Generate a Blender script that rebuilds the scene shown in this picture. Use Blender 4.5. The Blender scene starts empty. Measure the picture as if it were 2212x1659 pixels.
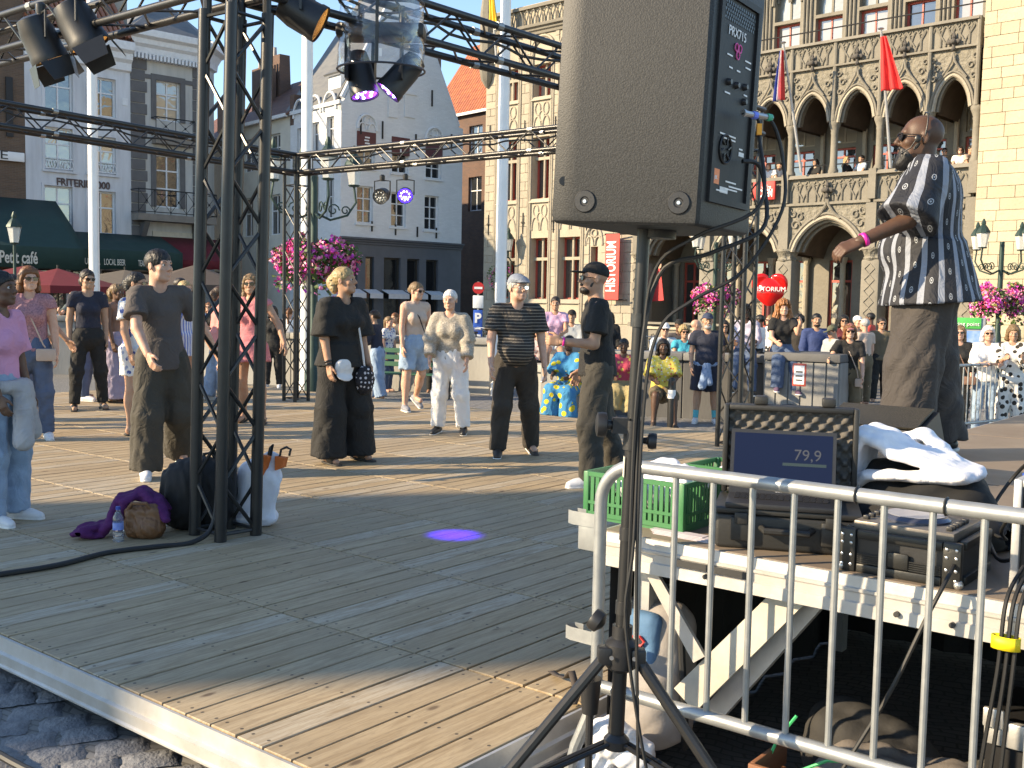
import bpy, bmesh, math, random
import numpy as np
from mathutils import Vector, Matrix, Quaternion
random.seed(7); rng = np.random.default_rng(7)
SC = bpy.context.scene
COL = SC.collection
pi = math.pi
def rad(a): return math.radians(a)
# ---------------------------------------------------------------- camera, sky, sun, exposure
CZ, DZ = 1.62, 0.20                      # eye height and dance floor height above the square
PITCH, ROLL, FPX = rad(4.298), rad(1.076), 2284.4
cd = bpy.data.cameras.new('camera'); cam = bpy.data.objects.new('camera', cd); COL.objects.link(cam)
cd.sensor_width = 36.0; cd.lens = 36.0*FPX/2212.0; cd.clip_start = .05; cd.clip_end = 2000
_rt, _dn, _fw = Vector((1,0,0)), Vector((0,-math.sin(PITCH),-math.cos(PITCH))), Vector((0,math.cos(PITCH),-math.sin(PITCH)))
_c, _s = math.cos(ROLL), math.sin(ROLL)
_r = _rt*_c - _dn*_s; _u = -(_rt*_s + _dn*_c); _b = -_fw
cam.matrix_world = Matrix(((_r.x,_u.x,_b.x,0),(_r.y,_u.y,_b.y,0),(_r.z,_u.z,_b.z,CZ),(0,0,0,1)))
SC.camera = cam
SUN_AZ, SUN_EL = rad(-103.5), rad(24)      # azimuth measured from +Y towards +X
sdir = Vector((math.sin(SUN_AZ)*math.cos(SUN_EL), math.cos(SUN_AZ)*math.cos(SUN_EL), math.sin(SUN_EL)))
w = bpy.data.worlds.new('World'); SC.world = w; w.use_nodes = True
nt = w.node_tree; nt.nodes.clear()
sky = nt.nodes.new('ShaderNodeTexSky'); sky.sky_type = 'NISHITA'; sky.sun_disc = False
sky.sun_elevation = SUN_EL; sky.sun_rotation = SUN_AZ; sky.air_density = 1.0; sky.dust_density = .12; sky.ozone_density = 6.0; sky.altitude = 0
bg = nt.nodes.new('ShaderNodeBackground'); bg.inputs[1].default_value = .15
wo = nt.nodes.new('ShaderNodeOutputWorld')
nt.links.new(sky.outputs[0], bg.inputs[0]); nt.links.new(bg.outputs[0], wo.inputs[0])
sl = bpy.data.lights.new('sun', 'SUN'); sl.energy = 3.7; sl.angle = rad(.55); sl.color = (1.0,.93,.80)
so = bpy.data.objects.new('sun', sl); COL.objects.link(so)
so.rotation_euler = sdir.to_track_quat('Z','Y').to_euler(); so.location = (-20,-5,20)
SC.view_settings.view_transform = 'Standard'; SC.view_settings.look = 'None'
SC.view_settings.exposure = 1.38; SC.view_settings.gamma = 1.0; SC.view_settings.use_curve_mapping = False
try:
    SC.view_settings.use_white_balance = True; SC.view_settings.white_balance_temperature = 8900; SC.view_settings.white_balance_tint = 12
except Exception: pass
SC.render.engine = 'CYCLES'
try:
    SC.cycles.max_bounces = 6; SC.cycles.transparent_max_bounces = 12; SC.cycles.use_denoising = True
except Exception: pass
# ---------------------------------------------------------------- frames and helpers
RZ = rad(51.256); EV = Vector((math.cos(RZ), math.sin(RZ), 0)); EU = Vector((-math.sin(RZ), math.cos(RZ), 0))
def D(u, v, z=0.0): return EU*u + EV*v + Vector((0,0,z))      # dance floor frame: v along the planks, u across them
def ray(x, y):
    X, Y = x-1106.0, y-829.5
    a, b = _c*X+_s*Y, -_s*X+_c*Y
    return Vector((a/FPX, math.cos(PITCH)-b/FPX*math.sin(PITCH), -math.sin(PITCH)-b/FPX*math.cos(PITCH)))
def onz(x, y, z=0.0):
    r = ray(x,y); t = (z-CZ)/r.z; return Vector((r.x*t, r.y*t, z))
def at(x, y, d):
    r = ray(x,y); t = d/r.y; return Vector((r.x*t, d, CZ+r.z*t))

MATS = {}
def node_mat(name):
    m = bpy.data.materials.new(name); m.use_nodes = True
    nt = m.node_tree; b = nt.nodes['Principled BSDF']
    return m, nt, b
def L(nt, a, b): nt.links.new(a, b)
def N(nt, t, **k):
    n = nt.nodes.new(t)
    for a, v in k.items():
        if a in n.inputs: n.inputs[a].default_value = v
        else: setattr(n, a, v)
    return n
def mixc(nt, fac, a, b, mode='MIX'):
    n = nt.nodes.new('ShaderNodeMix'); n.data_type = 'RGBA'; n.blend_type = mode
    for i, v in ((0,fac),(6,a),(7,b)):
        if hasattr(v,'links'): L(nt, v, n.inputs[i])
        elif isinstance(v,(tuple,list)): n.inputs[i].default_value = (*v[:3],1)
        else: n.inputs[i].default_value = v
    return n.outputs[2]
def ramp(nt, fac, a, b, c0=0.0, c1=1.0):
    n = nt.nodes.new('ShaderNodeValToRGB'); L(nt, fac, n.inputs[0])
    n.color_ramp.elements[0].position = a; n.color_ramp.elements[1].position = b
    n.color_ramp.elements[0].color = (c0,)*3+(1,); n.color_ramp.elements[1].color = (c1,)*3+(1,)
    return n.outputs[0]
def mathn(nt, op, a, b=None, c=None):
    n = nt.nodes.new('ShaderNodeMath'); n.operation = op
    for i, v in enumerate((a,b,c)):
        if v is None: continue
        if hasattr(v,'links'): L(nt, v, n.inputs[i])
        else: n.inputs[i].default_value = v
    return n.outputs[0]
def M(name, col, rough=.6, metal=0.0, var=.18, vs=6.0, bump=.15, bs=60.0, bd=.004, col2=None, emit=None, es=1.0, trans=0.0, spec=None, stretch=None):
    if name in MATS: return MATS[name]
    m, nt, b = node_mat(name)
    tc = N(nt,'ShaderNodeTexCoord'); src = tc.outputs['Object']
    if stretch:
        mp = N(nt,'ShaderNodeMapping'); mp.inputs['Scale'].default_value = stretch; L(nt, src, mp.inputs[0]); src = mp.outputs[0]
    n1 = N(nt,'ShaderNodeTexNoise', Scale=vs, Detail=5.0, Roughness=.6); L(nt, src, n1.inputs['Vector'])
    c2 = col2 or tuple(c*.55 for c in col)
    f = ramp(nt, n1.outputs[0], .35, .72)
    f = mathn(nt, 'MULTIPLY', f, min(1.0, var*2.2) if not col2 else 1.0)
    out = mixc(nt, f, col, c2)
    L(nt, out, b.inputs['Base Color'])
    b.inputs['Roughness'].default_value = rough; b.inputs['Metallic'].default_value = metal
    if spec is not None: b.inputs['Specular IOR Level'].default_value = spec
    if trans: b.inputs['Transmission Weight'].default_value = trans
    if bump:
        n2 = N(nt,'ShaderNodeTexNoise', Scale=bs, Detail=3.0); L(nt, src, n2.inputs['Vector'])
        bp = N(nt,'ShaderNodeBump', Strength=bump, Distance=bd); L(nt, n2.outputs[0], bp.inputs['Height']); L(nt, bp.outputs[0], b.inputs['Normal'])
    if emit:
        b.inputs['Emission Color'].default_value = (*emit,1); b.inputs['Emission Strength'].default_value = es
    MATS[name] = m; return m

class MB:
    """collects shapes, then builds them as one mesh object"""
    def __init__(s): s.v, s.f, s.o = [], [], 0
    def add(s, vs, fs):
        o = len(s.v); s.v += [tuple(p) for p in vs]; s.f += [tuple(i+o for i in f) for f in fs]; return s
    def box(s, x0,x1,y0,y1,z0,z1):
        return s.add([(x0,y0,z0),(x1,y0,z0),(x1,y1,z0),(x0,y1,z0),(x0,y0,z1),(x1,y0,z1),(x1,y1,z1),(x0,y1,z1)],
            [(0,3,2,1),(4,5,6,7),(0,1,5,4),(1,2,6,5),(2,3,7,6),(3,0,4,7)])
    def cbox(s, c, d, rot=None):
        """box at c of size d, turned by a 3x3 matrix"""
        vs = []
        for p in ((-1,-1,-1),(1,-1,-1),(1,1,-1),(-1,1,-1),(-1,-1,1),(1,-1,1),(1,1,1),(-1,1,1)):
            q = Vector((p[0]*d[0]/2,p[1]*d[1]/2,p[2]*d[2]/2))
            if rot is not None: q = rot @ q
            vs.append(Vector(c)+q)
        return s.add(vs, [(0,3,2,1),(4,5,6,7),(0,1,5,4),(1,2,6,5),(2,3,7,6),(3,0,4,7)])
    def rbox(s, x0,x1,y0,y1,z0,z1, r=.01, seg=2):
        bm = bmesh.new(); bmesh.ops.create_cube(bm, size=1.0)
        for q in bm.verts: q.co = Vector(((x0+x1)/2+q.co.x*(x1-x0), (y0+y1)/2+q.co.y*(y1-y0), (z0+z1)/2+q.co.z*(z1-z0)))
        bmesh.ops.bevel(bm, geom=bm.edges[:], offset=r, segments=seg, profile=.5, affect='EDGES')
        return s.bm(bm)
    def bm(s, bm):
        bm.verts.index_update(); s.add([q.co[:] for q in bm.verts], [[q.index for q in f.verts] for f in bm.faces]); bm.free(); return s
    def cyl(s, p, q, r0, r1=None, n=10, cap=True):
        p, q = Vector(p), Vector(q); r1 = r0 if r1 is None else r1
        d = (q-p).normalized(); a = d.orthogonal().normalized(); b = d.cross(a)
        vs = [p+(a*math.cos(2*pi*i/n)+b*math.sin(2*pi*i/n))*r0 for i in range(n)]+[q+(a*math.cos(2*pi*i/n)+b*math.sin(2*pi*i/n))*r1 for i in range(n)]
        fs = [(i,(i+1)%n,n+(i+1)%n,n+i) for i in range(n)]
        if cap: fs += [tuple(range(n-1,-1,-1)), tuple(range(n,2*n))]
        return s.add(vs, fs)
    def tube(s, pts, r, n=8, closed=False, cap=True):
        pts = [Vector(p) for p in pts]; m = len(pts); rs = r if isinstance(r,(list,tuple)) else [r]*m
        vs = []; a = None
        for i, p in enumerate(pts):
            if closed: t = pts[(i+1)%m]-pts[i-1]
            else: t = pts[min(i+1,m-1)]-pts[max(i-1,0)]
            t = t.normalized() if t.length > 1e-9 else Vector((0,0,1))
            a = (a - t*a.dot(t)) if a is not None else t.orthogonal()
            if a.length < 1e-6: a = t.orthogonal()
            a = a.normalized(); b = t.cross(a)
            vs += [p+(a*math.cos(2*pi*k/n)+b*math.sin(2*pi*k/n))*rs[i] for k in range(n)]
        fs = []
        for i in range(m if closed else m-1):
            j = (i+1) % m
            fs += [(i*n+k, i*n+(k+1)%n, j*n+(k+1)%n, j*n+k) for k in range(n)]
        if cap and not closed: fs += [tuple(range(n-1,-1,-1)), tuple(range((m-1)*n, m*n))]
        return s.add(vs, fs)
    def lathe(s, prof, c=(0,0,0), n=16, axis=(0,0,1), cap=True):
        c = Vector(c); d = Vector(axis).normalized(); a = d.orthogonal().normalized(); b = d.cross(a); m = len(prof)
        vs = [c+d*h+(a*math.cos(2*pi*k/n)+b*math.sin(2*pi*k/n))*max(r,1e-4) for r, h in prof for k in range(n)]
        fs = [(i*n+k, i*n+(k+1)%n, (i+1)*n+(k+1)%n, (i+1)*n+k) for i in range(m-1) for k in range(n)]
        if cap: fs += [tuple(range(n-1,-1,-1)), tuple(range((m-1)*n, m*n))]
        return s.add(vs, fs)
    def prism(s, pts, f0, f1):
        """polygon pts (2D) between two maps 2D -> 3D"""
        n = len(pts)
        return s.add([f0(*p) for p in pts]+[f1(*p) for p in pts], [tuple(range(n-1,-1,-1)), tuple(range(n,2*n))]+[(i,(i+1)%n,n+(i+1)%n,n+i) for i in range(n)])
    def ball(s, c, r, n=10, m=7, sq=(1,1,1)):
        vs, fs = [], []
        for j in range(m+1):
            t = pi*j/m
            for k in range(n): vs.append((c[0]+r*sq[0]*math.sin(t)*math.cos(2*pi*k/n), c[1]+r*sq[1]*math.sin(t)*math.sin(2*pi*k/n), c[2]+r*sq[2]*math.cos(t)))
        for j in range(m):
            for k in range(n): fs.append((j*n+k, (j+1)*n+k, (j+1)*n+(k+1)%n, j*n+(k+1)%n))
        return s.add(vs, fs)
    def mesh(s, name, smooth=True, ang=35):
        me = bpy.data.meshes.new(name); me.from_pydata([tuple(p) for p in s.v], [], s.f); me.update()
        if smooth and len(me.polygons):
            me.polygons.foreach_set('use_smooth', [True]*len(me.polygons))
            if ang and ang < 180: me.set_sharp_from_angle(angle=rad(ang))
        return me
    def build(s, name, mat, parent=None, smooth=True, ang=35, kind=None):
        return obj(name, s.mesh(name, smooth, ang), mat, parent, kind)
def obj(name, me, mat=None, parent=None, kind=None):
    o = bpy.data.objects.new(name, me); COL.objects.link(o)
    if mat is not None and not me.materials: me.materials.append(mat)
    if parent is not None: o.parent = parent
    if kind: o['kind'] = kind
    return o
def tag(o, label, cat, group=None):
    o['label'] = label; o['category'] = cat
    if group: o['group'] = group
    return o
def thing(name, label, cat, loc=(0,0,0), rz=0.0, group=None):
    o = bpy.data.objects.new(name, None); COL.objects.link(o); o.empty_display_size = .1
    o.location = loc; o.rotation_euler = (0,0,rz); return tag(o, label, cat, group)
def inst(name, me, parent, loc, rot=None):
    o = bpy.data.objects.new(name, me); COL.objects.link(o); o.parent = parent; o.location = loc
    if rot is not None: o.rotation_mode = 'QUATERNION'; o.rotation_quaternion = rot
    return o
def copy_tree(o, parent=None):
    c = o.copy(); COL.objects.link(c); c.parent = parent
    for ch in o.children: copy_tree(ch, c)
    return c
def text_mesh(body, size, depth=.004, font_scale_x=1.0, shear=0.0, bold=0.0):
    """lettering as a mesh in the local XZ plane facing -Y, left-aligned at the origin"""
    cu = bpy.data.curves.new('t','FONT'); cu.body = body; cu.size = size; cu.extrude = depth; cu.shear = shear; cu.offset = bold; cu.resolution_u = 3
    o = bpy.data.objects.new('t', cu); COL.objects.link(o)
    dg = bpy.context.evaluated_depsgraph_get(); me = bpy.data.meshes.new_from_object(o.evaluated_get(dg))
    bpy.data.objects.remove(o); bpy.data.curves.remove(cu)
    me.transform(Matrix.Rotation(pi/2,4,'X') @ Matrix.Scale(font_scale_x,4,(1,0,0)))
    return me
# ---------------------------------------------------------------- soft shapes: blended distance fields meshed by surface nets
def surfnet(Fd, org, h):
    s = Fd < 0; nx,ny,nz = Fd.shape
    acc = np.zeros((nx-1,ny-1,nz-1,3), np.float32); cnt = np.zeros((nx-1,ny-1,nz-1), np.float32)
    for ax in range(3):
        for b_ in (0,1):
            for c_ in (0,1):
                o = [0,0,0]; oth = [a for a in range(3) if a != ax]; o[oth[0]] = b_; o[oth[1]] = c_
                sl0 = tuple(slice(o[a], o[a]+Fd.shape[a]-1) for a in range(3))
                o2 = list(o); o2[ax] = 1; sl1 = tuple(slice(o2[a], o2[a]+Fd.shape[a]-1) for a in range(3))
                f0, f1 = Fd[sl0], Fd[sl1]; m = s[sl0] != s[sl1]
                t = np.where(m, f0/np.where(np.abs(f0-f1) < 1e-9, 1e-9, f0-f1), 0)
                for a in range(3):
                    acc[...,a] += np.where(m, (t if a == ax else o[a]), 0)
                cnt += m
    msk = cnt > 0; idx = np.full(cnt.shape, -1, np.int64); n = int(msk.sum()); idx[msk] = np.arange(n)
    cells = np.argwhere(msk); V = (cells + acc[msk]/cnt[msk][:,None])*h + np.array(org)
    faces = []
    for ax in range(3):
        o1, o2 = [a for a in range(3) if a != ax]
        sl0 = [slice(1,-1)]*3; sl0[ax] = slice(0,-1); sl1 = [slice(1,-1)]*3; sl1[ax] = slice(1,None)
        a0, a1 = s[tuple(sl0)], s[tuple(sl1)]; e = np.argwhere(a0 != a1)
        if not len(e): continue
        inside0 = a0[tuple(e.T)]
        base = e.copy(); base[:,o1] += 1; base[:,o2] += 1
        def cid(d1, d2):
            q = base.copy(); q[:,o1] -= d1; q[:,o2] -= d2; return idx[tuple(q.T)]
        q = np.stack([cid(1,1), cid(0,1), cid(0,0), cid(1,0)], 1)
        flip = inside0 if ax != 1 else ~inside0
        q[~flip] = q[~flip][:, ::-1]
        faces.append(q)
    return V, (np.concatenate(faces) if faces else np.zeros((0,4), int))
class Field:
    """distance field on a grid; shapes are blended in with a smooth union"""
    def __init__(s, lo, hi, h):
        s.h = h; s.lo = np.array(lo, float)-2*h; n = np.ceil((np.array(hi)+2*h-s.lo)/h).astype(int)+1
        s.ax = [s.lo[i]+h*np.arange(n[i]) for i in range(3)]; s.F = np.full(tuple(n), 1.0, np.float32)
    def sub(s, lo, hi):
        r = []
        for i in range(3):
            a = int(max(0, math.floor((lo[i]-s.lo[i])/s.h))); b = int(min(len(s.ax[i]), math.ceil((hi[i]-s.lo[i])/s.h)+1)); r.append(slice(a, max(a,b)))
        return tuple(r)
    def pts(s, sl):
        return s.ax[0][sl[0]][:,None,None], s.ax[1][sl[1]][None,:,None], s.ax[2][sl[2]][None,None,:]
    def blend(s, sl, d, k):
        f = s.F[sl]
        if f.size == 0: return
        if k <= 0: s.F[sl] = np.minimum(f, d); return
        hh = np.clip(.5+.5*(f-d)/k, 0, 1); s.F[sl] = f*(1-hh)+d*hh-k*hh*(1-hh)
    def cap(s, a, b, ra, rb=None, k=.02, sq=(1,1,1)):
        """tapered limb; sq squashes the cross-section per axis"""
        rb = ra if rb is None else rb; a, b = np.array(a,float), np.array(b,float); m = max(ra,rb)*max(sq)+k+2*s.h
        sl = s.sub(np.minimum(a,b)-m, np.maximum(a,b)+m); X,Y,Z = s.pts(sl)
        if X.size == 0 or Y.size == 0 or Z.size == 0: return s
        ab = b-a; L2 = max(1e-9, float(ab@ab))
        t = np.clip(((X-a[0])*ab[0]+(Y-a[1])*ab[1]+(Z-a[2])*ab[2])/L2, 0, 1)
        dx, dy, dz = X-a[0]-t*ab[0], Y-a[1]-t*ab[1], Z-a[2]-t*ab[2]
        d = np.sqrt((dx/sq[0])**2+(dy/sq[1])**2+(dz/sq[2])**2)-(ra+(rb-ra)*t)
        s.blend(sl, d.astype(np.float32), k); return s
    def ell(s, c, r, k=.02, rot=None, cut=False):
        c, r = np.array(c,float), np.array(r,float); m = r.max()+k+2*s.h
        sl = s.sub(c-m, c+m); X,Y,Z = s.pts(sl)
        if X.size == 0 or Y.size == 0 or Z.size == 0: return s
        dx, dy, dz = X-c[0], Y-c[1], Z-c[2]
        if rot is not None:
            R = np.array(rot); dx,dy,dz = R[0,0]*dx+R[1,0]*dy+R[2,0]*dz, R[0,1]*dx+R[1,1]*dy+R[2,1]*dz, R[0,2]*dx+R[1,2]*dy+R[2,2]*dz
        q = np.sqrt((dx/r[0])**2+(dy/r[1])**2+(dz/r[2])**2); d = ((q-1)*r.min()).astype(np.float32)
        if cut:
            f = s.F[sl]; hh = np.clip(.5-.5*(f+d)/max(k,1e-6), 0, 1); s.F[sl] = f*(1-hh)-d*hh+k*hh*(1-hh)
        else: s.blend(sl, d, k)
        return s
    def rbox(s, c, half, r, k=.02, rot=None):
        c, hf = np.array(c,float), np.array(half,float)-r; m = np.linalg.norm(half)+k+2*s.h
        sl = s.sub(c-m, c+m); X,Y,Z = s.pts(sl)
        dx, dy, dz = X-c[0], Y-c[1], Z-c[2]
        if rot is not None:
            R = np.array(rot); dx,dy,dz = R[0,0]*dx+R[1,0]*dy+R[2,0]*dz, R[0,1]*dx+R[1,1]*dy+R[2,1]*dz, R[0,2]*dx+R[1,2]*dy+R[2,2]*dz
        qx,qy,qz = np.abs(dx)-hf[0], np.abs(dy)-hf[1], np.abs(dz)-hf[2]
        d = np.sqrt(np.maximum(qx,0)**2+np.maximum(qy,0)**2+np.maximum(qz,0)**2)+np.minimum(np.maximum(qx,np.maximum(qy,qz)),0)-r
        s.blend(sl, d.astype(np.float32), k); return s
    def plane(s, p, n, k=0.0):
        """keeps the side the normal points away from"""
        X,Y,Z = s.pts((slice(None),)*3); n = np.array(n,float)/np.linalg.norm(n)
        d = ((X-p[0])*n[0]+(Y-p[1])*n[1]+(Z-p[2])*n[2]).astype(np.float32)
        s.F = np.maximum(s.F, d); return s
    def folds(s, amp, wl, seed=0, stretch=(1,1,.45), n=5):
        r = np.random.default_rng(seed); X,Y,Z = s.pts((slice(None),)*3); near = np.abs(s.F) < amp*6+3*s.h
        w_ = np.zeros(s.F.shape, np.float32)
        for i in range(n):
            d = r.normal(size=3)*np.array(stretch); d /= np.linalg.norm(d); l = wl*r.uniform(.6,1.6)
            ph = (X*d[0]+Y*d[1]+Z*d[2])*2*pi/l + r.uniform(0,6.28)
            e = r.normal(size=3); e /= np.linalg.norm(e)
            ph = ph + 1.2*np.sin((X*e[0]+Y*e[1]+Z*e[2])*2*pi/(wl*2.3)+r.uniform(0,6.28))
            w_ += (1-np.abs(np.sin(ph))*2).astype(np.float32)
        s.F = s.F + amp*w_/math.sqrt(n); return s
    def mesh(s, name):
        V, Q = surfnet(s.F, s.lo, s.h)
        return V, Q
def np_mesh(name, parts):
    """several (V, Q) shells as one smooth mesh"""
    vs, fs, o = [], [], 0
    for V, Q in parts:
        if len(V) == 0: continue
        vs.append(V); fs.append(Q+o); o += len(V)
    me = bpy.data.meshes.new(name)
    if not vs: return me
    V = np.concatenate(vs).astype(np.float32); Q = np.concatenate(fs).astype(np.int32)
    me.vertices.add(len(V)); me.vertices.foreach_set('co', V.ravel())
    me.loops.add(len(Q)*4); me.loops.foreach_set('vertex_index', Q.ravel())
    me.polygons.add(len(Q)); me.polygons.foreach_set('loop_start', np.arange(0,len(Q)*4,4,dtype=np.int32))
    me.polygons.foreach_set('use_smooth', np.ones(len(Q),bool))
    me.update(calc_edges=True); me.validate(); return me
# ---------------------------------------------------------------- materials of the floor and metalwork
def wood_floor():
    m, nt, b = node_mat('weathered_pine')
    g = N(nt,'ShaderNodeNewGeometry'); rot = N(nt,'ShaderNodeVectorRotate'); rot.rotation_type = 'Z_AXIS'; rot.inputs['Angle'].default_value = -RZ
    L(nt, g.outputs['Position'], rot.inputs['Vector'])
    sp = N(nt,'ShaderNodeSeparateXYZ'); L(nt, rot.outputs[0], sp.inputs[0])
    vv = mathn(nt,'FLOOR', mathn(nt,'DIVIDE', mathn(nt,'SUBTRACT', sp.outputs[0], 2.06), .985))
    uu = mathn(nt,'FLOOR', mathn(nt,'DIVIDE', mathn(nt,'SUBTRACT', sp.outputs[1], 2.085), .14))
    cv = N(nt,'ShaderNodeCombineXYZ'); L(nt, vv, cv.inputs[0]); L(nt, uu, cv.inputs[1])
    wn = N(nt,'ShaderNodeTexWhiteNoise'); wn.noise_dimensions = '3D'; L(nt, cv.outputs[0], wn.inputs['Vector'])
    # grain, stretched along the plank and shifted per plank
    mp = N(nt,'ShaderNodeMapping'); mp.inputs['Scale'].default_value = (1.3, 16, 1); L(nt, rot.outputs[0], mp.inputs[0])
    sh = N(nt,'ShaderNodeVectorMath'); sh.operation = 'MULTIPLY_ADD'; L(nt, wn.outputs['Color'], sh.inputs[0]); sh.inputs[1].default_value = (30,30,30); L(nt, mp.outputs[0], sh.inputs[2])
    ns = N(nt,'ShaderNodeTexNoise', Scale=2.2, Detail=6.0, Roughness=.65, Distortion=.9); L(nt, sh.outputs[0], ns.inputs['Vector'])
    wv = N(nt,'ShaderNodeTexNoise', Scale=9.0, Detail=3.0, Distortion=1.5); L(nt, sh.outputs[0], wv.inputs['Vector'])
    base = mixc(nt, wn.outputs['Value'], (.36,.27,.165), (.45,.35,.225))
    grey = mathn(nt,'GREATER_THAN', wn.outputs['Value'], .80)
    base = mixc(nt, mathn(nt,'MULTIPLY', grey, .6), base, (.43,.385,.31))
    base = mixc(nt, ramp(nt, ns.outputs[0], .42, .66), base, (.28,.20,.115))
    base = mixc(nt, mathn(nt,'MULTIPLY', ramp(nt, wv.outputs[0], .54, .62), .4), base, (.19,.14,.09))
    # wear and dirt
    big = N(nt,'ShaderNodeTexNoise', Scale=.9, Detail=4.0); L(nt, g.outputs['Position'], big.inputs['Vector'])
    base = mixc(nt, mathn(nt,'MULTIPLY', ramp(nt, big.outputs[0], .45, .75), .35), base, (.27,.235,.185))
    # knots
    kp = N(nt,'ShaderNodeMapping'); kp.inputs['Scale'].default_value = (3.0, 7.15, 0); L(nt, rot.outputs[0], kp.inputs[0])
    vo = N(nt,'ShaderNodeTexVoronoi', Scale=1.0, Randomness=1.0); L(nt, kp.outputs[0], vo.inputs['Vector'])
    kn = ramp(nt, vo.outputs['Distance'], .055, .12, 1, 0)
    kr = N(nt,'ShaderNodeSeparateColor'); L(nt, vo.outputs['Color'], kr.inputs[0])
    kn = mathn(nt,'MULTIPLY', kn, mathn(nt,'GREATER_THAN', kr.outputs[0], .45))
    base = mixc(nt, mathn(nt,'MULTIPLY', kn, .8), base, (.09,.055,.032))
    # screw heads, two rows at each end of a plank
    fv = mathn(nt,'MODULO', mathn(nt,'ADD', mathn(nt,'SUBTRACT', sp.outputs[0], 2.06), 98.5), .985)
    fu = mathn(nt,'MODULO', mathn(nt,'ADD', mathn(nt,'SUBTRACT', sp.outputs[1], 2.085), 98.0), .14)
    dv = mathn(nt,'ABSOLUTE', mathn(nt,'SUBTRACT', mathn(nt,'ABSOLUTE', mathn(nt,'SUBTRACT', fv, .4925)), .44))
    dv2 = mathn(nt,'ABSOLUTE', mathn(nt,'SUBTRACT', fv, .4925)); dv = mathn(nt,'MINIMUM', dv, dv2)
    du = mathn(nt,'ABSOLUTE', mathn(nt,'SUBTRACT', mathn(nt,'ABSOLUTE', mathn(nt,'SUBTRACT', fu, .07)), .04))
    rr = mathn(nt,'SQRT', mathn(nt,'ADD', mathn(nt,'MULTIPLY', dv, dv), mathn(nt,'MULTIPLY', du, du)))
    scw = mathn(nt,'LESS_THAN', rr, .0065)
    base = mixc(nt, mathn(nt,'MULTIPLY', scw, .85), base, (.035,.03,.026))
    L(nt, base, b.inputs['Base Color']); b.inputs['Roughness'].default_value = .62; b.inputs['Specular IOR Level'].default_value = .35
    h = mathn(nt,'SUBTRACT', mathn(nt,'MULTIPLY', ns.outputs[0], 1.0), mathn(nt,'MULTIPLY', scw, .8))
    bp = N(nt,'ShaderNodeBump', Strength=.25, Distance=.004); L(nt, h, bp.inputs['Height']); L(nt, bp.outputs[0], b.inputs['Normal'])
    return m
WOOD = wood_floor()
ALU = M('aluminium', (.52,.52,.51), .42, .5, .2, 9, .25, 90, .002)
ALUW = M('scuffed_aluminium', (.50,.49,.47), .45, .35, .0, 7, .2, 60, .002, col2=(.40,.37,.33))
GALV = M('galvanised_steel', (.38,.395,.39), .40, .55, .0, 14, .15, 60, .002, col2=(.27,.285,.29))
BLK = M('black_paint', (.028,.028,.028), .36, .3, .25, 8, .1, 80, .002)
BLKP = M('black_plastic', (.018,.018,.019), .45, 0, .2, 8, .2, 120, .002)
RUB = M('black_rubber', (.014,.014,.014), .55, 0, .2, 8, .1, 100, .001)
WHT = M('white_paint', (.80,.80,.79), .4, 0, .1, 3, .05, 40)
STEELB = M('bolt_steel', (.6,.6,.6), .3, .9, .1, 20, 0)
# ---------------------------------------------------------------- ground and cobbles
GL = -.16
def gz(y):
    t = min(1,max(0,(y-9)/6)); return GL*t*t*(3-2*t)
gm = MB(); _ys = [-60,5,9]+[9+.5*k for k in range(1,13)]+[20,40,220]
gm.v = [(x,y,gz(y)) for y in _ys for x in (-150,150)]; gm.f = [(2*k,2*k+1,2*k+3,2*k+2) for k in range(len(_ys)-1)]
def ground_mat():
    m, nt, b = node_mat('stone_setts_bed')
    g = N(nt,'ShaderNodeNewGeometry')
    mp = N(nt,'ShaderNodeMapping'); mp.inputs['Rotation'].default_value = (0,0,.35); mp.inputs['Scale'].default_value = (1,1,1); L(nt, g.outputs['Position'], mp.inputs[0])
    br = N(nt,'ShaderNodeTexBrick', Scale=5.5); br.inputs['Color1'].default_value = (.21,.20,.185,1); br.inputs['Color2'].default_value = (.16,.155,.145,1); br.inputs['Mortar'].default_value = (.10,.095,.085,1); br.inputs['Mortar Size'].default_value = .03
    dn = N(nt,'ShaderNodeTexNoise', Scale=1.7, Detail=2.0); L(nt, mp.outputs[0], dn.inputs['Vector'])
    ad = N(nt,'ShaderNodeVectorMath'); ad.operation = 'MULTIPLY_ADD'; L(nt, dn.outputs['Color'], ad.inputs[0]); ad.inputs[1].default_value = (.35,.35,0); L(nt, mp.outputs[0], ad.inputs[2]); L(nt, ad.outputs[0], br.inputs['Vector'])
    ns = N(nt,'ShaderNodeTexNoise', Scale=3.0, Detail=6.0); L(nt, g.outputs['Position'], ns.inputs['Vector'])
    c = mixc(nt, mathn(nt,'MULTIPLY', ramp(nt, ns.outputs[0], .4,.7), .4), br.outputs['Color'], (.13,.125,.11))
    L(nt, c, b.inputs['Base Color']); b.inputs['Roughness'].default_value = .75
    bp = N(nt,'ShaderNodeBump', Strength=.7, Distance=.02); L(nt, br.outputs['Fac'], bp.inputs['Height']); bp.invert = True; L(nt, bp.outputs[0], b.inputs['Normal'])
    return m
ground = gm.build('ground', ground_mat(), kind='structure')
SETT = M('grey_sett_stone', (.20,.20,.20), .7, 0, .0, 14, .9, 45, .012, col2=(.12,.12,.125))
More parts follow.
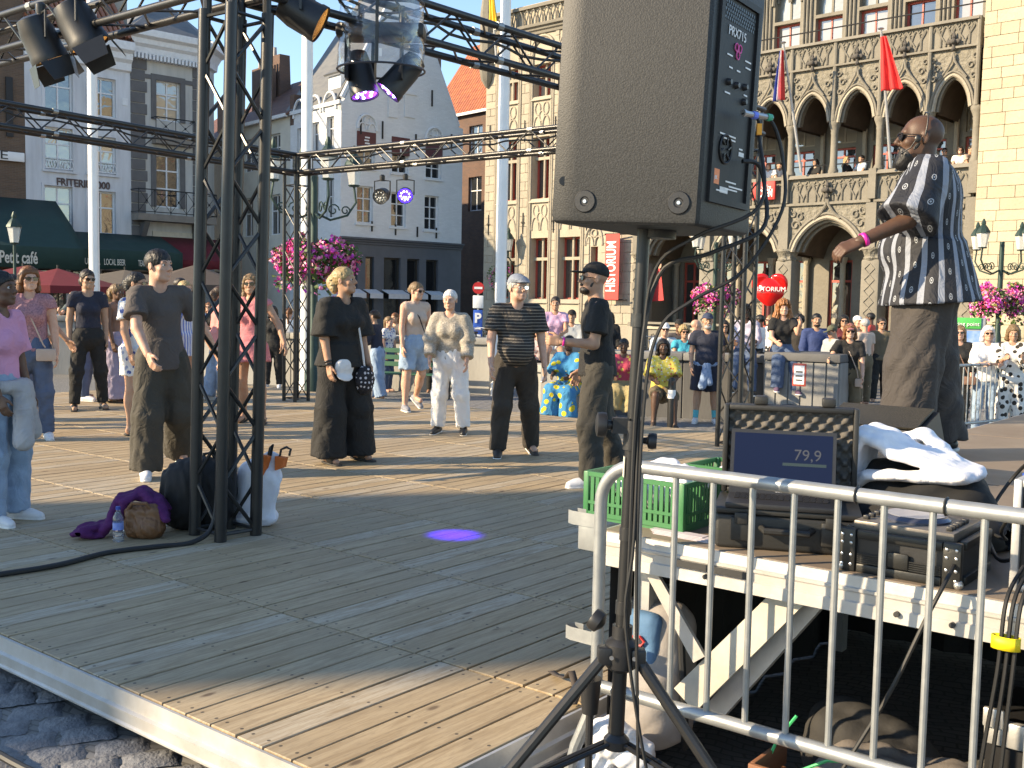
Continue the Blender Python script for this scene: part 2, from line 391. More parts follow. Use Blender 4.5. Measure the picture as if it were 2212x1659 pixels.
def sett_mesh(seed):
    r = random.Random(seed); r0 = r.uniform(.188,.206); bm = bmesh.new(); bmesh.ops.create_grid(bm, x_segments=7, y_segments=5, size=.5)
    for q in bm.verts:
        x, y = q.co.x, q.co.y; e = max(abs(x),abs(y))*2
        q.co.x = x*r0*(1-.06*e*abs(y)) + r.uniform(-.007,.007)*(e>.9); q.co.y = y*.146*(1-.10*e*abs(x)) + r.uniform(-.007,.007)*(e>.9)
        q.co.z = .015 - .007*max(0,e-.8)/.2 + r.uniform(-.002,.002)
        if e > .99: q.co.z = .003
    s = MB(); s.bm(bm); return s.mesh('sett', True, 180)
setts = [sett_mesh(i) for i in range(14)]
for s_ in setts: s_.materials.append(SETT)
_k = 0; far = MB()
ca, sa = math.cos(.36), math.sin(.36)
for j in range(-60, 190):
    for i in range(-70, 90):
        a = (i+.5*(j%2)+random.uniform(-.06,.06))*.208; b_ = j*.150
        p = Vector((ca*a - sa*b_, 1.5 + sa*a + ca*b_, 0))
        u_, v_ = p.dot(EU), p.dot(EV)
        q = p - Vector((0,0,CZ)); dep = q.y
        if dep < 1.9: continue
        X = p.x/dep*FPX+1106
        under = u_ > 2.16 and 2.14 < v_ < 10.2
        if under or not (-120 < X < 2330): continue
        if v_ < 2.14 and X < 1350 and dep < 7 and u_ > 1.9:
            if _k < 150:
                o = inst('sett', random.choice(setts), ground, (p.x,p.y,random.uniform(-.004,.004)), Quaternion((0,0,1), .36+random.uniform(-.06,.06)+random.choice((0,pi)))); _k += 1
        elif v_ > 10.2 and dep < 22 and X > 700:
            me = random.choice(setts); cz, sz_ = math.cos(.36), math.sin(.36)
            vs = [(p.x+cz*q.co.x-sz_*q.co.y, p.y+sz_*q.co.x+cz*q.co.y, q.co.z*.55+gz(p.y)-.004) for q in me.vertices]
            far.add(vs, [tuple(f.vertices) for f in me.polygons])
fo = far.build('setts', SETT, ground, True, 180, kind='stuff')
# ---------------------------------------------------------------- dance floor
PW, PL, U0, V0 = .14, .985, 2.085, 2.06
floor = thing('dance_floor', 'raised wooden dance floor of weathered planks with an aluminium edge', 'dance floor', D(U0,V0,0), RZ)
pm = []
for k in range(4):
    bm = bmesh.new(); bmesh.ops.create_cube(bm, size=1.0); h = (.0038, .0060, .0048, .0042)[k]
    for q in bm.verts: q.co = Vector((q.co.x*(PL-.013), q.co.y*(PW-2*h), q.co.z*.028))
    bmesh.ops.bevel(bm, geom=[e for e in bm.edges if all(x.co.z > 0 for x in e.verts)], offset=.0025, segments=1, affect='EDGES')
    s_ = MB().bm(bm); me = s_.mesh('plank', False); me.materials.append(WOOD); pm.append(me)
cells = []
NU, NV = 92, 8
for i in range(NU):
    for j in range(NV+1):
        L_ = PL
        c = D(U0+(i+.5)*PW, V0+(j+.5)*PL, DZ)
        X = c.x/c.y*FPX+1106
        cells.append((c.y if -150 < X < 2000 else 99+c.y, i, j))
cells.sort(); rest = MB()
for n_, (d_, i, j) in enumerate(cells):
    loc = ((j+.5)*PL, (i+.5)*PW, DZ-.014+random.uniform(-.0012,.0012))
    if n_ < 300: inst('plank', random.choice(pm), floor, loc)
    elif d_ < 200:
        me = random.choice(pm); rest.add([(loc[0]+q.co.x, loc[1]+q.co.y, loc[2]+q.co.z) for q in me.vertices], [tuple(f.vertices) for f in me.polygons])
rest.build('planks', WOOD, floor, False, kind='stuff')
dl, du = (NV+1)*PL, NU*PW
MB().box(.02,dl-.02,.02,du-.02,DZ-.075,DZ-.032).build('underframe', M('dark_timber',(.05,.04,.03),.8), floor)
e = MB()                                            # near-left aluminium edge, an extruded profile
prof = [(0,DZ-.004),(-.012,DZ-.004),(-.016,DZ-.06),(-.03,DZ-.066),(-.03,DZ-.074),(-.022,DZ-.08),(-.022,DZ-.112),(-.03,DZ-.118),(-.03,DZ-.125),(0,DZ-.125)]
e.prism(prof, lambda a,b_: (a,-.02,b_), lambda a,b_: (a,du,b_)); e.build('edge_rail', ALUW, floor)
e = MB(); e.prism(prof, lambda a,b_: (-.03,a,b_), lambda a,b_: (dl,a,b_)); e.build('edge_rail', ALU, floor)
e = MB(); e.prism([(dl-a,b_) for a,b_ in prof], lambda a,b_: (a,du,b_), lambda a,b_: (a,0,b_)); e.build('edge_rail', ALU, floor)
for j in range(0,9,2):
    for i in range(0,7): MB().box(j*PL+.06,j*PL+.14,i*2.0+.06,i*2.0+.14,0,DZ-.076).build('foot', M('dark_timber',(.05,.04,.03),.8), floor)
# ---------------------------------------------------------------- truss frame
TS = .24
def brace_mesh(p, q, r=.0085):
    d = Vector(q)-Vector(p); s_ = MB().cyl((0,0,0),(0,0,d.length),r,n=6,cap=False); me = s_.mesh('brace'); me.materials.append(BLK); return me
_bm = {}
def put_brace(root, p, q, r=.0085):
    p, q = Vector(p), Vector(q); d = q-p; k = round(d.length,3)
    if (k,r) not in _bm: _bm[(k,r)] = brace_mesh((0,0,0),(0,0,k),r)
    inst('brace', _bm[(k,r)], root, p, Vector((0,0,1)).rotation_difference(d))
def truss(name, label, loc, rz, length, vertical, chord_r=.0255, z0=0.0, br=.0085):
    t = thing(name, label, 'truss', loc, rz, None); h = TS/2
    f = (lambda a,b_,c: (a,b_,c)) if vertical else (lambda a,b_,c: (c,a,b_))
    for a in (-h,h):
        for b_ in (-h,h): MB().cyl(f(a,b_,z0), f(a,b_,length), chord_r, n=12).build('chord', BLK, t)
    n = max(1, round((length-z0-.08)/.30)); st = (length-z0-.08)/n
    for k in range(n):
        c0, c1 = z0+.04+k*st, z0+.04+(k+1)*st
        s_ = 1 if k % 2 else -1
        for fc, (a0,b0,a1,b1) in enumerate(((-h,-h,h,-h),(h,-h,h,h),(h,h,-h,h),(-h,h,-h,-h))):
            if s_ > 0: put_brace(t, f(a0,b0,c0), f(a1,b1,c1), br)
            else: put_brace(t, f(a1,b1,c0), f(a0,b0,c1), br)
    for c in (z0+.04, length-.04):
        for (a0,b0,a1,b1) in ((-h,-h,h,-h),(h,-h,h,h),(h,h,-h,h),(-h,h,-h,-h)): put_brace(t, f(a0,b0,c), f(a1,b1,c), br)
    return t
ZB, ZT = 3.39, 3.63
A_, R_, F_ = (5.28,3.84), (5.0,9.9), (11.75,9.75)
L_ = (11.2, 3.84)
def yaw(p, q): d = D(*q)-D(*p); return math.atan2(d.y,d.x), d.length
tA = truss('truss_tower', 'black square truss tower standing beside the dark backpack and white shopping bag', D(*A_,DZ), RZ, ZB-DZ-.10, True, .034, 0.0, .0115)
tA.rotation_mode = 'QUATERNION'; tA.rotation_quaternion = Quaternion((0,1,0),rad(1.3)) @ Quaternion((0,0,1),RZ); tA.scale = (1.06,1.06,1.0)
tF = truss('truss_tower', 'slim black truss tower in front of a white flagpole, behind the woman in black', D(*F_,DZ), RZ, ZB-DZ-.13, True)
tR = truss('truss_tower', 'black truss tower beyond the open equipment case, beside the man with turquoise socks', D(*R_,DZ), RZ, ZB-DZ-.13, True)
tL = truss('truss_tower', 'black truss tower carrying the outer end of the beam in front of the cafe', D(*L_,DZ), RZ, ZB-DZ-.13, True)
def beam(label, p, q):
    y, ln = yaw(p,q); g = .15
    return truss('truss_beam', label, D(*p,(ZB+ZT)/2)+Vector((math.cos(y),math.sin(y),0))*g, y, ln-2*g, False)
A_T = (5.222,3.888)
bAR = beam('black truss beam carrying the pair of lamps in a clear rain cover', A_T, R_)
bFR = beam('black truss beam in front of the white gabled house with two round lamps under it', F_, R_)
bFL = beam('black truss beam passing in front of the cafe houses', L_, F_)
bAL = beam('black truss beam carrying two barn door lamps above the cafe', A_T, L_)
for (u_,v_), nm in ((A_T,'holding the beam of the rain-covered lamps'),(R_,'on the tower beyond the open equipment case'),(F_,'on the tower in front of the flagpole'),(L_,'on the tower beside the cafe')):
    c = thing('corner_block', 'black box corner of the truss frame '+nm, 'truss corner', D(u_,v_,ZB-.14), RZ, None)
    h = TS/2; 
    for a in (-h,h):
        for b_ in (-h,h): MB().cyl((a,b_,0),(a,b_,ZT-ZB+.16),.0255,n=10).build('chord', BLK, c)
    for z in (.14, ZT-ZB+.14):
        for (a0,b0,a1,b1) in ((-h,-h,h,-h),(h,-h,h,h),(h,h,-h,h),(-h,h,-h,-h)): MB().cyl((a0*1.2,b0*1.2,z),(a1*1.2,b1*1.2,z),.0255,n=10).build('chord', BLK, c)
# bolts and collars at the beam joints
for t in (bAR, bFR, bFL, bAL):
    for c in (2.0, 4.0):
        for a in (-TS/2,TS/2):
            for b_ in (-TS/2,TS/2): MB().cyl((c-.03,a,b_),(c+.03,a,b_),.030,n=10).build('collar', M('dull_steel',(.35,.35,.33),.4,.7), t)
    c = MB()
    c.tube([(.1+i*.2, .06+.03*math.sin(i*1.7), TS/2-.06-.03*abs(math.sin(i*.9))) for i in range(29)], .011, 6); c.build('cable', RUB, t)
# ---------------------------------------------------------------- stage, barrier, loudspeaker and gear
def onv(x, y, v):
    r = ray(x,y); t = v/(r.x*EV.x+r.y*EV.y); return (r.x*EU.x+r.y*EU.y)*t, CZ+r.z*t
SZ = .86; SV, SU = 2.97, 1.99
PLY = M('stage_plywood', (.17,.125,.09), .55, 0, .0, 2.5, .2, 30, .002, col2=(.24,.19,.145))
stage = thing('stage', 'raised stage platform with brown plywood top and scuffed aluminium edge', 'stage', D(SU,SV,0), RZ)
# local: x = back along v, y = towards the dance floor (0 = left edge), so the stage lies at y < 0
for k in range(3):
    for j in range(2):
        MB().box(.012+k*2.0, 2.0+k*2.0-.004, -2.0-j*2.0+.004, -j*2.0-.012, SZ-.03, SZ).build('deck_panel', PLY, stage)
fr = [(0,SZ-.002),(-.012,SZ-.002),(-.016,SZ-.034),(-.022,SZ-.037),(-.022,SZ-.045),(-.018,SZ-.05),(-.018,SZ-.074),(-.024,SZ-.078),(-.026,SZ-.114),(0,SZ-.114)]
MB().prism(fr, lambda a,b_: (a+.01,-4.0,b_), lambda a,b_: (a+.01,0,b_)).build('edge_rail', ALUW, stage)
MB().prism([(-a,b_) for a,b_ in fr], lambda a,b_: (0,a-.012,b_), lambda a,b_: (6.0,a-.012,b_)).build('edge_rail', ALU, stage)
MB().prism([(-a,b_) for a,b_ in fr], lambda a,b_: (a+5.99,0,b_), lambda a,b_: (a+5.99,-4.0,b_)).build('edge_rail', ALU, stage)
for x in (.12, 1.9, 3.9, 5.85):
    for y in (-.12, -2.0, -3.9): MB().box(x-.03,x+.03,y-.03,y+.03,0,SZ-.1).build('leg', ALU, stage)
for y0 in (-.30,-2.3):                                # locking slot plates on the front rail
    MB().box(-.022,-.019,y0-.26,y0,SZ-.07,SZ-.047).build('slot_plate', M('dark_slot',(.03,.03,.03),.5), stage)
for y in (-1.02,-1.17,-.42): MB().cyl((-.0265,y,SZ-.085),(-.012,y,SZ-.085),.008,n=10).build('hole', M('dark_slot',(.03,.03,.03),.5), stage)
MB().prism([(-.16,.745),(-.21,.745),(-.40,.50),(-.36,.47)], lambda a,b_: (.03,a,b_), lambda a,b_: (.045,a,b_)).build('brace', ALUW, stage)
MB().prism([(-.62,.755),(-.74,.755),(-.36,.30),(-.28,.36)], lambda a,b_: (.05,a,b_), lambda a,b_: (.075,a,b_)).build('brace', M('pale_board',(.52,.48,.40),.6,0,.25,7), stage)
MB().prism([(-.70,.755),(-.78,.755),(-.42,.27),(-.36,.30)], lambda a,b_: (.12,a,b_), lambda a,b_: (.16,a,b_)).build('brace', ALU, stage)
# dark skirt hung under the far and side edges
sk = MB(); n = 60
for i in range(n+1):
    y = -.03; x = 6.0*i/n; sk.v += [(x, y-.02+.018*math.sin(i*2.1), SZ-.10), (x, y-.02+.03*math.sin(i*2.1), .01)]
sk.f = [(2*i,2*i+2,2*i+3,2*i+1) for i in range(n)]; sk.build('skirt', M('black_cloth',(.012,.012,.012),.9), stage)
sk = MB(); n = 40
for i in range(n+1):
    y = -.03-3.97*i/n; sk.v += [(2.2+.02*math.sin(i*2.3), y, SZ-.10), (2.2+.03*math.sin(i*2.3), y, .01)]
sk.f = [(2*i,2*i+2,2*i+3,2*i+1) for i in range(n)]; sk.build('skirt', M('black_cloth',(.012,.012,.012),.9), stage)
# ---- crowd barrier
def barrier(label, loc, rz, W=2.2, top=1.13, low=.40, nb=17, off=.09, foot=True):
    b = thing('crowd_barrier', label, 'barrier', loc, rz, None); r = .0205; c = .13
    arc = [(0,-c+c*math.cos(t),top-c+c*math.sin(t)) for t in [pi/2*k/8 for k in range(9)]]
    arc2 = [(0,-W+c-c*math.cos(t),top-c+c*math.sin(t)) for t in [pi/2*k/8 for k in range(9)]]
    MB().tube([(0,0,low)]+arc+arc2[::-1]+[(0,-W,low)], r, 12).build('frame', GALV, b)
    MB().cyl((0,.0,low+.01),(0,-W,low+.01),r,n=12).build('bottom_rail', GALV, b)
    bar = MB().cyl((0,0,low+.02),(0,0,top-.01),.0095,n=10).mesh('bar'); bar.materials.append(GALV)
    for k in range(nb):
        y = -.143-.125*k
        if y > -W+.06: inst('bar', bar, b, (0,y,0))
    if foot:
        for y in (0,-W):
            f = MB(); f.tube([(0,y,low+.02),(0,y+.02 if y == 0 else y-.02,low-.08),(-.02,y+.06 if y == 0 else y-.06,low-.2),(-.03,y+.10 if y == 0 else y-.10,.02)], .02, 10)
            f.box(-.26,.22,(y+.08 if y == 0 else y-.12),(y+.12 if y == 0 else y-.08),.003,.018); f.build('foot', GALV, b)
        for z in (top-.19, .56):
            h = MB()
            P = [(-.01,.0),(-.01,.10),(0,.125),(.022,.13),(.04,.118),(.042,.085)]
            vs = []; 
            for x,y in P: vs += [(x,y,z-.022),(x,y,z+.022)]
            h.add(vs, [(2*i,2*i+1,2*i+3,2*i+2) for i in range(5)]); h.build('hook', GALV, b)
        MB().rbox(-.006,.004,.012,.082,top-.29,top-.17,.004).build('hook_plate', GALV, b)
    for y in (-.82,-1.05,-1.36): MB().tube([(.0215*math.cos(t)*1.05,y,top+.0215*math.sin(t)*1.05) for t in [2*pi*k/10 for k in range(10)]], .0035, 5, closed=True).build('tie', RUB, b)
    return b
barrier('galvanised steel crowd barrier in front of the stage with the laptop', D(1.845,2.76,0), RZ)
# ---- loudspeaker on its stand, leaning a little
SPX, SPY = .335, 2.84
LEAN = Matrix.Rotation(rad(1.5),3,'Y')
def stand_root(name, label, cat, z):
    t = thing(name, label, cat, (SPX-.034*(1.77-z)/1.3, SPY, z)); t.rotation_euler = (0,rad(1.5),0); return t
st = stand_root('speaker_stand', 'black tripod stand holding up the tall loudspeaker', 'speaker stand', 0.0)
st.location = (.296,SPY,0)
MB().cyl((0,0,.40),(0,0,1.30),.0195,n=16).build('lower_pole', BLK, st)
MB().cyl((0,0,1.22),(0,0,1.83),.0175,n=16).build('upper_pole', BLK, st)
c = MB(); c.cyl((0,0,1.235),(0,0,1.315),.026,n=16); c.cbox((-.035,-.004,1.30),(.045,.03,.042)); c.build('clamp', BLKP, st)
MB().lathe([(.008,0),(.012,.006),(.014,.018),(.033,.022),(.035,.034),(.033,.046),(.02,.05)], (-.052,-.004,1.30), 14, (-1,0,0)).build('knob', BLKP, st)
MB().lathe([(.007,0),(.010,.016),(.021,.02),(.023,.03),(.02,.042)], (.022,-.006,1.262), 12, (1,-.15,0)).build('knob', BLKP, st)
c = MB(); c.lathe([(.02,.62),(.03,.625),(.042,.635),(.046,.655),(.046,.70),(.036,.71),(.028,.715),(.028,.75)], (0,0,0), 16); c.build('collar', BLKP, st)
MB().lathe([(.008,0),(.03,.012),(.032,.03),(.028,.04)], (-.05,.02,.74), 12, (-.8,.3,.5)).build('knob', BLKP, st)
c = MB(); c.lathe([(.021,.40),(.034,.405),(.036,.43),(.022,.445)], (0,0,0), 14); c.build('hub', BLKP, st)
for k, a in enumerate((rad(200), rad(330), rad(85))):
    dx, dy = math.cos(a), math.sin(a)
    MB().tube([(dx*.05,dy*.05,.665),(dx*.62,dy*.62,.03)], .0165, 10).build('leg', BLK, st)
    MB().rbox(dx*.05-.02,dx*.05+.02,dy*.05-.02,dy*.05+.02,.645,.695,.006).build('bracket', BLKP, st)
    px, py = -dy*.012, dx*.012
    for s_ in (-1,1): MB().cyl((dx*.03+px*s_,dy*.03+py*s_,.42),(dx*.36+px*s_,dy*.36+py*s_,.315),.007,n=6).build('strut', BLK, st)
    MB().ball((dx*.63,dy*.63,.025),.024,8,6).build('rubber_foot', RUB, st)
for s_ in (-.014,.014): MB().cyl((.0+s_*2.2,-.048,.672),(s_*2.2,-.044,.672),.006,n=8).build('rivet', STEELB, st)
MB().box(-.021,-.019,-.012,.012,1.16,1.215).build('sticker', M('sticker_cream',(.7,.66,.55),.6), st)
for z in (1.585,1.005,.80): MB().cyl((0,0,z-.018),(0,0,z+.018),.0225,n=14).build('tape_wrap', M('black_tape',(.03,.03,.03),.28), st)
def speaker_mat():
    m, nt, b = node_mat('speaker_paint')
    tc = N(nt,'ShaderNodeTexCoord'); ns = N(nt,'ShaderNodeTexNoise', Scale=260.0, Detail=2.0); L(nt, tc.outputs['Object'], ns.inputs['Vector'])
    n2 = N(nt,'ShaderNodeTexNoise', Scale=5.0, Detail=3.0); L(nt, tc.outputs['Object'], n2.inputs['Vector'])
    c = mixc(nt, ramp(nt, ns.outputs[0], .35,.7), (.0105,.0112,.0115), (.030,.0315,.032)); c = mixc(nt, mathn(nt,'MULTIPLY',ramp(nt,n2.outputs[0],.55,.8),.25), c, (.045,.047,.047))
    L(nt, c, b.inputs['Base Color']); b.inputs['Roughness'].default_value = .55; b.inputs['Specular IOR Level'].default_value = .45
    bp = N(nt,'ShaderNodeBump', Strength=.5, Distance=.0015); L(nt, ns.outputs[0], bp.inputs['Height']); L(nt, bp.outputs[0], b.inputs['Normal'])
    return m
SPK = speaker_mat()
sp = thing('loudspeaker', 'tall black loudspeaker cabinet with a control plate on its back', 'loudspeaker', (SPX+.050,SPY+.02,1.825))
AX = rad(-35); sp.scale = (1.07,1.07,1.07); sp.rotation_euler = (rad(.5), rad(2.0), 0)
ca_, sa_ = math.cos(AX), math.sin(AX)
def spl(a, b_): return (ca_*a - sa_*b_, sa_*a + ca_*b_)          # a: front(-) to back(+), b: across
PLN = [(-.18,-.215),(-.145,-.219),(-.118,-.212),(.172,-.152),(.178,-.142),(.178,.142),(.172,.152),(-.118,.212),(-.145,.219),(-.18,.215)]
H_ = .72
c = MB(); n = len(PLN)
lev = [(.0,.955,.012),(.006,.985,.0),(.018,1.0,.0),(H_-.02,1.0,0),(H_,.97,0)]
for z, s_, _ in lev: c.v += [(*spl(a*s_,b_*s_),z) for a,b_ in PLN]
for i in range(len(lev)-1): c.f += [(i*n+k,i*n+(k+1)%n,(i+1)*n+(k+1)%n,(i+1)*n+k) for k in range(n)]
c.f += [tuple(range(n-1,-1,-1)), tuple(range((len(lev)-1)*n,len(lev)*n))]
c.build('cabinet', SPK, sp, True, 25)
c = MB(); c.lathe([(.045,-.02),(.045,.0),(.03,.0)], (*spl(-.0,0),.0), 14); c.build('pole_socket', BLKP, sp)
# side wall frame: from front edge to back edge on the viewer side
s0, s1 = Vector((*spl(-.118,-.212),0)), Vector((*spl(.172,-.152),0)); sd = (s1-s0).normalized(); sn = Vector((sd.y,-sd.x,0))
for t, z in ((.085,.052),(.86,.052)):
    p = s0+(s1-s0)*t+Vector((0,0,z))
    MB().lathe([(.027,-.004),(.027,.002),(.025,.0045),(.012,.0045),(.009,.002),(.004,.002)], p, 22, sn).build('rigging_plug', BLKP, sp)
    MB().lathe([(.0045,.001),(.0045,.0045)], p, 8, sn).build('plug_screw', STEELB, sp)
p = Vector((*spl(-.150,-.2185),.10)); MB().lathe([(.011,-.003),(.011,.002),(.004,.002)], p, 12, (0,-1,0)).build('rigging_plug', BLKP, sp)
# back control plate
bo = bpy.data.objects.new('control_plate', None)
def bk(o, y, z): return (*spl(.178+o,y), z)       # out, across (y<0 nearer the viewer), up
PLATE = M('amplifier_plate',(.007,.007,.008),.62,.0,.2,20)
c = MB()
for (y0,y1,z0,z1,o0,o1) in ((-.115,.115,.535,.55,0,.008),(-.115,.115,.06,.075,0,.008),(-.115,-.098,.0751,.5349,0,.008),(.098,.115,.0751,.5349,0,.008),(-.0979,.0979,.0751,.5349,-.004,.0015)):
    c.add([bk(o0,y0,z0),bk(o0,y1,z0),bk(o0,y1,z1),bk(o0,y0,z1),bk(o1,y0,z0),bk(o1,y1,z0),bk(o1,y1,z1),bk(o1,y0,z1)], [(0,3,2,1),(4,5,6,7),(0,1,5,4),(1,2,6,5),(2,3,7,6),(3,0,4,7)])
plate = c.build('control_plate', PLATE, sp, False)
TXT = M('print_white',(.75,.75,.75),.5,0,0,1,0); PNK = M('print_pink',(.75,.10,.35),.5,0,0,1,0); ORG = M('print_orange',(.85,.20,.05),.5,0,0,1,0)
def bplate(name, mat, y0,y1,z0,z1,o=.003):
    c = MB(); c.add([bk(o-.0012,y0,z0),bk(o-.0012,y1,z0),bk(o-.0012,y1,z1),bk(o-.0012,y0,z1),bk(o,y0,z0),bk(o,y1,z0),bk(o,y1,z1),bk(o,y0,z1)], [(0,3,2,1),(4,5,6,7),(0,1,5,4),(1,2,6,5),(2,3,7,6),(3,0,4,7)]); return c.build(name, mat, plate, False)
def btext(s_, size, y, z, mat, o=.0035):
    me = text_mesh(s_, size, .0004); ob = obj('lettering', me, mat, plate)
    # text runs along +X local, faces -Y : map X->across, -Y->out
    X = Vector((-sa_,ca_,0)); O = Vector((ca_,sa_,0)); Zv = Vector((0,0,1))
    ob.matrix_local = Matrix(((X.x,-O.x,0,bk(o,y,z)[0]),(X.y,-O.y,0,bk(o,y,z)[1]),(0,0,1,z),(0,0,0,1)))
    return ob
btext('PRX715', .031, -.062, .452, TXT)
for (y,z) in ((-.012,.431),(.008,.431),(-.002,.414)): MB().tube([bk(.004,y+.009*math.cos(t),z+.009*math.sin(t)) for t in [2*pi*k/12 for k in range(12)]], .0018, 5, closed=True).build('emblem', PNK, plate)
for r_ in range(5):
    for k in range(14): MB().cyl(bk(.0012,-.082+k*.0125+(r_%2)*.006,.487+r_*.009),bk(.0028,-.082+k*.0125+(r_%2)*.006,.487+r_*.009),.0042,n=6).build('vent_hole', BLK, plate)
for (y,z) in ((-.045,.345),(.0,.345),(.05,.35),(.05,.315)): MB().lathe([(.009,0),(.008,.006),(.006,.011)], bk(.001,y,z), 10, (ca_,sa_,0)).build('knob', BLKP, plate)
for (y,z,w_) in ((-.06,.405,.03),(-.045,.378,.02),(.0,.378,.02),(.045,.41,.035),(.05,.395,.03),(-.06,.318,.03),(.05,.33,.02),(-.07,.222,.09),(-.05,.214,.07),(-.02,.115,.06),(.0,.105,.08),(-.07,.090,.06),(-.02,.098,.07),(.045,.20,.02)):
    bplate('lettering', TXT, y, y+w_, z, z+.0035, .0032)
bplate('label', ORG, -.088, -.058, .105, .14); btext('JBL', .012, -.085, .116, TXT)
bplate('label', M('label_white',(.7,.7,.7),.5), -.05,-.005,.088,.102)
bplate('label', M('label_white',(.7,.7,.7),.5), .045,.075,.185,.195)
c = MB(); c.tube([bk(.004,-.035+.033*math.cos(t),.19+.033*math.sin(t)) for t in [2*pi*k/18 for k in range(18)]], .003, 5, closed=True)
for k in range(6): a = k*pi/3; c.cyl(bk(.004,-.035+.012*math.cos(a),.19+.012*math.sin(a)), bk(.004,-.035+.03*math.cos(a+.3),.19+.03*math.sin(a+.3)), .0025, n=5)
c.build('fan_grille', BLKP, plate)
# signal and power cables
def cable(label, pts, r=.0045, mat=RUB, n=7, extra=None):
    P = [Vector(p) for p in pts]; out = []
    for i in range(len(P)-1):
        p0, p1, p2, p3 = P[max(i-1,0)], P[i], P[i+1], P[min(i+2,len(P)-1)]
        for k in range(6):
            t = k/6; out.append(.5*((2*p1)+(-p0+p2)*t+(2*p0-5*p1+4*p2-p3)*t*t+(-p0+3*p1-3*p2+p3)*t**3))
    out.append(P[-1])
    if extra is None:
        o = MB().tube(out, r, n).build('cable', mat); return tag(o, label, 'cable')
    t = thing('cable', label, 'cable', P[0]); q = [p-P[0] for p in out]
    MB().tube(q, r, n).build('wire', mat, t)
    d0 = (q[0]-q[3]).normalized()
    MB().lathe([(.0075,-.055),(.0075,-.01),(.009,-.008),(.009,.0)], (0,0,0), 10, d0).build('plug', M('plug_steel',(.5,.5,.48),.3,.8), t)
    MB().lathe([(.0098,-.052),(.0098,-.038)], (0,0,0), 10, d0).build('plug_ring', extra, t); return t
W_ = lambda y,z,o: sp.location + Vector(bk(o,y,z))*1.07
cable('grey cable with a blue ringed plug hanging from the loudspeaker back', [W_(-.02,.268,.045), W_(.03,.262,.06), W_(.035,.22,.065), W_(-.03,.05,.10), (.46,2.70,1.80), (.37,2.78,1.72), (.345,2.81,1.50), (.335,2.80,1.0), (.32,2.80,.75), (.40,2.76,.3), (.5,2.7,.03)], .0048, RUB, extra=M('plug_blue',(.12,.2,.75),.4))
cable('black cable with a green ringed plug looping beside the loudspeaker', [W_(.055,.275,.045), W_(.10,.262,.07), W_(.125,.18,.09), W_(.11,.05,.10), (.60,2.78,1.72), (.47,2.78,1.64), (.385,2.79,1.56), (.352,2.80,1.36), (.345,2.80,.9), (.36,2.78,.4), (.36,2.75,.05)], .0048, RUB, extra=M('plug_green',(.03,.4,.25),.4))
cable('black power cable running down from the loudspeaker to the stand', [W_(.045,.165,.02), W_(.085,.16,.045), W_(.095,.10,.06), W_(.06,.0,.07), (.50,2.74,1.76),(.38,2.80,1.70),(.335,2.805,1.4),(.325,2.81,.9),(.315,2.82,.7)], .0058, RUB)
t = MB().box(-.006,.006,-.006,.006,-.014,.014).build('orange_tag', M('orange_tape',(.95,.38,.03),.5)); t.location = W_(.03,.235,.066); tag(t,'small orange tape flag wrapped on the loudspeaker cable','tape')
# ---------------------------------------------------------------- gear on the stage
GREEN = M('green_crate_plastic',(.03,.17,.06),.42,0,.12,6,.05)
def gear(name, label, cat, u, v, z=SZ, rz=None): return thing(name, label, cat, D(u,v,z), RZ if rz is None else rz)
def crate(label, u, v, w_, d_, h):
    c = gear('folding_crate', label, 'crate', u, v)          # local x 0..d_ back, y 0..-w_ right
    MB().box(.006,d_-.006,-w_+.006,-.006,.0,.012).build('base', GREEN, c)
    for x in (0,d_-.022):
        for y in (0,-w_+.022): MB().rbox(x,x+.022,y-.022,y,.0,h,.003).build('corner_post', GREEN, c)
    def wall(fn, ln, drop):
        fr = MB(); 
        hh = h-drop
        for z0,z1 in ((.012,.028),(.055,.066),(hh-.016,hh)): a = fn(.0225,z0,0); b_ = fn(ln-.0225,z1,.012); fr.box(min(a[0],b_[0]),max(a[0],b_[0]),min(a[1],b_[1]),max(a[1],b_[1]),a[2],b_[2])
        fr.build('wall_frame', GREEN, c, False)
        n = int((ln-.05)/.022)
        for k in range(n):
            s0 = .03+k*(ln-.06)/n; a = fn(s0,.0282,.003); b_ = fn(s0+(ln-.06)/n*.62,hh-.0162,.008)
            MB().box(min(a[0],b_[0]),max(a[0],b_[0]),min(a[1],b_[1]),max(a[1],b_[1]),a[2],b_[2]).build('slat', GREEN, c, False)
    wall(lambda s_,z,o: (o,-s_,z), w_, 0.0); wall(lambda s_,z,o: (d_-o,-s_,z), w_, 0)
    wall(lambda s_,z,o: (s_,-o,z), d_, 0); wall(lambda s_,z,o: (s_,-w_+o,z), d_, 0)
    return c
crate('bright green folding plastic crate on the stage corner holding white plastic bags', 2.15, 3.10, .41, .30, .17)
crate('second green folding crate standing behind the crate on the stage corner', 1.98, 3.52, .34, .26, .17)
BAGW = M('white_bag_film',(.78,.78,.80),.35,0,.15,10,.4,30,.006)
def crumple(lo, hi, h, lumps, seed, amp=.012, wl=.07, k=.03):
    f = Field(lo, hi, h); r = random.Random(seed)
    for c_, rr in lumps: f.ell(c_, rr, k)
    f.folds(amp, wl, seed, (1,1,1)); return f.mesh('x')
def soft(name, label, cat, loc, rz, lumps, mat, h=.008, amp=.01, wl=.07, seed=1, k=.03, parent=None):
    lo = np.min([np.array(c_)-np.array(r_) for c_,r_ in lumps],0)-.03; hi = np.max([np.array(c_)+np.array(r_) for c_,r_ in lumps],0)+.03
    me = np_mesh(name, [crumple(lo,hi,h,lumps,seed,amp,wl,k)])
    o = obj(name, me, mat, parent)
    if parent is None: o.location = loc; o.rotation_euler = (0,0,rz); tag(o,label,cat)
    return o
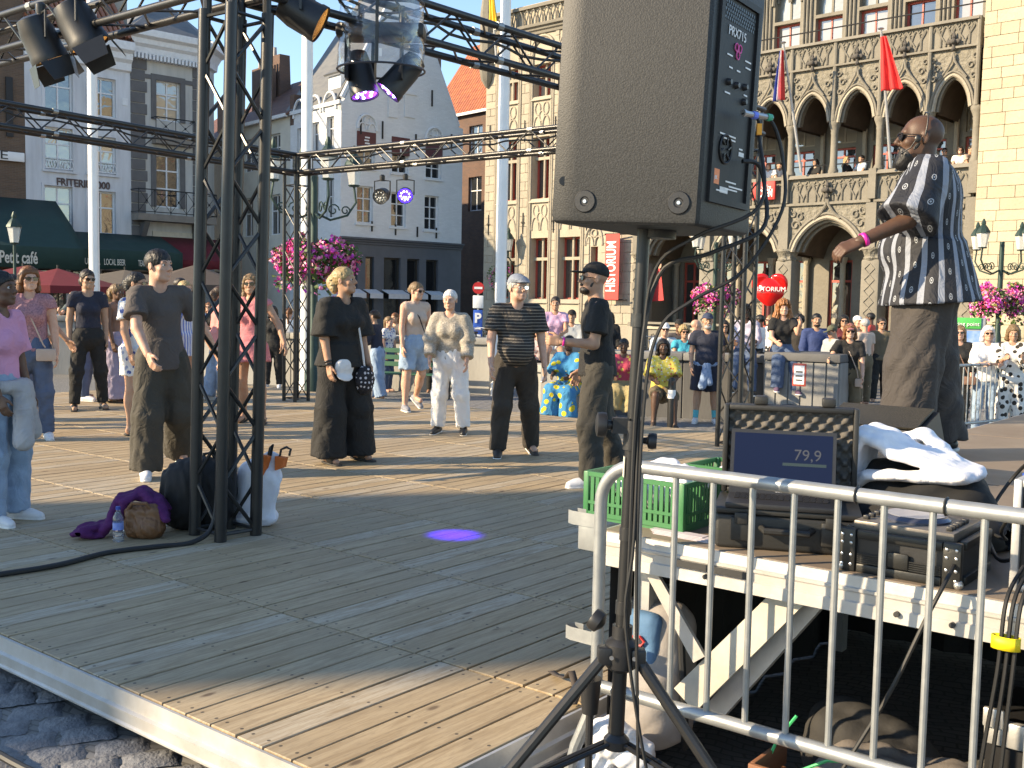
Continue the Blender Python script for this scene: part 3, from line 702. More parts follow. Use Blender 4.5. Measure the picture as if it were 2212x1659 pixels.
soft('plastic_bag','white plastic bag bulging out of the front green crate','bag', D(1.93,3.25,SZ), RZ, [((0,0,.11),(.10,.13,.07)),((.02,-.1,.15),(.08,.08,.05)),((.03,.1,.12),(.09,.08,.06)),((.05,.0,.18),(.05,.06,.035))], BAGW, .008, .005, .09, 3)
soft('plastic_bag','white plastic bag with a raised handle on the crate behind','bag', D(1.76,3.62,SZ), RZ, [((0,0,.13),(.10,.12,.07)),((.03,-.07,.21),(.05,.06,.06)),((.02,-.05,.27),(.03,.08,.025)),((.03,.02,.285),(.02,.05,.02))], BAGW, .008, .005, .09, 9)
# ---- open equipment case with laptop
CASE = M('case_plastic',(.022,.022,.021),.5,0,.2,12,.3,90,.002)
eq = thing('equipment_case','open black equipment case with egg-crate foam in its lid','case',(.655,3.33,SZ),rad(-15))
cw, cdp, ch = .44, .30, .125
c = MB(); c.rbox(0,cw,0,cdp,0,ch-.012,.014,3); c.build('base', CASE, eq)
MB().rbox(-.006,cw+.006,-.006,cdp,ch-.0115,ch+.006,.004).build('rim', CASE, eq)
for x in (.05,.325): 
    MB().rbox(x,x+.065,-.022,-.0005,.03,ch-.02,.006).build('latch', CASE, eq); MB().rbox(x+.012,x+.053,-.028,-.0225,ch-.04,ch-.004,.003).build('catch', CASE, eq)
MB().tube([(.145,-.01,.075),(.155,-.035,.07),(.29,-.035,.07),(.30,-.01,.075)], .011, 8).build('handle', CASE, eq)
lid0, lidh = ch+.012, .30
tilt = Matrix.Rotation(rad(-6),4,'X')
lr = bpy.data.objects.new('lid', None)
l = MB(); l.rbox(0,cw,cdp-.005,cdp+.03,lid0,lid0+lidh,.012,3); lid = l.build('lid', CASE, eq)
for x0,x1,z0,z1 in ((0,.018,0,lidh),(cw-.018,cw,0,lidh),(.0185,cw-.0185,0,.018),(.0185,cw-.0185,lidh-.018,lidh)):
    MB().rbox(x0,x1,cdp-.045,cdp-.006,lid0+z0,lid0+z1,.005).build('lid_wall', CASE, lid)
FOAM = M('grey_foam',(.115,.105,.095),.95,0,.2,30,.4,160,.003)
nx, nz = 92, 62; fv, ff = [], []
for j in range(nz):
    for i in range(nx):
        x = .019+(cw-.038)*i/(nx-1); z = lid0+.019+(lidh-.038)*j/(nz-1)
        a = math.cos(2*pi*x/.047)*math.cos(2*pi*(z-lid0)/.047)
        fv.append((x, cdp-.020-.013*max(-.6,min(1,a*1.5)), z))
ff = [(j*nx+i, j*nx+i+1, (j+1)*nx+i+1, (j+1)*nx+i) for j in range(nz-1) for i in range(nx-1)]
fm = MB(); fm.v, fm.f = fv, ff; fm.build('foam', FOAM, lid, True, 180)
for x in (.10,.32): MB().rbox(x,x+.045,cdp-.03,cdp+.025,lid0+lidh+.0005,lid0+lidh+.03,.006).build('latch', CASE, lid)
SCR = M('laptop_screen',(.004,.007,.022),.3,0,.0,1,0,spec=.15,emit=(.02,.04,.13),es=.10)
lp = thing('laptop','open dark laptop showing a blue screen with the number 79,9','laptop',(.655,3.33,SZ),rad(-15))
lx0, lw, ly = .03, .34, .045
lz = ch+.0075
MB().rbox(lx0,lx0+lw,ly-.06,ly+.14,lz,lz+.018,.004).build('keyboard_base', M('laptop_body',(.03,.03,.032),.4,.2), lp)
keys = M('key_plastic',(.012,.012,.013),.5)
km = MB().rbox(0,.017,0,.0155,0,.004,.0012,1).mesh('key', False); km.materials.append(keys)
for r_ in range(5):
    for k in range(15): inst('key', km, lp, (lx0+.022+k*.0198+(r_%2)*.004, ly+.025+r_*.0195, lz+.018))
sa2 = rad(14); sl_, cl_ = math.sin(sa2), math.cos(sa2)
def sc(x,zz,o): return (lx0+x, ly+.142+zz*sl_-o*cl_, lz+.016+zz*cl_+o*sl_)
def slab(name, mat, x0,x1,z0,z1,o0,o1,par):
    c = MB(); c.add([sc(x0,z0,o0),sc(x1,z0,o0),sc(x1,z1,o0),sc(x0,z1,o0),sc(x0,z0,o1),sc(x1,z0,o1),sc(x1,z1,o1),sc(x0,z1,o1)], [(0,3,2,1),(4,5,6,7),(0,1,5,4),(1,2,6,5),(2,3,7,6),(3,0,4,7)]); return c.build(name, mat, par, False)
scr = slab('screen_lid', M('laptop_body',(.03,.03,.032),.4,.2), 0,lw,0,.215,-.007,.0,lp)
slab('display', SCR, .012,lw-.012,.028,.203,.0002,.0008,scr)
def sctext(s_, size, x, z, mat):
    ob = obj('lettering', text_mesh(s_, size, .0002), mat, scr); ob.rotation_euler = (-sa2,0,0); ob.location = sc(x,z,.0013); return ob
sctext('79,9', .052, .205, .118, M('screen_grey',(.028,.032,.042),.5,0,0,1,0,emit=(.25,.28,.38),es=.04))
slab('display_bar', M('screen_bar',(.010,.024,.028),.5,0,0,1,0,emit=(.08,.15,.18),es=.04), .17,.31,.098,.108,.001,.0014,scr)
sctext('acer', .018, .15, .008, M('print_silver',(.7,.7,.72),.4))
# ---- media player in a flight case
ALUD = M('dark_extrusion',(.035,.035,.033),.4,.5,.2,12,.15,80)
fc = gear('flight_case','black flight case holding a disc player with a big jog wheel','flight case', 1.165, 3.005)
fw, fd, fh = .345, .36, .125
MB().box(.012,fd-.012,-fw+.012,-.012,.012,fh-.01).build('case_body', BLKP, fc)
for z in (.0,fh-.026):
    MB().rbox(0,.024,-fw+.052,-.052,z,z+.026,.004).build('edge_rail', ALUD, fc); MB().rbox(fd-.024,fd,-fw+.052,-.052,z,z+.026,.004).build('edge_rail', ALUD, fc)
    for y in (0,-fw+.024): MB().rbox(.052,fd-.052,y-.024,y,z,z+.026,.004).build('edge_rail', ALUD, fc)
for k in range(5): MB().box(-.0012,.0005,-fw+.055,-.055,.03+k*.0058,.033+k*.0058).build('groove', ALUD, fc, False)
for y in (-.0,-fw+.05):
    MB().rbox(-.004,.0235,y-.05,y,.0,fh+.002,.005).build('corner_plate', ALUD, fc)
    for dy in (-.012,-.038):
        for z in (.022,.05,.085,.108): MB().lathe([(.0045,0),(.0045,.002),(.002,.0032)], (-.004,y+dy,z), 8, (-1,0,0)).build('screw', STEELB, fc)
    MB().ball((.004,y-.006 if y == 0 else y-.044,.012),.014,10,8).build('ball_corner', M('plug_steel',(.5,.5,.48),.3,.8), fc)
MB().rbox(-.0035,.0,-fw*.5-.03,-fw*.5+.03,.03,.075,.004).build('latch', ALUD, fc)
pl = MB().rbox(.03,fd-.03,-fw+.03,-.03,fh-.008,fh+.022,.004).build('player', M('player_panel',(.16,.14,.12),.4,.3,.1,8), fc)
MB().lathe([(.098,0),(.098,.006),(.09,.014),(.085,.016),(.03,.016)], (.17,-.165,fh+.0222), 30).build('jog_wheel', M('jog_disc',(.10,.11,.15),.25,.5), pl)
MB().lathe([(.084,0),(.084,.001)], (.17,-.165,fh+.039), 30).build('jog_top', M('jog_top',(.42,.42,.46),.3,.4), pl)
for k in range(6): MB().rbox(.06+k*.03,.076+k*.03,-fw+.045,-fw+.062,fh+.0222,fh+.034,.002).build('button', BLKP, pl)
for k in range(4): MB().rbox(.06+k*.045,.08+k*.045,-.062,-.046,fh+.0222,fh+.034,.002).build('button', BLKP, pl)
# ---- covered equipment with a towel
BCL = M('black_drape',(.012,.012,.012),.85,0,.3,8,.3,60,.004)
soft('covered_mixer','black cloth draped over equipment behind the disc player','covered equipment', D(1.15,3.66,SZ), RZ, [((0,0,.1),(.20,.22,.10)),((.0,.10,.14),(.15,.12,.11)),((.0,-.12,.15),(.14,.10,.10)),((-.08,0,.06),(.18,.24,.07)),((0,0,.04),(.24,.26,.05))], BCL, .011, .008, .3, 5, .06)
TOW = M('white_towelling',(.80,.80,.83),.95,0,.05,20,.8,220,.004)
def towel():
    f = Field((-.28,-.34,.10),(.28,.30,.46),.0085)
    def sheet(pts, r_, sq=(1,1,.5)):
        for a, b_ in zip(pts[:-1],pts[1:]): f.cap(a,b_,r_*1.18,r_*1.18,.016,sq)
    for x, dz, w_ in ((-.10,.0,.030),(-.055,.02,.028),(-.01,.012,.030),(.035,.022,.028),(.08,.0,.030)):
        sheet([(x-.03,.205,.17+dz),(x-.02,.20,.26+dz),(x,.165,.315+dz),(x+.01,.10,.30+dz),(x+.02,.03,.262+dz),(x+.03,-.06,.250+dz*.6),(x+.035,-.15,.232+dz*.4),(x+.03,-.235,.215)],w_)
    sheet([(.09,.10,.24),(.12,.06,.30),(.13,.0,.32),(.12,-.07,.28),(.11,-.12,.25)],.034)
    sheet([(-.11,.20,.14),(-.12,.12,.19),(-.12,.03,.20),(-.10,-.08,.20),(-.07,-.2,.20)],.030)
    sheet([(-.06,-.24,.205),(.0,-.262,.215),(.06,-.25,.215)],.032)
    f.folds(.0025,.07,77,(1,.5,1),4); o = obj('towel', np_mesh('towel',[f.mesh('')]), TOW)
    o.scale = (1,.8,1); o.location = D(1.17,3.62,SZ+.02); o.rotation_euler = (0,0,RZ); return tag(o,'crumpled white towel thrown over the black cloth cover','towel')
towel()
# ---- rack case at the right, monitor wedge, small box
rk = gear('rack_case','silver edged rack case standing behind the barrier on the stage','rack case', .72, 3.10)
MB().box(.02,.42,-.52,-.02,.02,.29).build('case_body', BLKP, rk)
for (x,y) in ((0,0),(0,-.54),(.42,0),(.42,-.54)): MB().rbox(x,x+.022,y-.022,y,.0,.31,.005).build('edge_rail', ALU, rk)
for z in (0,.288):
    MB().rbox(0,.022,-.5395,-.0225,z,z+.022,.005).build('edge_rail', ALU, rk)
    for y in (0,-.54): MB().rbox(.0225,.4195,y-.022,y,z,z+.022,.005).build('edge_rail', ALU, rk)
for z in (.06,.13,.20): MB().rbox(.004,.019,-.50,-.04,z,z+.06,.003).build('rack_unit', ALUD, rk)
for k in range(5): MB().lathe([(.008,0),(.008,.012),(.005,.018)], (.003,-.10-k*.06,.16), 10, (-1,0,0)).build('socket', STEELB, rk)
wg = gear('monitor_wedge','low black floor monitor wedge behind the open equipment case','loudspeaker', 1.93, 4.62)
MB().prism([(0,0),(.42,0),(.42,.14),(.30,.31),(.06,.24),(0,.10)], lambda a,b_: (a,0,b_), lambda a,b_: (a,-.46,b_)).build('cabinet', BLKP, wg)
gr = MB(); A0 = Vector((.42,0,.14)); B0 = Vector((.30,0,.31))
gr.add([(.425,-.02,.15),(.425,-.44,.15),(.31,-.44,.31),(.31,-.02,.31)],[(0,1,2,3)])
MB().prism([(.055,.247),(.295,.317),(.29,.325),(.05,.255)], lambda a,b_: (a,-.02,b_), lambda a,b_: (a,-.44,b_)).build('grille', M('grille_mesh',(.10,.085,.06),.5,.5,.0,150,.9,400,.004,col2=(.02,.018,.015)), wg)
bx_ = gear('power_box','small black power box on the stage edge beside the truss tower','box', 1.95, 4.25)
MB().rbox(0,.10,-.12,0,0,.20,.01).build('box_body', BLKP, bx_); MB().tube([(.05,-.03,.20),(.05,-.03,.25),(.05,-.06,.26),(.05,-.09,.25),(.05,-.09,.20)], .008, 8).build('handle', BLKP, bx_)
for z in (.05,.09,.13): MB().rbox(-.006,.0,-.10,-.02,z,z+.02,.002).build('switch', ALUD, bx_)
wb = gear('water_bottle','clear water bottle with a blue cap beside the rack case on the stage','bottle', .80, 3.62)
CLR = M('clear_plastic',(.85,.9,.95),.08,0,.0,1,.0,trans=.92); BLU = M('blue_plastic',(.02,.07,.35),.4)
def bottle(t, s_=1.0, water=True):
    MB().lathe([(r_*s_,h*s_) for r_,h in ((.028,0),(.033,.004),(.033,.03),(.031,.036),(.033,.042),(.033,.06),(.031,.066),(.033,.072),(.033,.14),(.030,.16),(.014,.19),(.0125,.192),(.0125,.205))], (0,0,0), 18).build('bottle_body', CLR, t)
    MB().lathe([(.0145*s_,.203*s_),(.0145*s_,.222*s_),(.012*s_,.224*s_)], (0,0,0), 14).build('cap', BLU, t)
    MB().lathe([(.0335*s_,.078*s_),(.0335*s_,.125*s_)], (0,0,0), 18, cap=False).build('paper_label', M('label_blue',(.04,.12,.5),.5,0,.0,20,0,col2=(.35,.45,.7)), t)
bottle(wb, 1.15)
pp = MB()
for k in range(4): pp.box(-.02+k*.01,.02+k*.012,-.16+k*.03,.10+k*.01,.0005+k*.002,.002+k*.002)
po = pp.build('leaflets', M('paper_mauve',(.55,.50,.53),.7)); po.location = D(1.72,3.06,SZ); po.rotation_euler = (0,0,RZ); tag(po,'loose stack of pale leaflets on the stage edge before the crate','paper')
# cables looping over the stage
cable('black cable arching over the open foam lid of the case', [(.80,3.62,1.10),(.84,3.60,1.20),(.92,3.66,1.275),(1.0,3.70,1.28),(1.01,3.60,1.22),(.98,3.52,1.12),(.96,3.50,1.0)], .0055)
cable('thin black cable looping from the rack case across the stage', [D(.62,3.3,1.17),D(.72,3.5,1.20),D(.86,3.75,1.10),D(.92,3.65,.95),D(.80,3.3,.90),D(.70,3.15,.95)], .006)
cable('grey cable curving beside the rack case down to the stage', [D(.60,3.2,1.17),D(.70,3.2,1.12),D(.78,3.25,1.0),D(.82,3.45,.93),D(.98,3.6,.95),D(1.06,3.55,.99)], .005)
cable('black cable hanging down from the flight case to the ground', [D(.84,3.02,.93),D(.83,2.90,.90),D(.86,2.84,.80),D(.93,2.80,.60),D(1.02,2.76,.40),D(1.12,2.70,.18),D(1.2,2.6,.02)], .006)
for k, (du_, lab) in enumerate(((0,'first'),(.018,'second'),(.036,'third'))):
    cable(('black','dark grey','matt black')[k]+' cable bundled with a yellow strap beside the barrier, '+lab+' of its bundle', [D(.63+du_,3.02,.95),D(.64+du_,2.90,.88),D(.645+du_,2.87,.70),D(.66+du_*1.4,2.86,.40),D(.67+du_*1.5,2.84,.03)], .0055)
ys = MB().tube([(.022*math.cos(t),.034*math.sin(t),0) for t in [2*pi*k/14 for k in range(14)]], .004, 6, closed=True)
ys = MB()
for k in range(16):
    a = 2*pi*k/16; ys.v += [(.02*math.cos(a),.036*math.sin(a),-.017),(.02*math.cos(a),.036*math.sin(a),.017)]
ys.f = [(2*k,2*((k+1)%16),2*((k+1)%16)+1,2*k+1) for k in range(16)]
yo = ys.build('cable_strap', M('yellow_strap',(.85,.68,.03),.55)); yo.modifiers.new('s','SOLIDIFY').thickness = .003
yo.location = D(.665,2.87,.78); yo.rotation_euler = (0,0,RZ); tag(yo,'yellow strap wrapped round the cable bundle at the stage edge','strap')
# ---- things stored under the stage
GRYF = M('grey_canvas',(.33,.30,.28),.85,0,.2,10,.3,120,.003); BLUF = M('blue_canvas',(.07,.17,.30),.8,0,.2,10,.3,120,.003)
bp_ = thing('backpack','grey and blue backpack leaning under the stage behind the tripod stand','backpack', D(1.86,3.10,0), RZ)
f = Field((-.15,-.22,.0),(.22,.22,.68),.010); f.rbox((.03,0,.36),(.10,.15,.25),.09,.04).ell((-.06,-.02,.28),(.07,.12,.16),.05).folds(.0025,.2,2,(1,1,1),3)
obj('pack_body', np_mesh('pack_body',[f.mesh('')]), GRYF, bp_)
f = Field((-.18,-.16,.2),(.05,.08,.66),.008); f.rbox((-.062,-.01,.43),(.035,.075,.16),.034,.02).folds(.002,.15,4); obj('front_panel', np_mesh('fp',[f.mesh('')]), BLUF, bp_)
c = MB(); c.tube([(-.105,-.045,.50),(-.106,-.03,.515),(-.107,.0,.51),(-.107,.02,.49),(-.106,.0,.478),(-.105,-.035,.485)], .005, 6, closed=True); c.build('badge_rim', M('badge_red',(.5,.03,.03),.5), bp_)
MB().cbox((-.1,-.012,.497),(.004,.05,.026)).build('badge', M('badge_dark',(.02,.02,.03),.5), bp_)
MB().tube([(.05,-.06,.60),(.06,-.05,.66),(.06,.05,.66),(.05,.06,.60)], .010, 8).build('grab_handle', RUB, bp_)
MB().tube([(-.02,-.135,.55),(-.05,-.165,.40),(-.03,-.17,.22),(.02,-.14,.12)], .012, 8).build('strap', RUB, bp_)
DBAG = M('dark_bag_cloth',(.03,.028,.026),.85,0,.3,12,.3,90,.004); TAUP = M('taupe_bag_cloth',(.17,.145,.125),.85,0,.3,12,.3,90,.004)
soft('duffel_bag','large taupe cloth bag lying in the dark under the stage','bag', D(.95,3.15,.0), RZ, [((0,0,.14),(.20,.30,.14)),((-.05,.15,.2),(.12,.12,.10)),((-.02,-.12,.2),(.12,.14,.10))], TAUP, .012, .010, .25, 8, .06)
soft('duffel_bag','black cloth bag with green piping piled under the stage','bag', D(1.15,3.32,.0), RZ, [((0,0,.16),(.16,.22,.16)),((0,.1,.26),(.1,.1,.09))], DBAG, .012, .010, .25, 18, .06)
GRP = M('green_piping',(.02,.45,.16),.4)
for k, pts in enumerate(([D(1.38,2.98,.05),D(1.30,2.95,.20),D(1.15,2.95,.30),D(1.0,2.93,.34),D(.86,2.95,.30)],[D(1.30,2.90,.06),D(1.20,2.89,.14),D(1.08,2.89,.21),D(.95,2.9,.22),D(.80,2.93,.20)],[D(1.36,3.0,.22),D(1.33,3.0,.30),D(1.28,3.02,.38)])):
    o = MB().tube(pts, .005, 6).build('green_rope', GRP); tag(o, ('upper bright green cord over the bag under the stage','lower bright green cord across the taupe bag under the stage','short green cord curling up at the bag end')[k], 'cord')
fb = gear('metal_case','aluminium edged case lying open in the dark under the stage','case', .85, 3.45, .0)
MB().rbox(0,.03,-.42,0,.28,.36,.006).build('case_edge', ALU, fb); MB().box(.031,.4,-.42,0,.05,.35).build('case_body', BLKP, fb); MB().rbox(-.02,-.001,-.06,.0,.34,.40,.005).build('hinge', ALU, fb)
wc = gear('wooden_crate','reddish wooden crate on the ground below the barrier','crate', 1.36, 2.86, .0)
WDR = M('red_brown_wood',(.24,.10,.05),.7,0,.3,4,.3,30,.003,stretch=(1,6,6))
for z in (.0,.09,.18): MB().rbox(0,.015,-.40,0,z,z+.08,.003).build('slat', WDR, wc)
for z in (.0,.09,.18): MB().rbox(.016,.25,-.015,0,z,z+.08,.003).build('slat', WDR, wc)
for z in (.0,.09,.18): MB().rbox(.016,.25,-.40,-.385,z,z+.08,.003).build('slat', WDR, wc)
r2 = random.Random(3)
for k in range(7):
    p = [D(1.75-.12*k+r2.uniform(-.1,.1),2.62+r2.uniform(-.12,.2),.012) ]
    for _ in range(6): p.append(p[-1]+Vector((r2.uniform(-.12,.16),r2.uniform(-.12,.12),0))); 
    for q in p: q.z = r2.uniform(.010,.03)
    cable('black cable '+('tangled at the tripod foot','curled under the barrier','looped towards the wooden crate','lying along the stage front','snaking below the stage edge','coiled by the crate','crossing the cobbles by the barrier foot')[k], p, .0055)
cup = gear('paper_cup','black drinking cup standing by the tripod stand','cup', 1.80, 2.66, .0)
MB().lathe([(.025,.36),(.035,.47),(.033,.47),(.024,.37)], (0,0,0), 16, cap=False).build('cup_body', BLKP, cup); MB().cyl((0,0,.0),(0,0,.36),.012).build('holder', BLKP, cup)
soft('plastic_bag','crumpled white plastic bag on the ground behind the tripod stand','bag', D(1.83,2.83,.02), RZ, [((0,0,.2),(.07,.08,.06)),((.03,-.07,.15),(.07,.07,.06)),((0,.05,.08),(.08,.06,.08))], BAGW, .008, .005, .09, 31)
st2 = MB(); P = [(0,0,.012),(.05,.05,.02),(.07,.10,.055),(.085,.14,.075),(.09,.18,.035),(.10,.26,.02),(.115,.32,.014)]
for x,y,z in P: st2.v += [(x-.013,y+.004,z),(x+.013,y-.004,z)]
st2.f = [(2*k,2*k+1,2*k+3,2*k+2) for k in range(len(P)-1)]
so_ = st2.build('strap', M('brown_webbing',(.06,.045,.035),.8)); so_.modifiers.new('s','SOLIDIFY').thickness = .003; so_.location = D(2.10,3.0,DZ); so_.rotation_euler = (0,0,RZ-.35); tag(so_,'dark webbing strap lying twisted on the dance floor corner','strap')
# ---------------------------------------------------------------- lamps on the truss
LED = M('led_violet',(.2,.05,.6),.3,0,0,1,0,emit=(.30,.06,1.0),es=3.0); LEDB = M('led_blue',(.05,.05,.8),.3,0,0,1,0,emit=(.04,.02,1.0),es=5.0)
LEDO = M('led_unlit',(.5,.52,.5),.25,0,0,1,0); WARM = M('lamp_warm',(.6,.35,.12),.3,0,.0,60,.5,120,.004,col2=(.9,.55,.2),emit=(1.0,.55,.18),es=.55)
def led_lamp(name, label, pivot, dirv, r=.115, ln=.24, face=LED, hang=.12, yoke=True, light=None, leds=True):
    """round LED can on a yoke below pivot (a point on the truss chord)"""
    t = thing(name, label, 'stage lamp', pivot)
    d = Vector(dirv).normalized(); c0 = Vector((0,0,-hang)); q = Vector((0,0,1)).rotation_difference(d)
    MB().lathe([(r*.45,-ln*.55),(r*.75,-ln*.5),(r*.92,-ln*.2),(r*.95,ln*.28),(r,ln*.32),(r,ln*.45),(r*.93,ln*.45),(r*.93,ln*.40)], c0, 24, d).build('housing', BLKP, t)
    MB().lathe([(r*.925,ln*.385),(r*.925,ln*.40)], c0, 24, d).build('lens', face if leds else WARM, t)
    if leds:
        a = d.orthogonal().normalized(); b_ = d.cross(a)
        for k in range(7 if r < .1 else 12):
            an = 2*pi*k/(6 if r < .1 else 9); rr = r*.55 if k < (6 if r < .1 else 9) else r*.22
            MB().ball(c0+d*(ln*.405)+(a*math.cos(an)+b_*math.sin(an))*rr, .011, 8, 6).build('led', LEDO if face is LEDO else M('led_core',(.9,.8,1),.3,0,0,1,0,emit=(.8,.6,1.0) if face is LED else (.3,.35,1.0),es=6.0), t)
    if yoke:
        sd_ = d.cross(Vector((0,0,1))).normalized() if abs(d.z) < .99 else Vector((1,0,0))
        MB().tube([c0+sd_*(r*1.08), c0+sd_*(r*1.08)+Vector((0,0,hang*.85)), Vector((0,0,-.02)), c0-sd_*(r*1.08)+Vector((0,0,hang*.85)), c0-sd_*(r*1.08)], .009, 6).build('yoke', BLK, t)
        MB().lathe([(.03,-.03),(.034,0),(.034,.035),(.02,.05)], (0,0,0), 12).build('clamp', BLK, t)
    if light:
        ld = bpy.data.lights.new('beam','SPOT'); ld.energy = light[0]; ld.color = light[1]; ld.spot_size = light[2]; ld.spot_blend = light[3]; ld.shadow_soft_size = .04
        lo = bpy.data.objects.new('beam', ld); COL.objects.link(lo); lo.parent = t; lo.location = c0+d*(ln*.5); lo.rotation_euler = (-d).to_track_quat('Z','Y').to_euler()
    return t
pB = lambda u,v,z=ZB-.04: D(u,v,z)
led_lamp('stage_lamp','unlit round lamp hanging under the truss before the white house', at(826,386,13.6), (-.25,-.8,-.28), .10, .17, LEDO, .21)
led_lamp('stage_lamp','round stage lamp glowing deep blue under the truss before the white house', at(876,384,13.4), (.05,-.85,-.25), .10, .17, LEDB, .21)
p1_ = at(780,62,6.9); p2_ = at(868,62,6.9)
tgt = onz(1005,1160,DZ)
def moving(label, p, dirv, light=None):
    t = led_lamp('moving_head_lamp', label, p, dirv, .092, .30, LED, .30, False, light)
    d = Vector(dirv).normalized(); c0 = Vector((0,0,-.30))
    a = d.cross(Vector((0,0,1))).normalized()
    for s_ in (-1,1): MB().prism([(-.05,-.12),(.05,-.12),(.06,.05),(.04,.16),(-.04,.16),(-.06,.05)], lambda x,z,s_=s_: c0+a*(s_*.105)+Vector((0,x,z+.08)), lambda x,z,s_=s_: c0+a*(s_*.135)+Vector((0,x,z+.08))).build('arm', BLKP, t)
    MB().rbox(-.15,.15,-.10,.10,-.07,.02,.02).build('lamp_base', BLKP, t); MB().cyl((0,0,.02),(0,0,.14),.02).build('hanger', BLK, t)
    return t
moving('black moving head lamp glowing violet beneath its clear rain cover', p1_, tgt-p1_, (2600,(.025,.0,1.0),rad(7.5),1.0))
moving('black moving head lamp tilted to cast a blue pool on the dance floor', p2_, (-.62,-.10,-.75))
# clear rain cover round the pair
def film():
    m, nt, b = node_mat('clear_film'); out = nt.nodes['Material Output']; nt.nodes.remove(b)
    tr = N(nt,'ShaderNodeBsdfTransparent'); tr.inputs[0].default_value = (.90,.92,.95,1); gl = N(nt,'ShaderNodeBsdfGlossy'); gl.inputs['Roughness'].default_value = .12
    df = N(nt,'ShaderNodeBsdfDiffuse'); df.inputs[0].default_value = (.6,.62,.65,1)
    lw = N(nt,'ShaderNodeLayerWeight', Blend=.35); tc = N(nt,'ShaderNodeTexCoord'); ns = N(nt,'ShaderNodeTexNoise', Scale=7.0, Detail=4.0, Distortion=1.5); L(nt, tc.outputs['Object'], ns.inputs['Vector'])
    bp = N(nt,'ShaderNodeBump', Strength=.5, Distance=.02); L(nt, ns.outputs[0], bp.inputs['Height']); L(nt, bp.outputs[0], gl.inputs['Normal'])
    a = N(nt,'ShaderNodeMixShader'); L(nt, mathn(nt,'ADD', mathn(nt,'MULTIPLY', lw.outputs['Facing'], .45), .05), a.inputs[0]); L(nt, tr.outputs[0], a.inputs[1]); L(nt, gl.outputs[0], a.inputs[2])
    c = N(nt,'ShaderNodeMixShader'); L(nt, mathn(nt,'MULTIPLY', ramp(nt, ns.outputs[0], .5,.75), .16), c.inputs[0]); L(nt, a.outputs[0], c.inputs[1]); L(nt, df.outputs[0], c.inputs[2]); L(nt, c.outputs[0], out.inputs['Surface']); return m
FILM = film(); rc_c = (p1_+p2_)/2
rc = thing('rain_cover','clear plastic rain cover hanging round two moving head lamps','rain cover', rc_c)
c = MB(); n, m_ = 40, 12
for j in range(m_+1):
    for k in range(n):
        a = 2*pi*k/n; s_ = 1+.018*math.sin(5*a+j)+.012*math.sin(9*a-j*1.3); z = .16-.42*j/m_
        c.v.append(((.265+.012*j/m_)*s_*math.cos(a), (.23+.01*j/m_)*s_*math.sin(a), z))
for j in range(m_):
    for k in range(n): c.f.append((j*n+k,j*n+(k+1)%n,(j+1)*n+(k+1)%n,(j+1)*n+k))
c.build('film', FILM, rc, True, 180)
MB().tube([((.28)*math.cos(2*pi*k/30),(.243)*math.sin(2*pi*k/30),-.262) for k in range(30)], .007, 6, closed=True).build('lower_hoop', M('dark_hem',(.05,.05,.06),.4), rc)
MB().tube([((.268)*math.cos(2*pi*k/30),(.232)*math.sin(2*pi*k/30),.16) for k in range(30)], .007, 6, closed=True).build('upper_hoop', M('dark_hem',(.05,.05,.06),.4), rc)
MB().box(-.006,.014,-.250,-.246,-.26,.16).build('zip', BLK, rc, False)
MB().box(.018,.036,-.2525,-.2515,-.23,-.18).build('tag', WHT, rc, False)
def par(label, pivot, dirv, r=.125, ln=.30, doors=True):
    t = led_lamp('par_lamp', label, pivot, dirv, r, ln, WARM, .20, True, None, False)
    d = Vector(dirv).normalized(); a = d.cross(Vector((0,0,1))).normalized(); b_ = a.cross(d)
    if doors:
        for (s_,x,y) in ((1,a,b_),(-1,a,b_),(1,b_,a),(-1,b_,a)):
            c0 = Vector((0,0,-.20))+d*(ln*.46)
            e = MB(); p = [c0+x*(s_*r)-y*(r*.8), c0+x*(s_*r)+y*(r*.8), c0+x*(s_*r*1.25)+y*(r*.6)+d*.13, c0+x*(s_*r*1.25)-y*(r*.6)+d*.13]
            e.add(p,[(0,1,2,3)]); o = e.build('barn_door', BLK, t, False); o.modifiers.new('s','SOLIDIFY').thickness = .003
    return t
par('black barn door lamp at the beam end nearest the brick cafe house', at(88,22,7.2), (.35,.25,-.9), .125)
par('black barn door lamp beside the pale flagpole above the cafe', at(172,-10,7.1), (.45,.1,-.85), .135)
par('black lamp beside the truss tower with a warm glowing face', at(655,-42,6.5), (.8,.05,-.42), .115, .27, False)
# ---------------------------------------------------------------- belongings by the truss tower
bk_ = thing('backpack','black backpack leaning inside the truss tower foot','backpack', (-1.93,6.50,DZ), rad(10))
f = Field((-.32,-.25,-.02),(.32,.25,.52),.012); f.rbox((0,0,.2),(.22,.15,.2),.12,.05).ell((0,-.03,.27),(.17,.14,.17),.08).folds(.006,.14,6)
obj('pack_body', np_mesh('pb',[f.mesh('')]), M('black_pack',(.010,.009,.009),.8,0,.2,10,.3,90), bk_)
MB().tube([(.02,0,.40),(.03,0,.46),(.08,0,.47),(.10,0,.40)], .011, 8).build('grab_handle', RUB, bk_)
BRL = M('brown_leather',(.20,.085,.035),.5,0,.3,10,.5,70,.004)
hb = thing('handbag','brown leather handbag slumped between the bottle and backpack','handbag', (-2.17,6.20,DZ), rad(5))
f = Field((-.16,-.12,-.01),(.16,.12,.27),.008); f.rbox((0,0,.10),(.105,.065,.10),.05,.03).ell((.03,-.02,.07),(.09,.07,.07),.03).folds(.006,.07,12).plane((0,0,.002),(0,0,-1)); obj('bag_body', np_mesh('hb',[f.mesh('')]), BRL, hb)
MB().tube([(-.08,-.05,.17),(-.05,-.07,.215),(.03,-.07,.215),(.06,-.05,.17)], .011, 8).build('strap', BRL, hb)
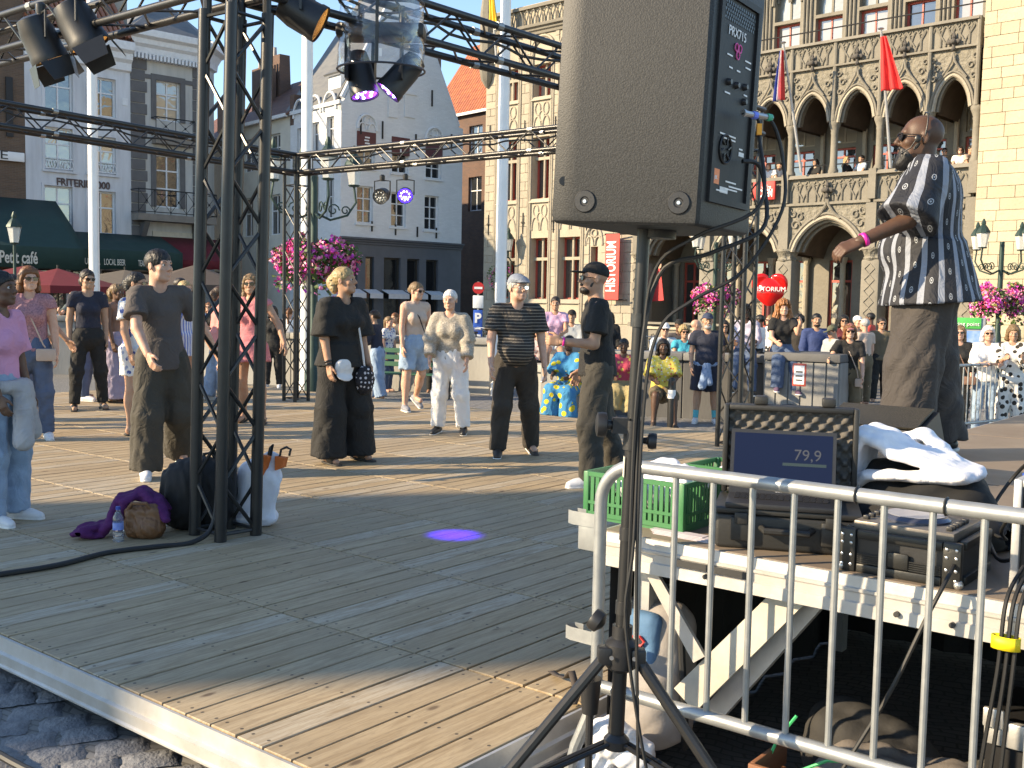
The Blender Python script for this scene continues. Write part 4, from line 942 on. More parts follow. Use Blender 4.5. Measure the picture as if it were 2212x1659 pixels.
PUR = M('purple_wool',(.085,.008,.085),.9,0,.2,20,.6,140,.004)
def strip(name, label, pts, w_, mat, th=.02, seed=1, cat='scarf'):
    r = random.Random(seed); P = [Vector(p) for p in pts]; out = []
    for i in range(len(P)-1):
        for k in range(8): out.append(P[i].lerp(P[i+1], k/8))
    out.append(P[-1]); 
    f = Field(np.min([p[:] for p in P],0)-w_*1.2, np.max([p[:] for p in P],0)+w_*1.2, .009)
    for off in range(6):
        dv = Vector((r.uniform(-.5,.5)*w_,r.uniform(-.9,.9)*w_,r.uniform(-.35,.45)*w_)); sh = r.uniform(0,6)
        for n_, (a, b_) in enumerate(zip(out[:-1:2], out[2::2])):
            e_ = Vector((0,.25*w_*math.sin(n_*1.1+sh),.3*w_*math.sin(n_*.9+sh*2))); f.cap(a+dv+e_, b_+dv+e_, w_*.48, w_*.48, .008, (1,1,.7))
    f.folds(.0025,.05,seed,(1,.3,1),3).plane((0,0,DZ+.002),(0,0,-1)); o = obj(name, np_mesh(name,[f.mesh('')]), mat); return tag(o,label,cat)
strip('cardigan','purple knitted cardigan trailing from the handbag over the floor',[(-2.52,6.14,DZ+.03),(-2.42,6.18,DZ+.03),(-2.34,6.22,DZ+.08),(-2.30,6.25,DZ+.20),(-2.20,6.30,DZ+.235),(-2.10,6.27,DZ+.20),(-2.04,6.22,DZ+.13)],.055,PUR,cat='cardigan')
wb2 = thing('water_bottle','small clear water bottle with blue cap and label on the dance floor','bottle',(-2.275,6.07,DZ)); bottle(wb2, .93)
sb_ = thing('shopping_bag','white shopping bag with orange trim and black handles beside the truss tower','bag',(-1.60,6.60,DZ), rad(-8))
WBG = M('white_bag_matte',(.74,.74,.78),.5,0,.1,8,.3,50,.006)
f = Field((-.22,-.16,-.01),(.30,.16,.52),.010)
f.cap((-.03,0,.06),(.02,0,.30),.11,.12,.05,(1.15,.75,1)).cap((.02,0,.30),(.10,0,.42),.10,.05,.05,(1.2,.5,1)).ell((-.02,0,.05),(.15,.09,.06),.04).folds(.005,.16,21,(1,1,.5),3).plane((0,0,.003),(0,0,-1))
obj('bag_body', np_mesh('wb',[f.mesh('')]), WBG, sb_)
ORF = M('orange_cloth',(.75,.16,.03),.7)
MB().prism([(.03,.31),(.075,.33),(.11,.45),(.065,.46)], lambda a,b_: (a,-.085,b_), lambda a,b_: (a+.01,-.05,b_)).build('orange_trim', ORF, sb_)
MB().prism([(.14,.36),(.185,.38),(.20,.44),(.14,.45)], lambda a,b_: (a,-.05,b_), lambda a,b_: (a+.01,.0,b_)).build('orange_trim', ORF, sb_)
for pts in ([(.09,-.04,.43),(.105,-.04,.50),(.12,-.03,.52),(.10,-.02,.44)],[(.16,-.02,.44),(.17,-.02,.49),(.20,-.01,.505),(.225,0,.49),(.215,0,.45)]): MB().tube(pts, .008, 6).build('handle', RUB, sb_)
cable('thick black power cable running across the dance floor from the truss tower', [(-2.75,5.10,DZ+.015),(-2.564,5.242,DZ+.015),(-2.36,5.45,DZ+.015),(-2.215,5.734,DZ+.015),(-2.0,5.90,DZ+.015),(-1.83,6.02,DZ+.016),(-1.74,6.12,DZ+.10),(-1.715,6.15,DZ+.4),(-1.70,6.16,DZ+1.0),(-1.67,6.16,DZ+2.2),(-1.66,6.18,DZ+3.2)], .0145, RUB, 9)
cable('pair of black cables lying on the cobbles along the floor edge', [(-2.6,4.12,.045),(-2.0,3.72,.05),(-1.6,3.42,.045),(-1.2,3.16,.04),(-.9,2.85,.045),(-.7,2.4,.04)], .014, RUB, 8)
# ---------------------------------------------------------------- flagpoles on the square
def flagpole(label, x, y, d, r=.10, h=15):
    b = at(x,y,d); t = thing('flagpole', label, 'flagpole', (b.x,b.y,GL))
    MB().lathe([(r*1.5,0),(r*1.5,.25),(r*1.1,.3),(r,1.5),(r*.96,6),(r*.6,h),(.01,h+.05)], (0,0,0), 18).build('pole', WHT, t)
    MB().cyl((r*.9,-r*.4,1.0),(r*.55,-r*.3,h-.3),.008,n=6).build('halyard', M('rope',(.6,.6,.58),.8), t)
flagpole('tall white flagpole in front of the white frites house', 204, 600, 24.0, .115)
flagpole('tall white flagpole behind the slim truss tower and flower baskets', 662, 600, 19.5, .105)
flagpole('tall white flagpole in front of the carved stone building corner', 1083, 550, 20.5, .11)
# ---------------------------------------------------------------- buildings
def glass_mat(name, col, rough=.04, spec=.9, wav=.35):
    m, nt, b = node_mat(name); tc = N(nt,'ShaderNodeTexCoord')
    ns = N(nt,'ShaderNodeTexNoise', Scale=1.6, Detail=2.0, Distortion=.8); L(nt, tc.outputs['Object'], ns.inputs['Vector'])
    b.inputs['Base Color'].default_value = (*col,1); b.inputs['Roughness'].default_value = rough; b.inputs['IOR'].default_value = 1.9; b.inputs['Specular IOR Level'].default_value = spec
    bp = N(nt,'ShaderNodeBump', Strength=wav, Distance=.03); L(nt, ns.outputs[0], bp.inputs['Height']); L(nt, bp.outputs[0], b.inputs['Normal']); return m
GLASS = glass_mat('window_glass',(.025,.028,.032)); GLASSC = glass_mat('curtained_glass',(.30,.27,.22)); GLASSD = glass_mat('dark_shop_glass',(.012,.013,.015),.06,.6)
FRW = M('window_white',(.72,.73,.74),.5,0,.15,8,.1); RENDER_W = M('white_render',(.64,.65,.67),.85,0,.0,1.6,.3,14,.01,col2=(.47,.475,.49),stretch=(1.6,1.6,.22)); RENDER_G = M('grey_render',(.52,.51,.48),.85,0,.0,1.6,.3,14,.01,col2=(.38,.37,.345),stretch=(1.6,1.6,.22))
QUOIN = M('dark_quoin_stone',(.13,.125,.125),.8,0,.2,3,.3,20,.01); IRON = M('black_iron',(.02,.02,.022),.5,.4,.1,20,.05)
def brick_mat(name, c1, c2, mortar, scale=1.0):
    m, nt, b = node_mat(name); tc = N(nt,'ShaderNodeTexCoord'); sp = N(nt,'ShaderNodeSeparateXYZ'); L(nt, tc.outputs['Object'], sp.inputs[0])
    cb = N(nt,'ShaderNodeCombineXYZ'); L(nt, mathn(nt,'ADD', sp.outputs[0], sp.outputs[1]), cb.inputs[0]); L(nt, sp.outputs[2], cb.inputs[1])
    br = N(nt,'ShaderNodeTexBrick', Scale=4.6*scale); br.inputs['Color1'].default_value = (*c1,1); br.inputs['Color2'].default_value = (*c2,1); br.inputs['Mortar'].default_value = (*mortar,1); br.inputs['Mortar Size'].default_value = .018; br.inputs['Brick Width'].default_value = 1.0; br.inputs['Row Height'].default_value = .30
    L(nt, cb.outputs[0], br.inputs['Vector'])
    ns = N(nt,'ShaderNodeTexNoise', Scale=1.3, Detail=6.0); L(nt, tc.outputs['Object'], ns.inputs['Vector'])
    c = mixc(nt, mathn(nt,'MULTIPLY', ramp(nt, ns.outputs[0], .4,.75), .5), br.outputs['Color'], tuple(x*(.5 if c1[0] < .4 else .82) for x in c1))
    L(nt, c, b.inputs['Base Color']); b.inputs['Roughness'].default_value = .85
    bp = N(nt,'ShaderNodeBump', Strength=.5, Distance=.01); bp.invert = True; L(nt, br.outputs['Fac'], bp.inputs['Height']); L(nt, bp.outputs[0], b.inputs['Normal']); return m
BRICK = brick_mat('brown_brick',(.16,.095,.06),(.12,.075,.05),(.16,.14,.12)); BRICKR = brick_mat('dark_red_brick',(.15,.08,.055),(.11,.065,.05),(.13,.115,.10))
def tile_mat(name, c1, c2, sx=4.2, sz=3.6):
    m, nt, b = node_mat(name); tc = N(nt,'ShaderNodeTexCoord'); sp = N(nt,'ShaderNodeSeparateXYZ'); L(nt, tc.outputs['Object'], sp.inputs[0])
    wv = mathn(nt,'SINE', mathn(nt,'MULTIPLY', sp.outputs[0], 6.283*sx)); rw = mathn(nt,'FRACT', mathn(nt,'MULTIPLY', sp.outputs[2], sz))
    ns = N(nt,'ShaderNodeTexNoise', Scale=3.0, Detail=5.0); L(nt, tc.outputs['Object'], ns.inputs['Vector'])
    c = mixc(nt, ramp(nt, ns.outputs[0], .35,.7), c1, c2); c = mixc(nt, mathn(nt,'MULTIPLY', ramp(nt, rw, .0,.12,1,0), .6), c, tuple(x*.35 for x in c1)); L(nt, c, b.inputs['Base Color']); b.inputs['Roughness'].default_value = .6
    h = mathn(nt,'ADD', wv, mathn(nt,'MULTIPLY', rw, -1.0)); bp = N(nt,'ShaderNodeBump', Strength=.9, Distance=.04); L(nt, h, bp.inputs['Height']); L(nt, bp.outputs[0], b.inputs['Normal']); return m
TILER = tile_mat('red_roof_tiles',(.42,.13,.05),(.30,.085,.04)); TILED = tile_mat('brown_roof_tiles',(.19,.085,.055),(.13,.065,.05)); SLATE = M('grey_slate',(.10,.105,.11),.6,0,.0,2,.5,6,.02,col2=(.15,.15,.145),stretch=(1,1,3))
class Fac:
    def __init__(s, name, label, p, az, cat='house'):
        s.p = Vector((p[0],p[1],0)); s.rz = pi/2-az; s.X = Vector((math.sin(az),math.cos(az),0)); s.Y = Vector((-s.X.y,s.X.x,0)); s.t = thing(name, label, cat, s.p, s.rz)
        s.a = az
    def fp(s, x, y, dep=0.0):
        r = ray(x,y); q = s.p + s.Y*dep - Vector((0,0,CZ)); k = (q.x*s.Y.x+q.y*s.Y.y)/(r.x*s.Y.x+r.y*s.Y.y); h = r*k
        w_ = h-(s.p); return (w_.x*s.X.x+w_.y*s.X.y, CZ+h.z)
    def rect(s, x0,y0,x1,y1,dep=0.0):
        a, b_, c, d = s.fp(x0,y0,dep), s.fp(x1,y0,dep), s.fp(x0,y1,dep), s.fp(x1,y1,dep)
        return ((a[0]+c[0])/2, (b_[0]+d[0])/2, (c[1]+d[1])/2, (a[1]+b_[1])/2)          # s0,s1,z0,z1
def wall_mesh(s0,s1,z0,z1, ops, depth=.22, y=0.0, thick=.3):
    """front wall with real rectangular openings and reveals"""
    xs = sorted({s0,s1,*[min(max(v,s0),s1) for o in ops for v in o[:2]]}); zs = sorted({z0,z1,*[min(max(v,z0),z1) for o in ops for v in o[2:4]]}); b = MB()
    for i in range(len(xs)-1):
        for j in range(len(zs)-1):
            cx, cz = (xs[i]+xs[i+1])/2, (zs[j]+zs[j+1])/2
            if any(o[0] < cx < o[1] and o[2] < cz < o[3] for o in ops): continue
            b.add([(xs[i],y,zs[j]),(xs[i+1],y,zs[j]),(xs[i+1],y,zs[j+1]),(xs[i],y,zs[j+1])], [(0,1,2,3)])
    for a0,a1,c0,c1 in [o[:4] for o in ops]:
        b.add([(a0,y,c0),(a1,y,c0),(a1,y+depth,c0),(a0,y+depth,c0)],[(0,3,2,1)]); b.add([(a0,y,c1),(a1,y,c1),(a1,y+depth,c1),(a0,y+depth,c1)],[(0,1,2,3)])
        b.add([(a0,y,c0),(a0,y,c1),(a0,y+depth,c1),(a0,y+depth,c0)],[(0,3,2,1)]); b.add([(a1,y,c0),(a1,y,c1),(a1,y+depth,c1),(a1,y+depth,c0)],[(0,1,2,3)])
    return b
def window(par, a0,a1,c0,c1, y=.16, frame=FRW, glass=GLASS, cols=2, rows=(.62,), fw=.06, mid=.05, name='window'):
    """frame with separate panes; rows are the heights (fraction) of the transoms"""
    f = MB(); d = .07
    for x0,x1,z0,z1 in ((a0,a0+fw,c0,c1),(a1-fw,a1,c0,c1),(a0+fw,a1-fw,c0,c0+fw),(a0+fw,a1-fw,c1-fw,c1)): f.box(x0,x1,y,y+d,z0,z1)
    xs = [a0+fw]+[a0+(a1-a0)*k/cols for k in range(1,cols)]+[a1-fw]; zs = [c0+fw]+[c0+(c1-c0)*r_ for r_ in rows]+[c1-fw]
    for x in xs[1:-1]: f.box(x-mid/2,x+mid/2,y+.008,y+d-.004,c0+fw,c1-fw)
    for z in zs[1:-1]: f.box(a0+fw,a1-fw,y+.004,y+d-.008,z-mid/2,z+mid/2)
    w_ = f.build(name, frame, par, False)
    for i in range(len(xs)-1):
        for j in range(len(zs)-1): 
            t = random.uniform(-.006,.006)
            g = MB(); g.add([(xs[i],y+.045+t,zs[j]),(xs[i+1],y+.045-t,zs[j]),(xs[i+1],y+.045-t,zs[j+1]),(xs[i],y+.045+t,zs[j+1])],[(0,1,2,3)]); g.build('pane', glass, w_, False)
    return w_
def surround(par, a0,a1,c0,c1, w_, out, mat, sill=True):
    f = MB(); f.box(a0-w_,a0,-out,.02,c0,c1); f.box(a1,a1+w_,-out,.02,c0,c1); f.box(a0-w_,a1+w_,-out,.02,c1,c1+w_)
    if sill: f.box(a0-w_*1.2,a1+w_*1.2,-out-.06,.02,c0-.09,c0-.001)
    return f.build('window_surround', mat, par, False)
def cornice(par, s0,s1,z,h,out,mat,dent=0, name='cornice'):
    pr = [(0,z),(-out*.25,z+h*.05),(-out*.3,z+h*.3),(-out*.55,z+h*.42),(-out*.6,z+h*.62),(-out*.95,z+h*.72),(-out,z+h*.92),(-out,z+h),(0,z+h)]
    MB().prism(pr, lambda a,b_: (s0,a,b_), lambda a,b_: (s1,a,b_)).build(name, mat, par, True, 30)
    if dent:
        n = int((s1-s0)/dent); me = MB().box(0,dent*.55,-out*.55,0,0,h*.22).mesh('dentil', False); me.materials.append(mat)
        for k in range(n): inst('dentil', me, par, (s0+(k+.2)*dent, -.01, z-h*.22))
def letters(par, s_, size, x, y, z, mat, name='lettering', sx=1.0, depth=.01, rot=None, bold=0.0, width=None):
    me = text_mesh(s_, size, depth, sx, 0, bold)
    if width:
        xs = [v.co.x for v in me.vertices]; k = width/max(1e-6,max(xs)-min(xs)); me.transform(Matrix.Scale(k,4,(1,0,0)))
    o = obj(name, me, mat, par); o.location = (x,y,z)
    if rot: o.rotation_euler = rot
    return o
def roof(par, pts, faces, mat, name='roof', th=.08):
    b = MB(); b.add(pts, faces); o = b.build(name, mat, par, False); m_ = o.modifiers.new('s','SOLIDIFY'); m_.thickness = th; m_.offset = -1; return o
def chimney(par, x,y,z0,z1,w_=.7,d_=.6,mat=BRICKR,pots=2, tap=1.0):
    c = MB(); c.add([(x-w_/2,y-d_/2,z0),(x+w_/2,y-d_/2,z0),(x+w_/2,y+d_/2,z0),(x-w_/2,y+d_/2,z0),(x-w_/2*tap,y-d_/2*tap,z1),(x+w_/2*tap,y-d_/2*tap,z1),(x+w_/2*tap,y+d_/2*tap,z1),(x-w_/2*tap,y+d_/2*tap,z1)], [(0,3,2,1),(4,5,6,7),(0,1,5,4),(1,2,6,5),(2,3,7,6),(3,0,4,7)])
    o = c.build('chimney', mat, par, False)
    for k in range(pots): MB().lathe([(.09,z1),(.10,z1+.05),(.08,z1+.45),(.09,z1+.5)], (x-w_*.35+k*w_*.7/max(1,pots-1),y,0), 10).build('chimney_pot', M('metal_pot',(.30,.28,.27),.5,.4), o)
    return o
# ---- row on the left: white frites house, grey corner house, brick cafe
LAZ = rad(47.5); P2 = Vector((-17.25,43.5,0)); LX = Vector((math.sin(LAZ),math.cos(LAZ),0))
def srow(x, y=400): 
    r = ray(x,y); Yv = Vector((-LX.y,LX.x,0)); k = (P2.x*Yv.x+P2.y*Yv.y)/(r.x*Yv.x+r.y*Yv.y); h = r*k-P2; return h.x*LX.x+h.y*LX.y
sA, sB, sC = srow(56), srow(283), srow(437)
def lp(s_): return P2+LX*s_
H2 = Fac('white_house','white rendered house with red tiled roof and frites shop awning','',0) if False else None
h2 = Fac('frites_house','white rendered house over a green awning with red tiles and tall windows', lp(sA), LAZ)
W2 = sB-sA
zc = h2.fp(170,140)[1]
ops = []; spec = []
for (x0,y0,x1,y1,kind) in ((96,152,157,243,0),(191,168,250,252,0),(97,276,157,368,1),(191,295,250,376,1),(96,402,157,500,2),(191,413,250,506,2)):
    r_ = h2.rect(x0,y0,x1,y1); ops.append(r_); spec.append((r_,kind))
wall_mesh(0,W2,0,zc,ops).build('wall', RENDER_W, h2.t, False)
MB().box(0,W2,.23,6,0,zc).build('house_core', M('dark_inside',(.03,.028,.025),.9), h2.t, False)
for r_,k in spec:
    window(h2.t,*r_,.14,FRW,(GLASS,GLASSC,GLASSC)[k] if random.random() < .75 else GLASS,2,(.62,),.07,.06); surround(h2.t,*r_,.10,.035,RENDER_W)
    if k == 1:
        g = MB(); a0,a1,c0,c1 = r_; n = 9
        for q in range(n):
            x = a0+(a1-a0)*(q+.5)/n; g.tube([(x+.07*math.cos(t)*(.6+.4*math.sin(2*t+q)),-.03,c0+.24+.16*math.sin(t)) for t in [2*pi*i/10 for i in range(10)]], .016, 5, closed=True)
        g.cyl((a0,-.03,c0+.46),(a1,-.03,c0+.46),.02,n=6); g.cyl((a0,-.03,c0+.06),(a1,-.03,c0+.06),.02,n=6); g.build('window_guard', FRW, h2.t, True, kind='stuff')
cornice(h2.t,-.02,W2,zc,1.15,.55,FRW)
LB = M('brown_letters',(.10,.06,.055),.6)
a, b_ = h2.fp(121,398), h2.fp(236,408)
letters(h2.t,'FRITERIE 2000',.42,a[0],-.03,a[1]-.03,LB,width=b_[0]-a[0],depth=.02,bold=.008)
zr = zc+1.15
roof(h2.t,[(-.02,-.5,zr),(W2,-.5,zr),(W2,4,zr+4.3),(-.02,4,zr+4.3)],[(0,1,2,3)],TILED)
pan = MB(); pan.lathe([(.09,0),(.105,.30)],(0,0,0),8,(0,.72,.69),cap=False); pme = pan.mesh('roof_tile'); pme.materials.append(M('red_pantile',(.34,.115,.055),.45,0,.3,4,.1))
for j in range(9):
    for i in range(int(W2/.23)): inst('roof_tile', pme, h2.t, (.1+i*.23, -.48+j*.235, zr+.10+j*.225))
a = h2.fp(243,70,2.0); chimney(h2.t,a[0],2.0,zr+1.0,zr+7.0,.95,.8,M('pale_brick',(.36,.33,.29),.85,0,.3,20,.4,30,.01),0)
MB().box(W2-.35,W2-.12,-.03,0,h2.fp(270,212)[1]-.3,h2.fp(270,212)[1]).build('alarm_box', FRW, h2.t, False)
# grey corner house
h3 = Fac('corner_house','grey rendered corner house with dark quoins, iron balconies and slate roof', lp(sB), LAZ)
W3 = sC-sB; z3 = h3.fp(340,121)[1]; CH = 1.6
ops = [h3.rect(337,176,389,262), h3.rect(337,335,389,449)]
wall_mesh(0.002,W3,0,z3,ops).build('wall', RENDER_G, h3.t, False)
cx = math.cos(pi/4)*CH
def strip_wall(par, p, q, z0, z1, mat, name='wall'):
    b = MB(); b.add([(p[0],p[1],z0),(q[0],q[1],z0),(q[0],q[1],z1),(p[0],p[1],z1)],[(0,1,2,3)]); return b.build(name, mat, par, False)
strip_wall(h3.t,(W3,0),(W3+cx,cx),0,z3,RENDER_G); strip_wall(h3.t,(W3+cx,cx),(W3+cx,9),0,z3,RENDER_G)
MB().box(.01,W3-.01,.3,8.5,0,z3).build('house_core', M('dark_inside',(.03,.028,.025),.9), h3.t, False)
for r_ in ops: window(h3.t,*r_,.14,FRW,GLASSC if r_ is ops[0] else GLASS,2,(.33,.66) if r_ is ops[0] else (.36,.70),.07,.06); surround(h3.t,*r_,.22,.05,QUOIN,False)
n = int((z3-4.2)/.46); 
for k in range(n):
    for (x0,x1) in ((.0,.62),(W3-.45,W3)):
        wv = .08 if k % 2 else 0; MB().rbox(x0+.01,x1+(wv if x0 == 0 else 0),-.05,.0,4.2+k*.46,4.2+k*.46+.43,.012,1).build('quoin', QUOIN, h3.t, False)
MB().box(.0,W3+.03,-.04,-.001,z3-1.0,z3-.82).build('string_course', QUOIN, h3.t, False)
cornice(h3.t,-.15,W3+.02,z3-.05,.95,.6,FRW,.16)
b = MB(); pr = [(0,z3-.05),(-.15,z3),(-.18,z3+.25),(-.36,z3+.55),(-.6,z3+.68),(-.6,z3+.9),(0,z3+.9)]
b.prism(pr, lambda a,q: (W3-a*.35,a,q), lambda a,q: (W3+cx-a*.9,cx+a*.35,q)); b.build('cornice', FRW, h3.t, True, 30)
b = MB(); b.prism(pr, lambda a,q: (W3+cx-a,cx,q), lambda a,q: (W3+cx-a,9,q)); b.build('cornice', FRW, h3.t, True, 30)
ap = h3.fp(353,2,3.0)
roof(h3.t,[(-.15,-.5,z3+.9),(W3,-.5,z3+.9),(W3+cx+.5,cx-.2,z3+.9),(W3+cx+.5,9,z3+.9),(-.15,9,z3+.9),(ap[0],3.0,ap[1]),(ap[0],6.5,ap[1])],[(0,1,5),(1,2,5),(2,3,6,5),(3,4,6),(4,0,5,6)],SLATE)
def balcony(par, x0,x1,z,out,h,style=0):
    MB().box(x0,x1,-out,-.003,z-.28,z).build('balcony_slab', M('weathered_stone',(.24,.21,.18),.85,0,.3,3,.3), par, False)
    MB().tube([(x0,0,z+h),(x0,-out,z+h),(x1,-out,z+h),(x1,0,z+h)], .025, 6).build('handrail', IRON, par)
    MB().tube([(x0,0,z+.08),(x0,-out,z+.08),(x1,-out,z+.08),(x1,0,z+.08)], .018, 6).build('bottom_rail', IRON, par)
    n = max(2,int((x1-x0)/.62))
    for k in range(n+1): x = x0+(x1-x0)*k/n; MB().cyl((x,-out,z),(x,-out,z+h),.016,n=6).build('baluster', IRON, par)
    for k in range(n):
        a0, a1 = x0+(x1-x0)*k/n, x0+(x1-x0)*(k+1)/n
        MB().cyl((a0,-out,z+.08),(a1,-out,z+h),.011,n=5).build('diagonal', IRON, par); MB().cyl((a0,-out,z+h),(a1,-out,z+.08),.011,n=5).build('diagonal', IRON, par)
        MB().ball(((a0+a1)/2,-out,z+h/2+.04),.05,8,6).build('boss', IRON, par)
zb = h3.fp(340,468)[1]; balcony(h3.t,.0,W3+.3,zb+.05,.75,1.0)
zb2 = h3.fp(360,300)[1]; balcony(h3.t,.9,W3-.55,zb2,.45,.8)
for x in (.35,W3-.5): MB().prism([(0,zb-.25),(-.6,zb-.25),(-.1,zb-1.0),(0,zb-1.0)], lambda a,q,x=x: (x,a,q), lambda a,q,x=x: (x+.22,a,q)).build('bracket', QUOIN, h3.t, False)
MB().box(.9,W3-.1,-.06,0,zb-1.05,zb-.62).build('sign_board', M('cream_board',(.55,.50,.40),.6), h3.t, False)
# brick cafe at the left edge
h1 = Fac('brick_house','dark brown brick cafe house with stone window bands', lp(sA-7.0), LAZ)
W1 = 7.0; z1 = zc+2.6
ops = [h1.rect(-24,150,18,196), h1.rect(-24,205,20,240), h1.rect(-24,254,22,300), h1.rect(-24,345,22,376), h1.rect(-24,382,22,428)]
ops = [(W1-3.1,W1-1.3,o[2],o[3]) for o in ops]+[(W1-6.2,W1-4.4,o[2],o[3]) for o in ops]
wall_mesh(0,W1-.003,0,z1,ops).build('wall', BRICK, h1.t, False); MB().box(0,W1-.01,.23,6,0,z1).build('house_core', M('dark_inside',(.03,.028,.025),.9), h1.t, False)
STN = M('grey_band_stone',(.27,.25,.22),.8,0,.2,3,.3)
for k, o in enumerate(ops):
    window(h1.t,*o,.14,FRW if k % 5 in (2,4) else STN,glass_mat('green_leaded_glass',(.10,.14,.09)) if k % 5 in (1,3) else GLASSC,3 if k % 5 in (1,3) else 2,(.33,.66) if k % 5 in (1,3) else (.6,),.07,.035); MB().box(o[0]-.1,o[1]+.25,-.06,.02,o[2]-.18,o[2]-.02).build('sill', STN, h1.t, False); MB().box(o[0]-.1,o[1]+.2,-.04,.02,o[3]+.01,o[3]+.2).build('lintel', STN, h1.t, False)
sg = h1.rect(-60,326,50,346); bd = thing('cafe_sign','white board sign lettered CAFE on the brick house front','sign', h1.p+h1.X*sg[0]-h1.Y*.10+Vector((0,0,sg[2])), h1.rz)
MB().rbox(0,sg[1]-sg[0],-.08,.0,0,sg[3]-sg[2],.02).build('board', WHT, bd); letters(bd,'CAFE',.46,sg[1]-sg[0]-2.15,-.09,.05,M('black_letters',(.03,.03,.03),.6),width=1.5)
MB().box(W1-.7,W1-.45,-.08,-.02,h1.fp(40,230)[1]-1.2,h1.fp(40,170)[1]).build('wall_anchor', IRON, h1.t, False)
roof(h1.t,[(0,-.3,z1),(W1,-.3,z1),(W1,4,z1+4),(0,4,z1+4)],[(0,1,2,3)],TILED)
# awnings and shop fronts (each its own thing)
AWG = M('dark_green_canvas',(.012,.05,.045),.8,0,.2,3,.2,40,.003); AWR = M('burgundy_canvas',(.16,.012,.02),.8,0,.2,3,.2,40,.003)
def awning(label, fac, x0,x1,ztop,zbot,out,val,mat,texts=()):
    t = thing('awning', label, 'awning', fac.p+fac.X*x0-fac.Y*.05, fac.rz); w_ = x1-x0; n = 24
    b = MB()
    for k in range(n+1):
        x = w_*k/n; sag = .03*math.sin(k*1.9); b.v += [(x,0,ztop),(x,-out*.55,(ztop+zbot)/2-.04+sag*.4),(x,-out,zbot),(x,-out-.02+.03*math.sin(k*2.7),zbot-val+.02*math.sin(k*1.3))]
    b.f = [(4*k+j,4*k+4+j,4*k+5+j,4*k+1+j) for k in range(n) for j in range(3)]
    o = b.build('canvas', mat, t, True, 30); o.modifiers.new('s','SOLIDIFY').thickness = .015
    for x in (.02,w_-.02): c = MB(); c.add([(x,0,ztop),(x,-out,zbot),(x,-out,zbot-val*.8),(x,0,zbot-val*.6)],[(0,1,2,3)]); c.build('side_panel', mat, t, False)
    for s_, xx, sz, wd, bo in texts: letters(t,s_,sz,xx,-out-.06,zbot-val*.78,M('awning_letters',(.62,.60,.52),.7),width=wd,depth=.006,bold=bo)
    return t
v0 = h2.fp(150,512,-2.2); v1 = h2.fp(250,540,-2.2)
xF = h2.fp(145,555,-2.2)[0]; xL = h2.fp(222,560,-2.2)[0]; xT = h2.fp(296,565,-2.2)[0]; wF = h2.fp(196,555,-2.2)[0]-xF; wL = h2.fp(268,560,-2.2)[0]-xL
zv = h2.fp(200,545,-2.2)[1]
awning('dark green awning lettered FRIET BURGER and LOCAL BEER under the white house', h2, .25, W2+1.2, h2.fp(180,502)[1], zv+.12, 2.2, .75, AWG, (('FRIET BURGER',xF-.25,.34,wF*1.35,.004),('LOCAL BEER',xL-.25,.34,wL,.004),('TEAROOM',xT-.25,.34,wL*.75,.004)))
zt = h1.fp(20,428)[1]
px0 = h1.fp(-4,545,-3.0)[0]; px1 = h1.fp(78,552,-3.0)[0]; zp = h1.fp(40,540,-3.0)[1]
awning('steep dark green awning lettered Petit cafe on the brick house', h1, -.5, W1+1.1, zt, zp+.15, 3.0, .8, AWG, (('Petit café',px0+.5,.62,px1-px0,.012),))
z5 = h3.fp(400,520)[1]; awning('burgundy awning under the balcony of the grey corner house', h3, 1.0, W3+.8, z5+.1, z5-.9, 1.6, .35, AWR)
for fac, x0, x1, lab in ((h2,.3,W2-.1,'frites'),(h3,.3,W3-.2,'corner')):
    for k in range(3):
        a0 = x0+(x1-x0)*k/3; window(fac.t,a0+.1,a0+(x1-x0)/3-.1,.35,2.7,-.06,M('dark_shop_frame',(.03,.025,.02),.5),GLASSD,2,(.75,),.08,.05,'shop_window')
sg = h3.rect(378,597,446,612,-.3); bd = thing('shop_sign','long dark sign lettered CHOCOLATE over the corner shop','sign', h3.p+h3.X*(sg[0]-.9)-h3.Y*.18+Vector((0,0,sg[2])), h3.rz)
MB().rbox(0,sg[1]-sg[0]+1.6,-.06,0,0,.55,.01).build('board', M('sign_dark',(.04,.035,.03),.5), bd); letters(bd,'CHOCOLATE',.42,.15,-.075,.10,WHT,width=sg[1]-sg[0]+1.2)
# parasols before the cafe
def parasol(label, c, r, z, mat, h=.75):
    t = thing('parasol', label, 'parasol', (c.x,c.y,0)); n = 8; b = MB(); b.v = [(0,0,z+h)]
    for k in range(n): a = 2*pi*k/n+.3; b.v += [(r*math.cos(a),r*math.sin(a),z),(r*.99*math.cos(a),r*.99*math.sin(a),z-.22)]
    for k in range(n): k2 = (k+1)%n; b.f += [(0,1+2*k,1+2*k2),(1+2*k,2+2*k,2+2*k2,1+2*k2)]
    o = b.build('canopy', mat, t, False); o.modifiers.new('s','SOLIDIFY').thickness = .02
    MB().cyl((0,0,0),(0,0,z+h+.1),.035,n=8).build('pole', BLK, t)
    for k in range(n): a = 2*pi*k/n+.3; MB().cyl((0,0,z+h-.08),(r*.97*math.cos(a),r*.97*math.sin(a),z-.02),.014,n=5).build('rib', BLK, t)
    return t
c = at(50,600,34); parasol('wide burgundy parasol before the brick cafe', c, 2.6, c.z-.25, AWR, .62)
c = at(125,604,33); parasol('burgundy parasol beside the white flagpole at the cafe terrace', c, 2.0, c.z-.2, AWR, .55)
BEI = M('beige_canvas',(.12,.10,.08),.85); c = at(270,602,36); parasol('brown parasol in front of the shop sign', c, 2.4, c.z-.2, BEI, .5)
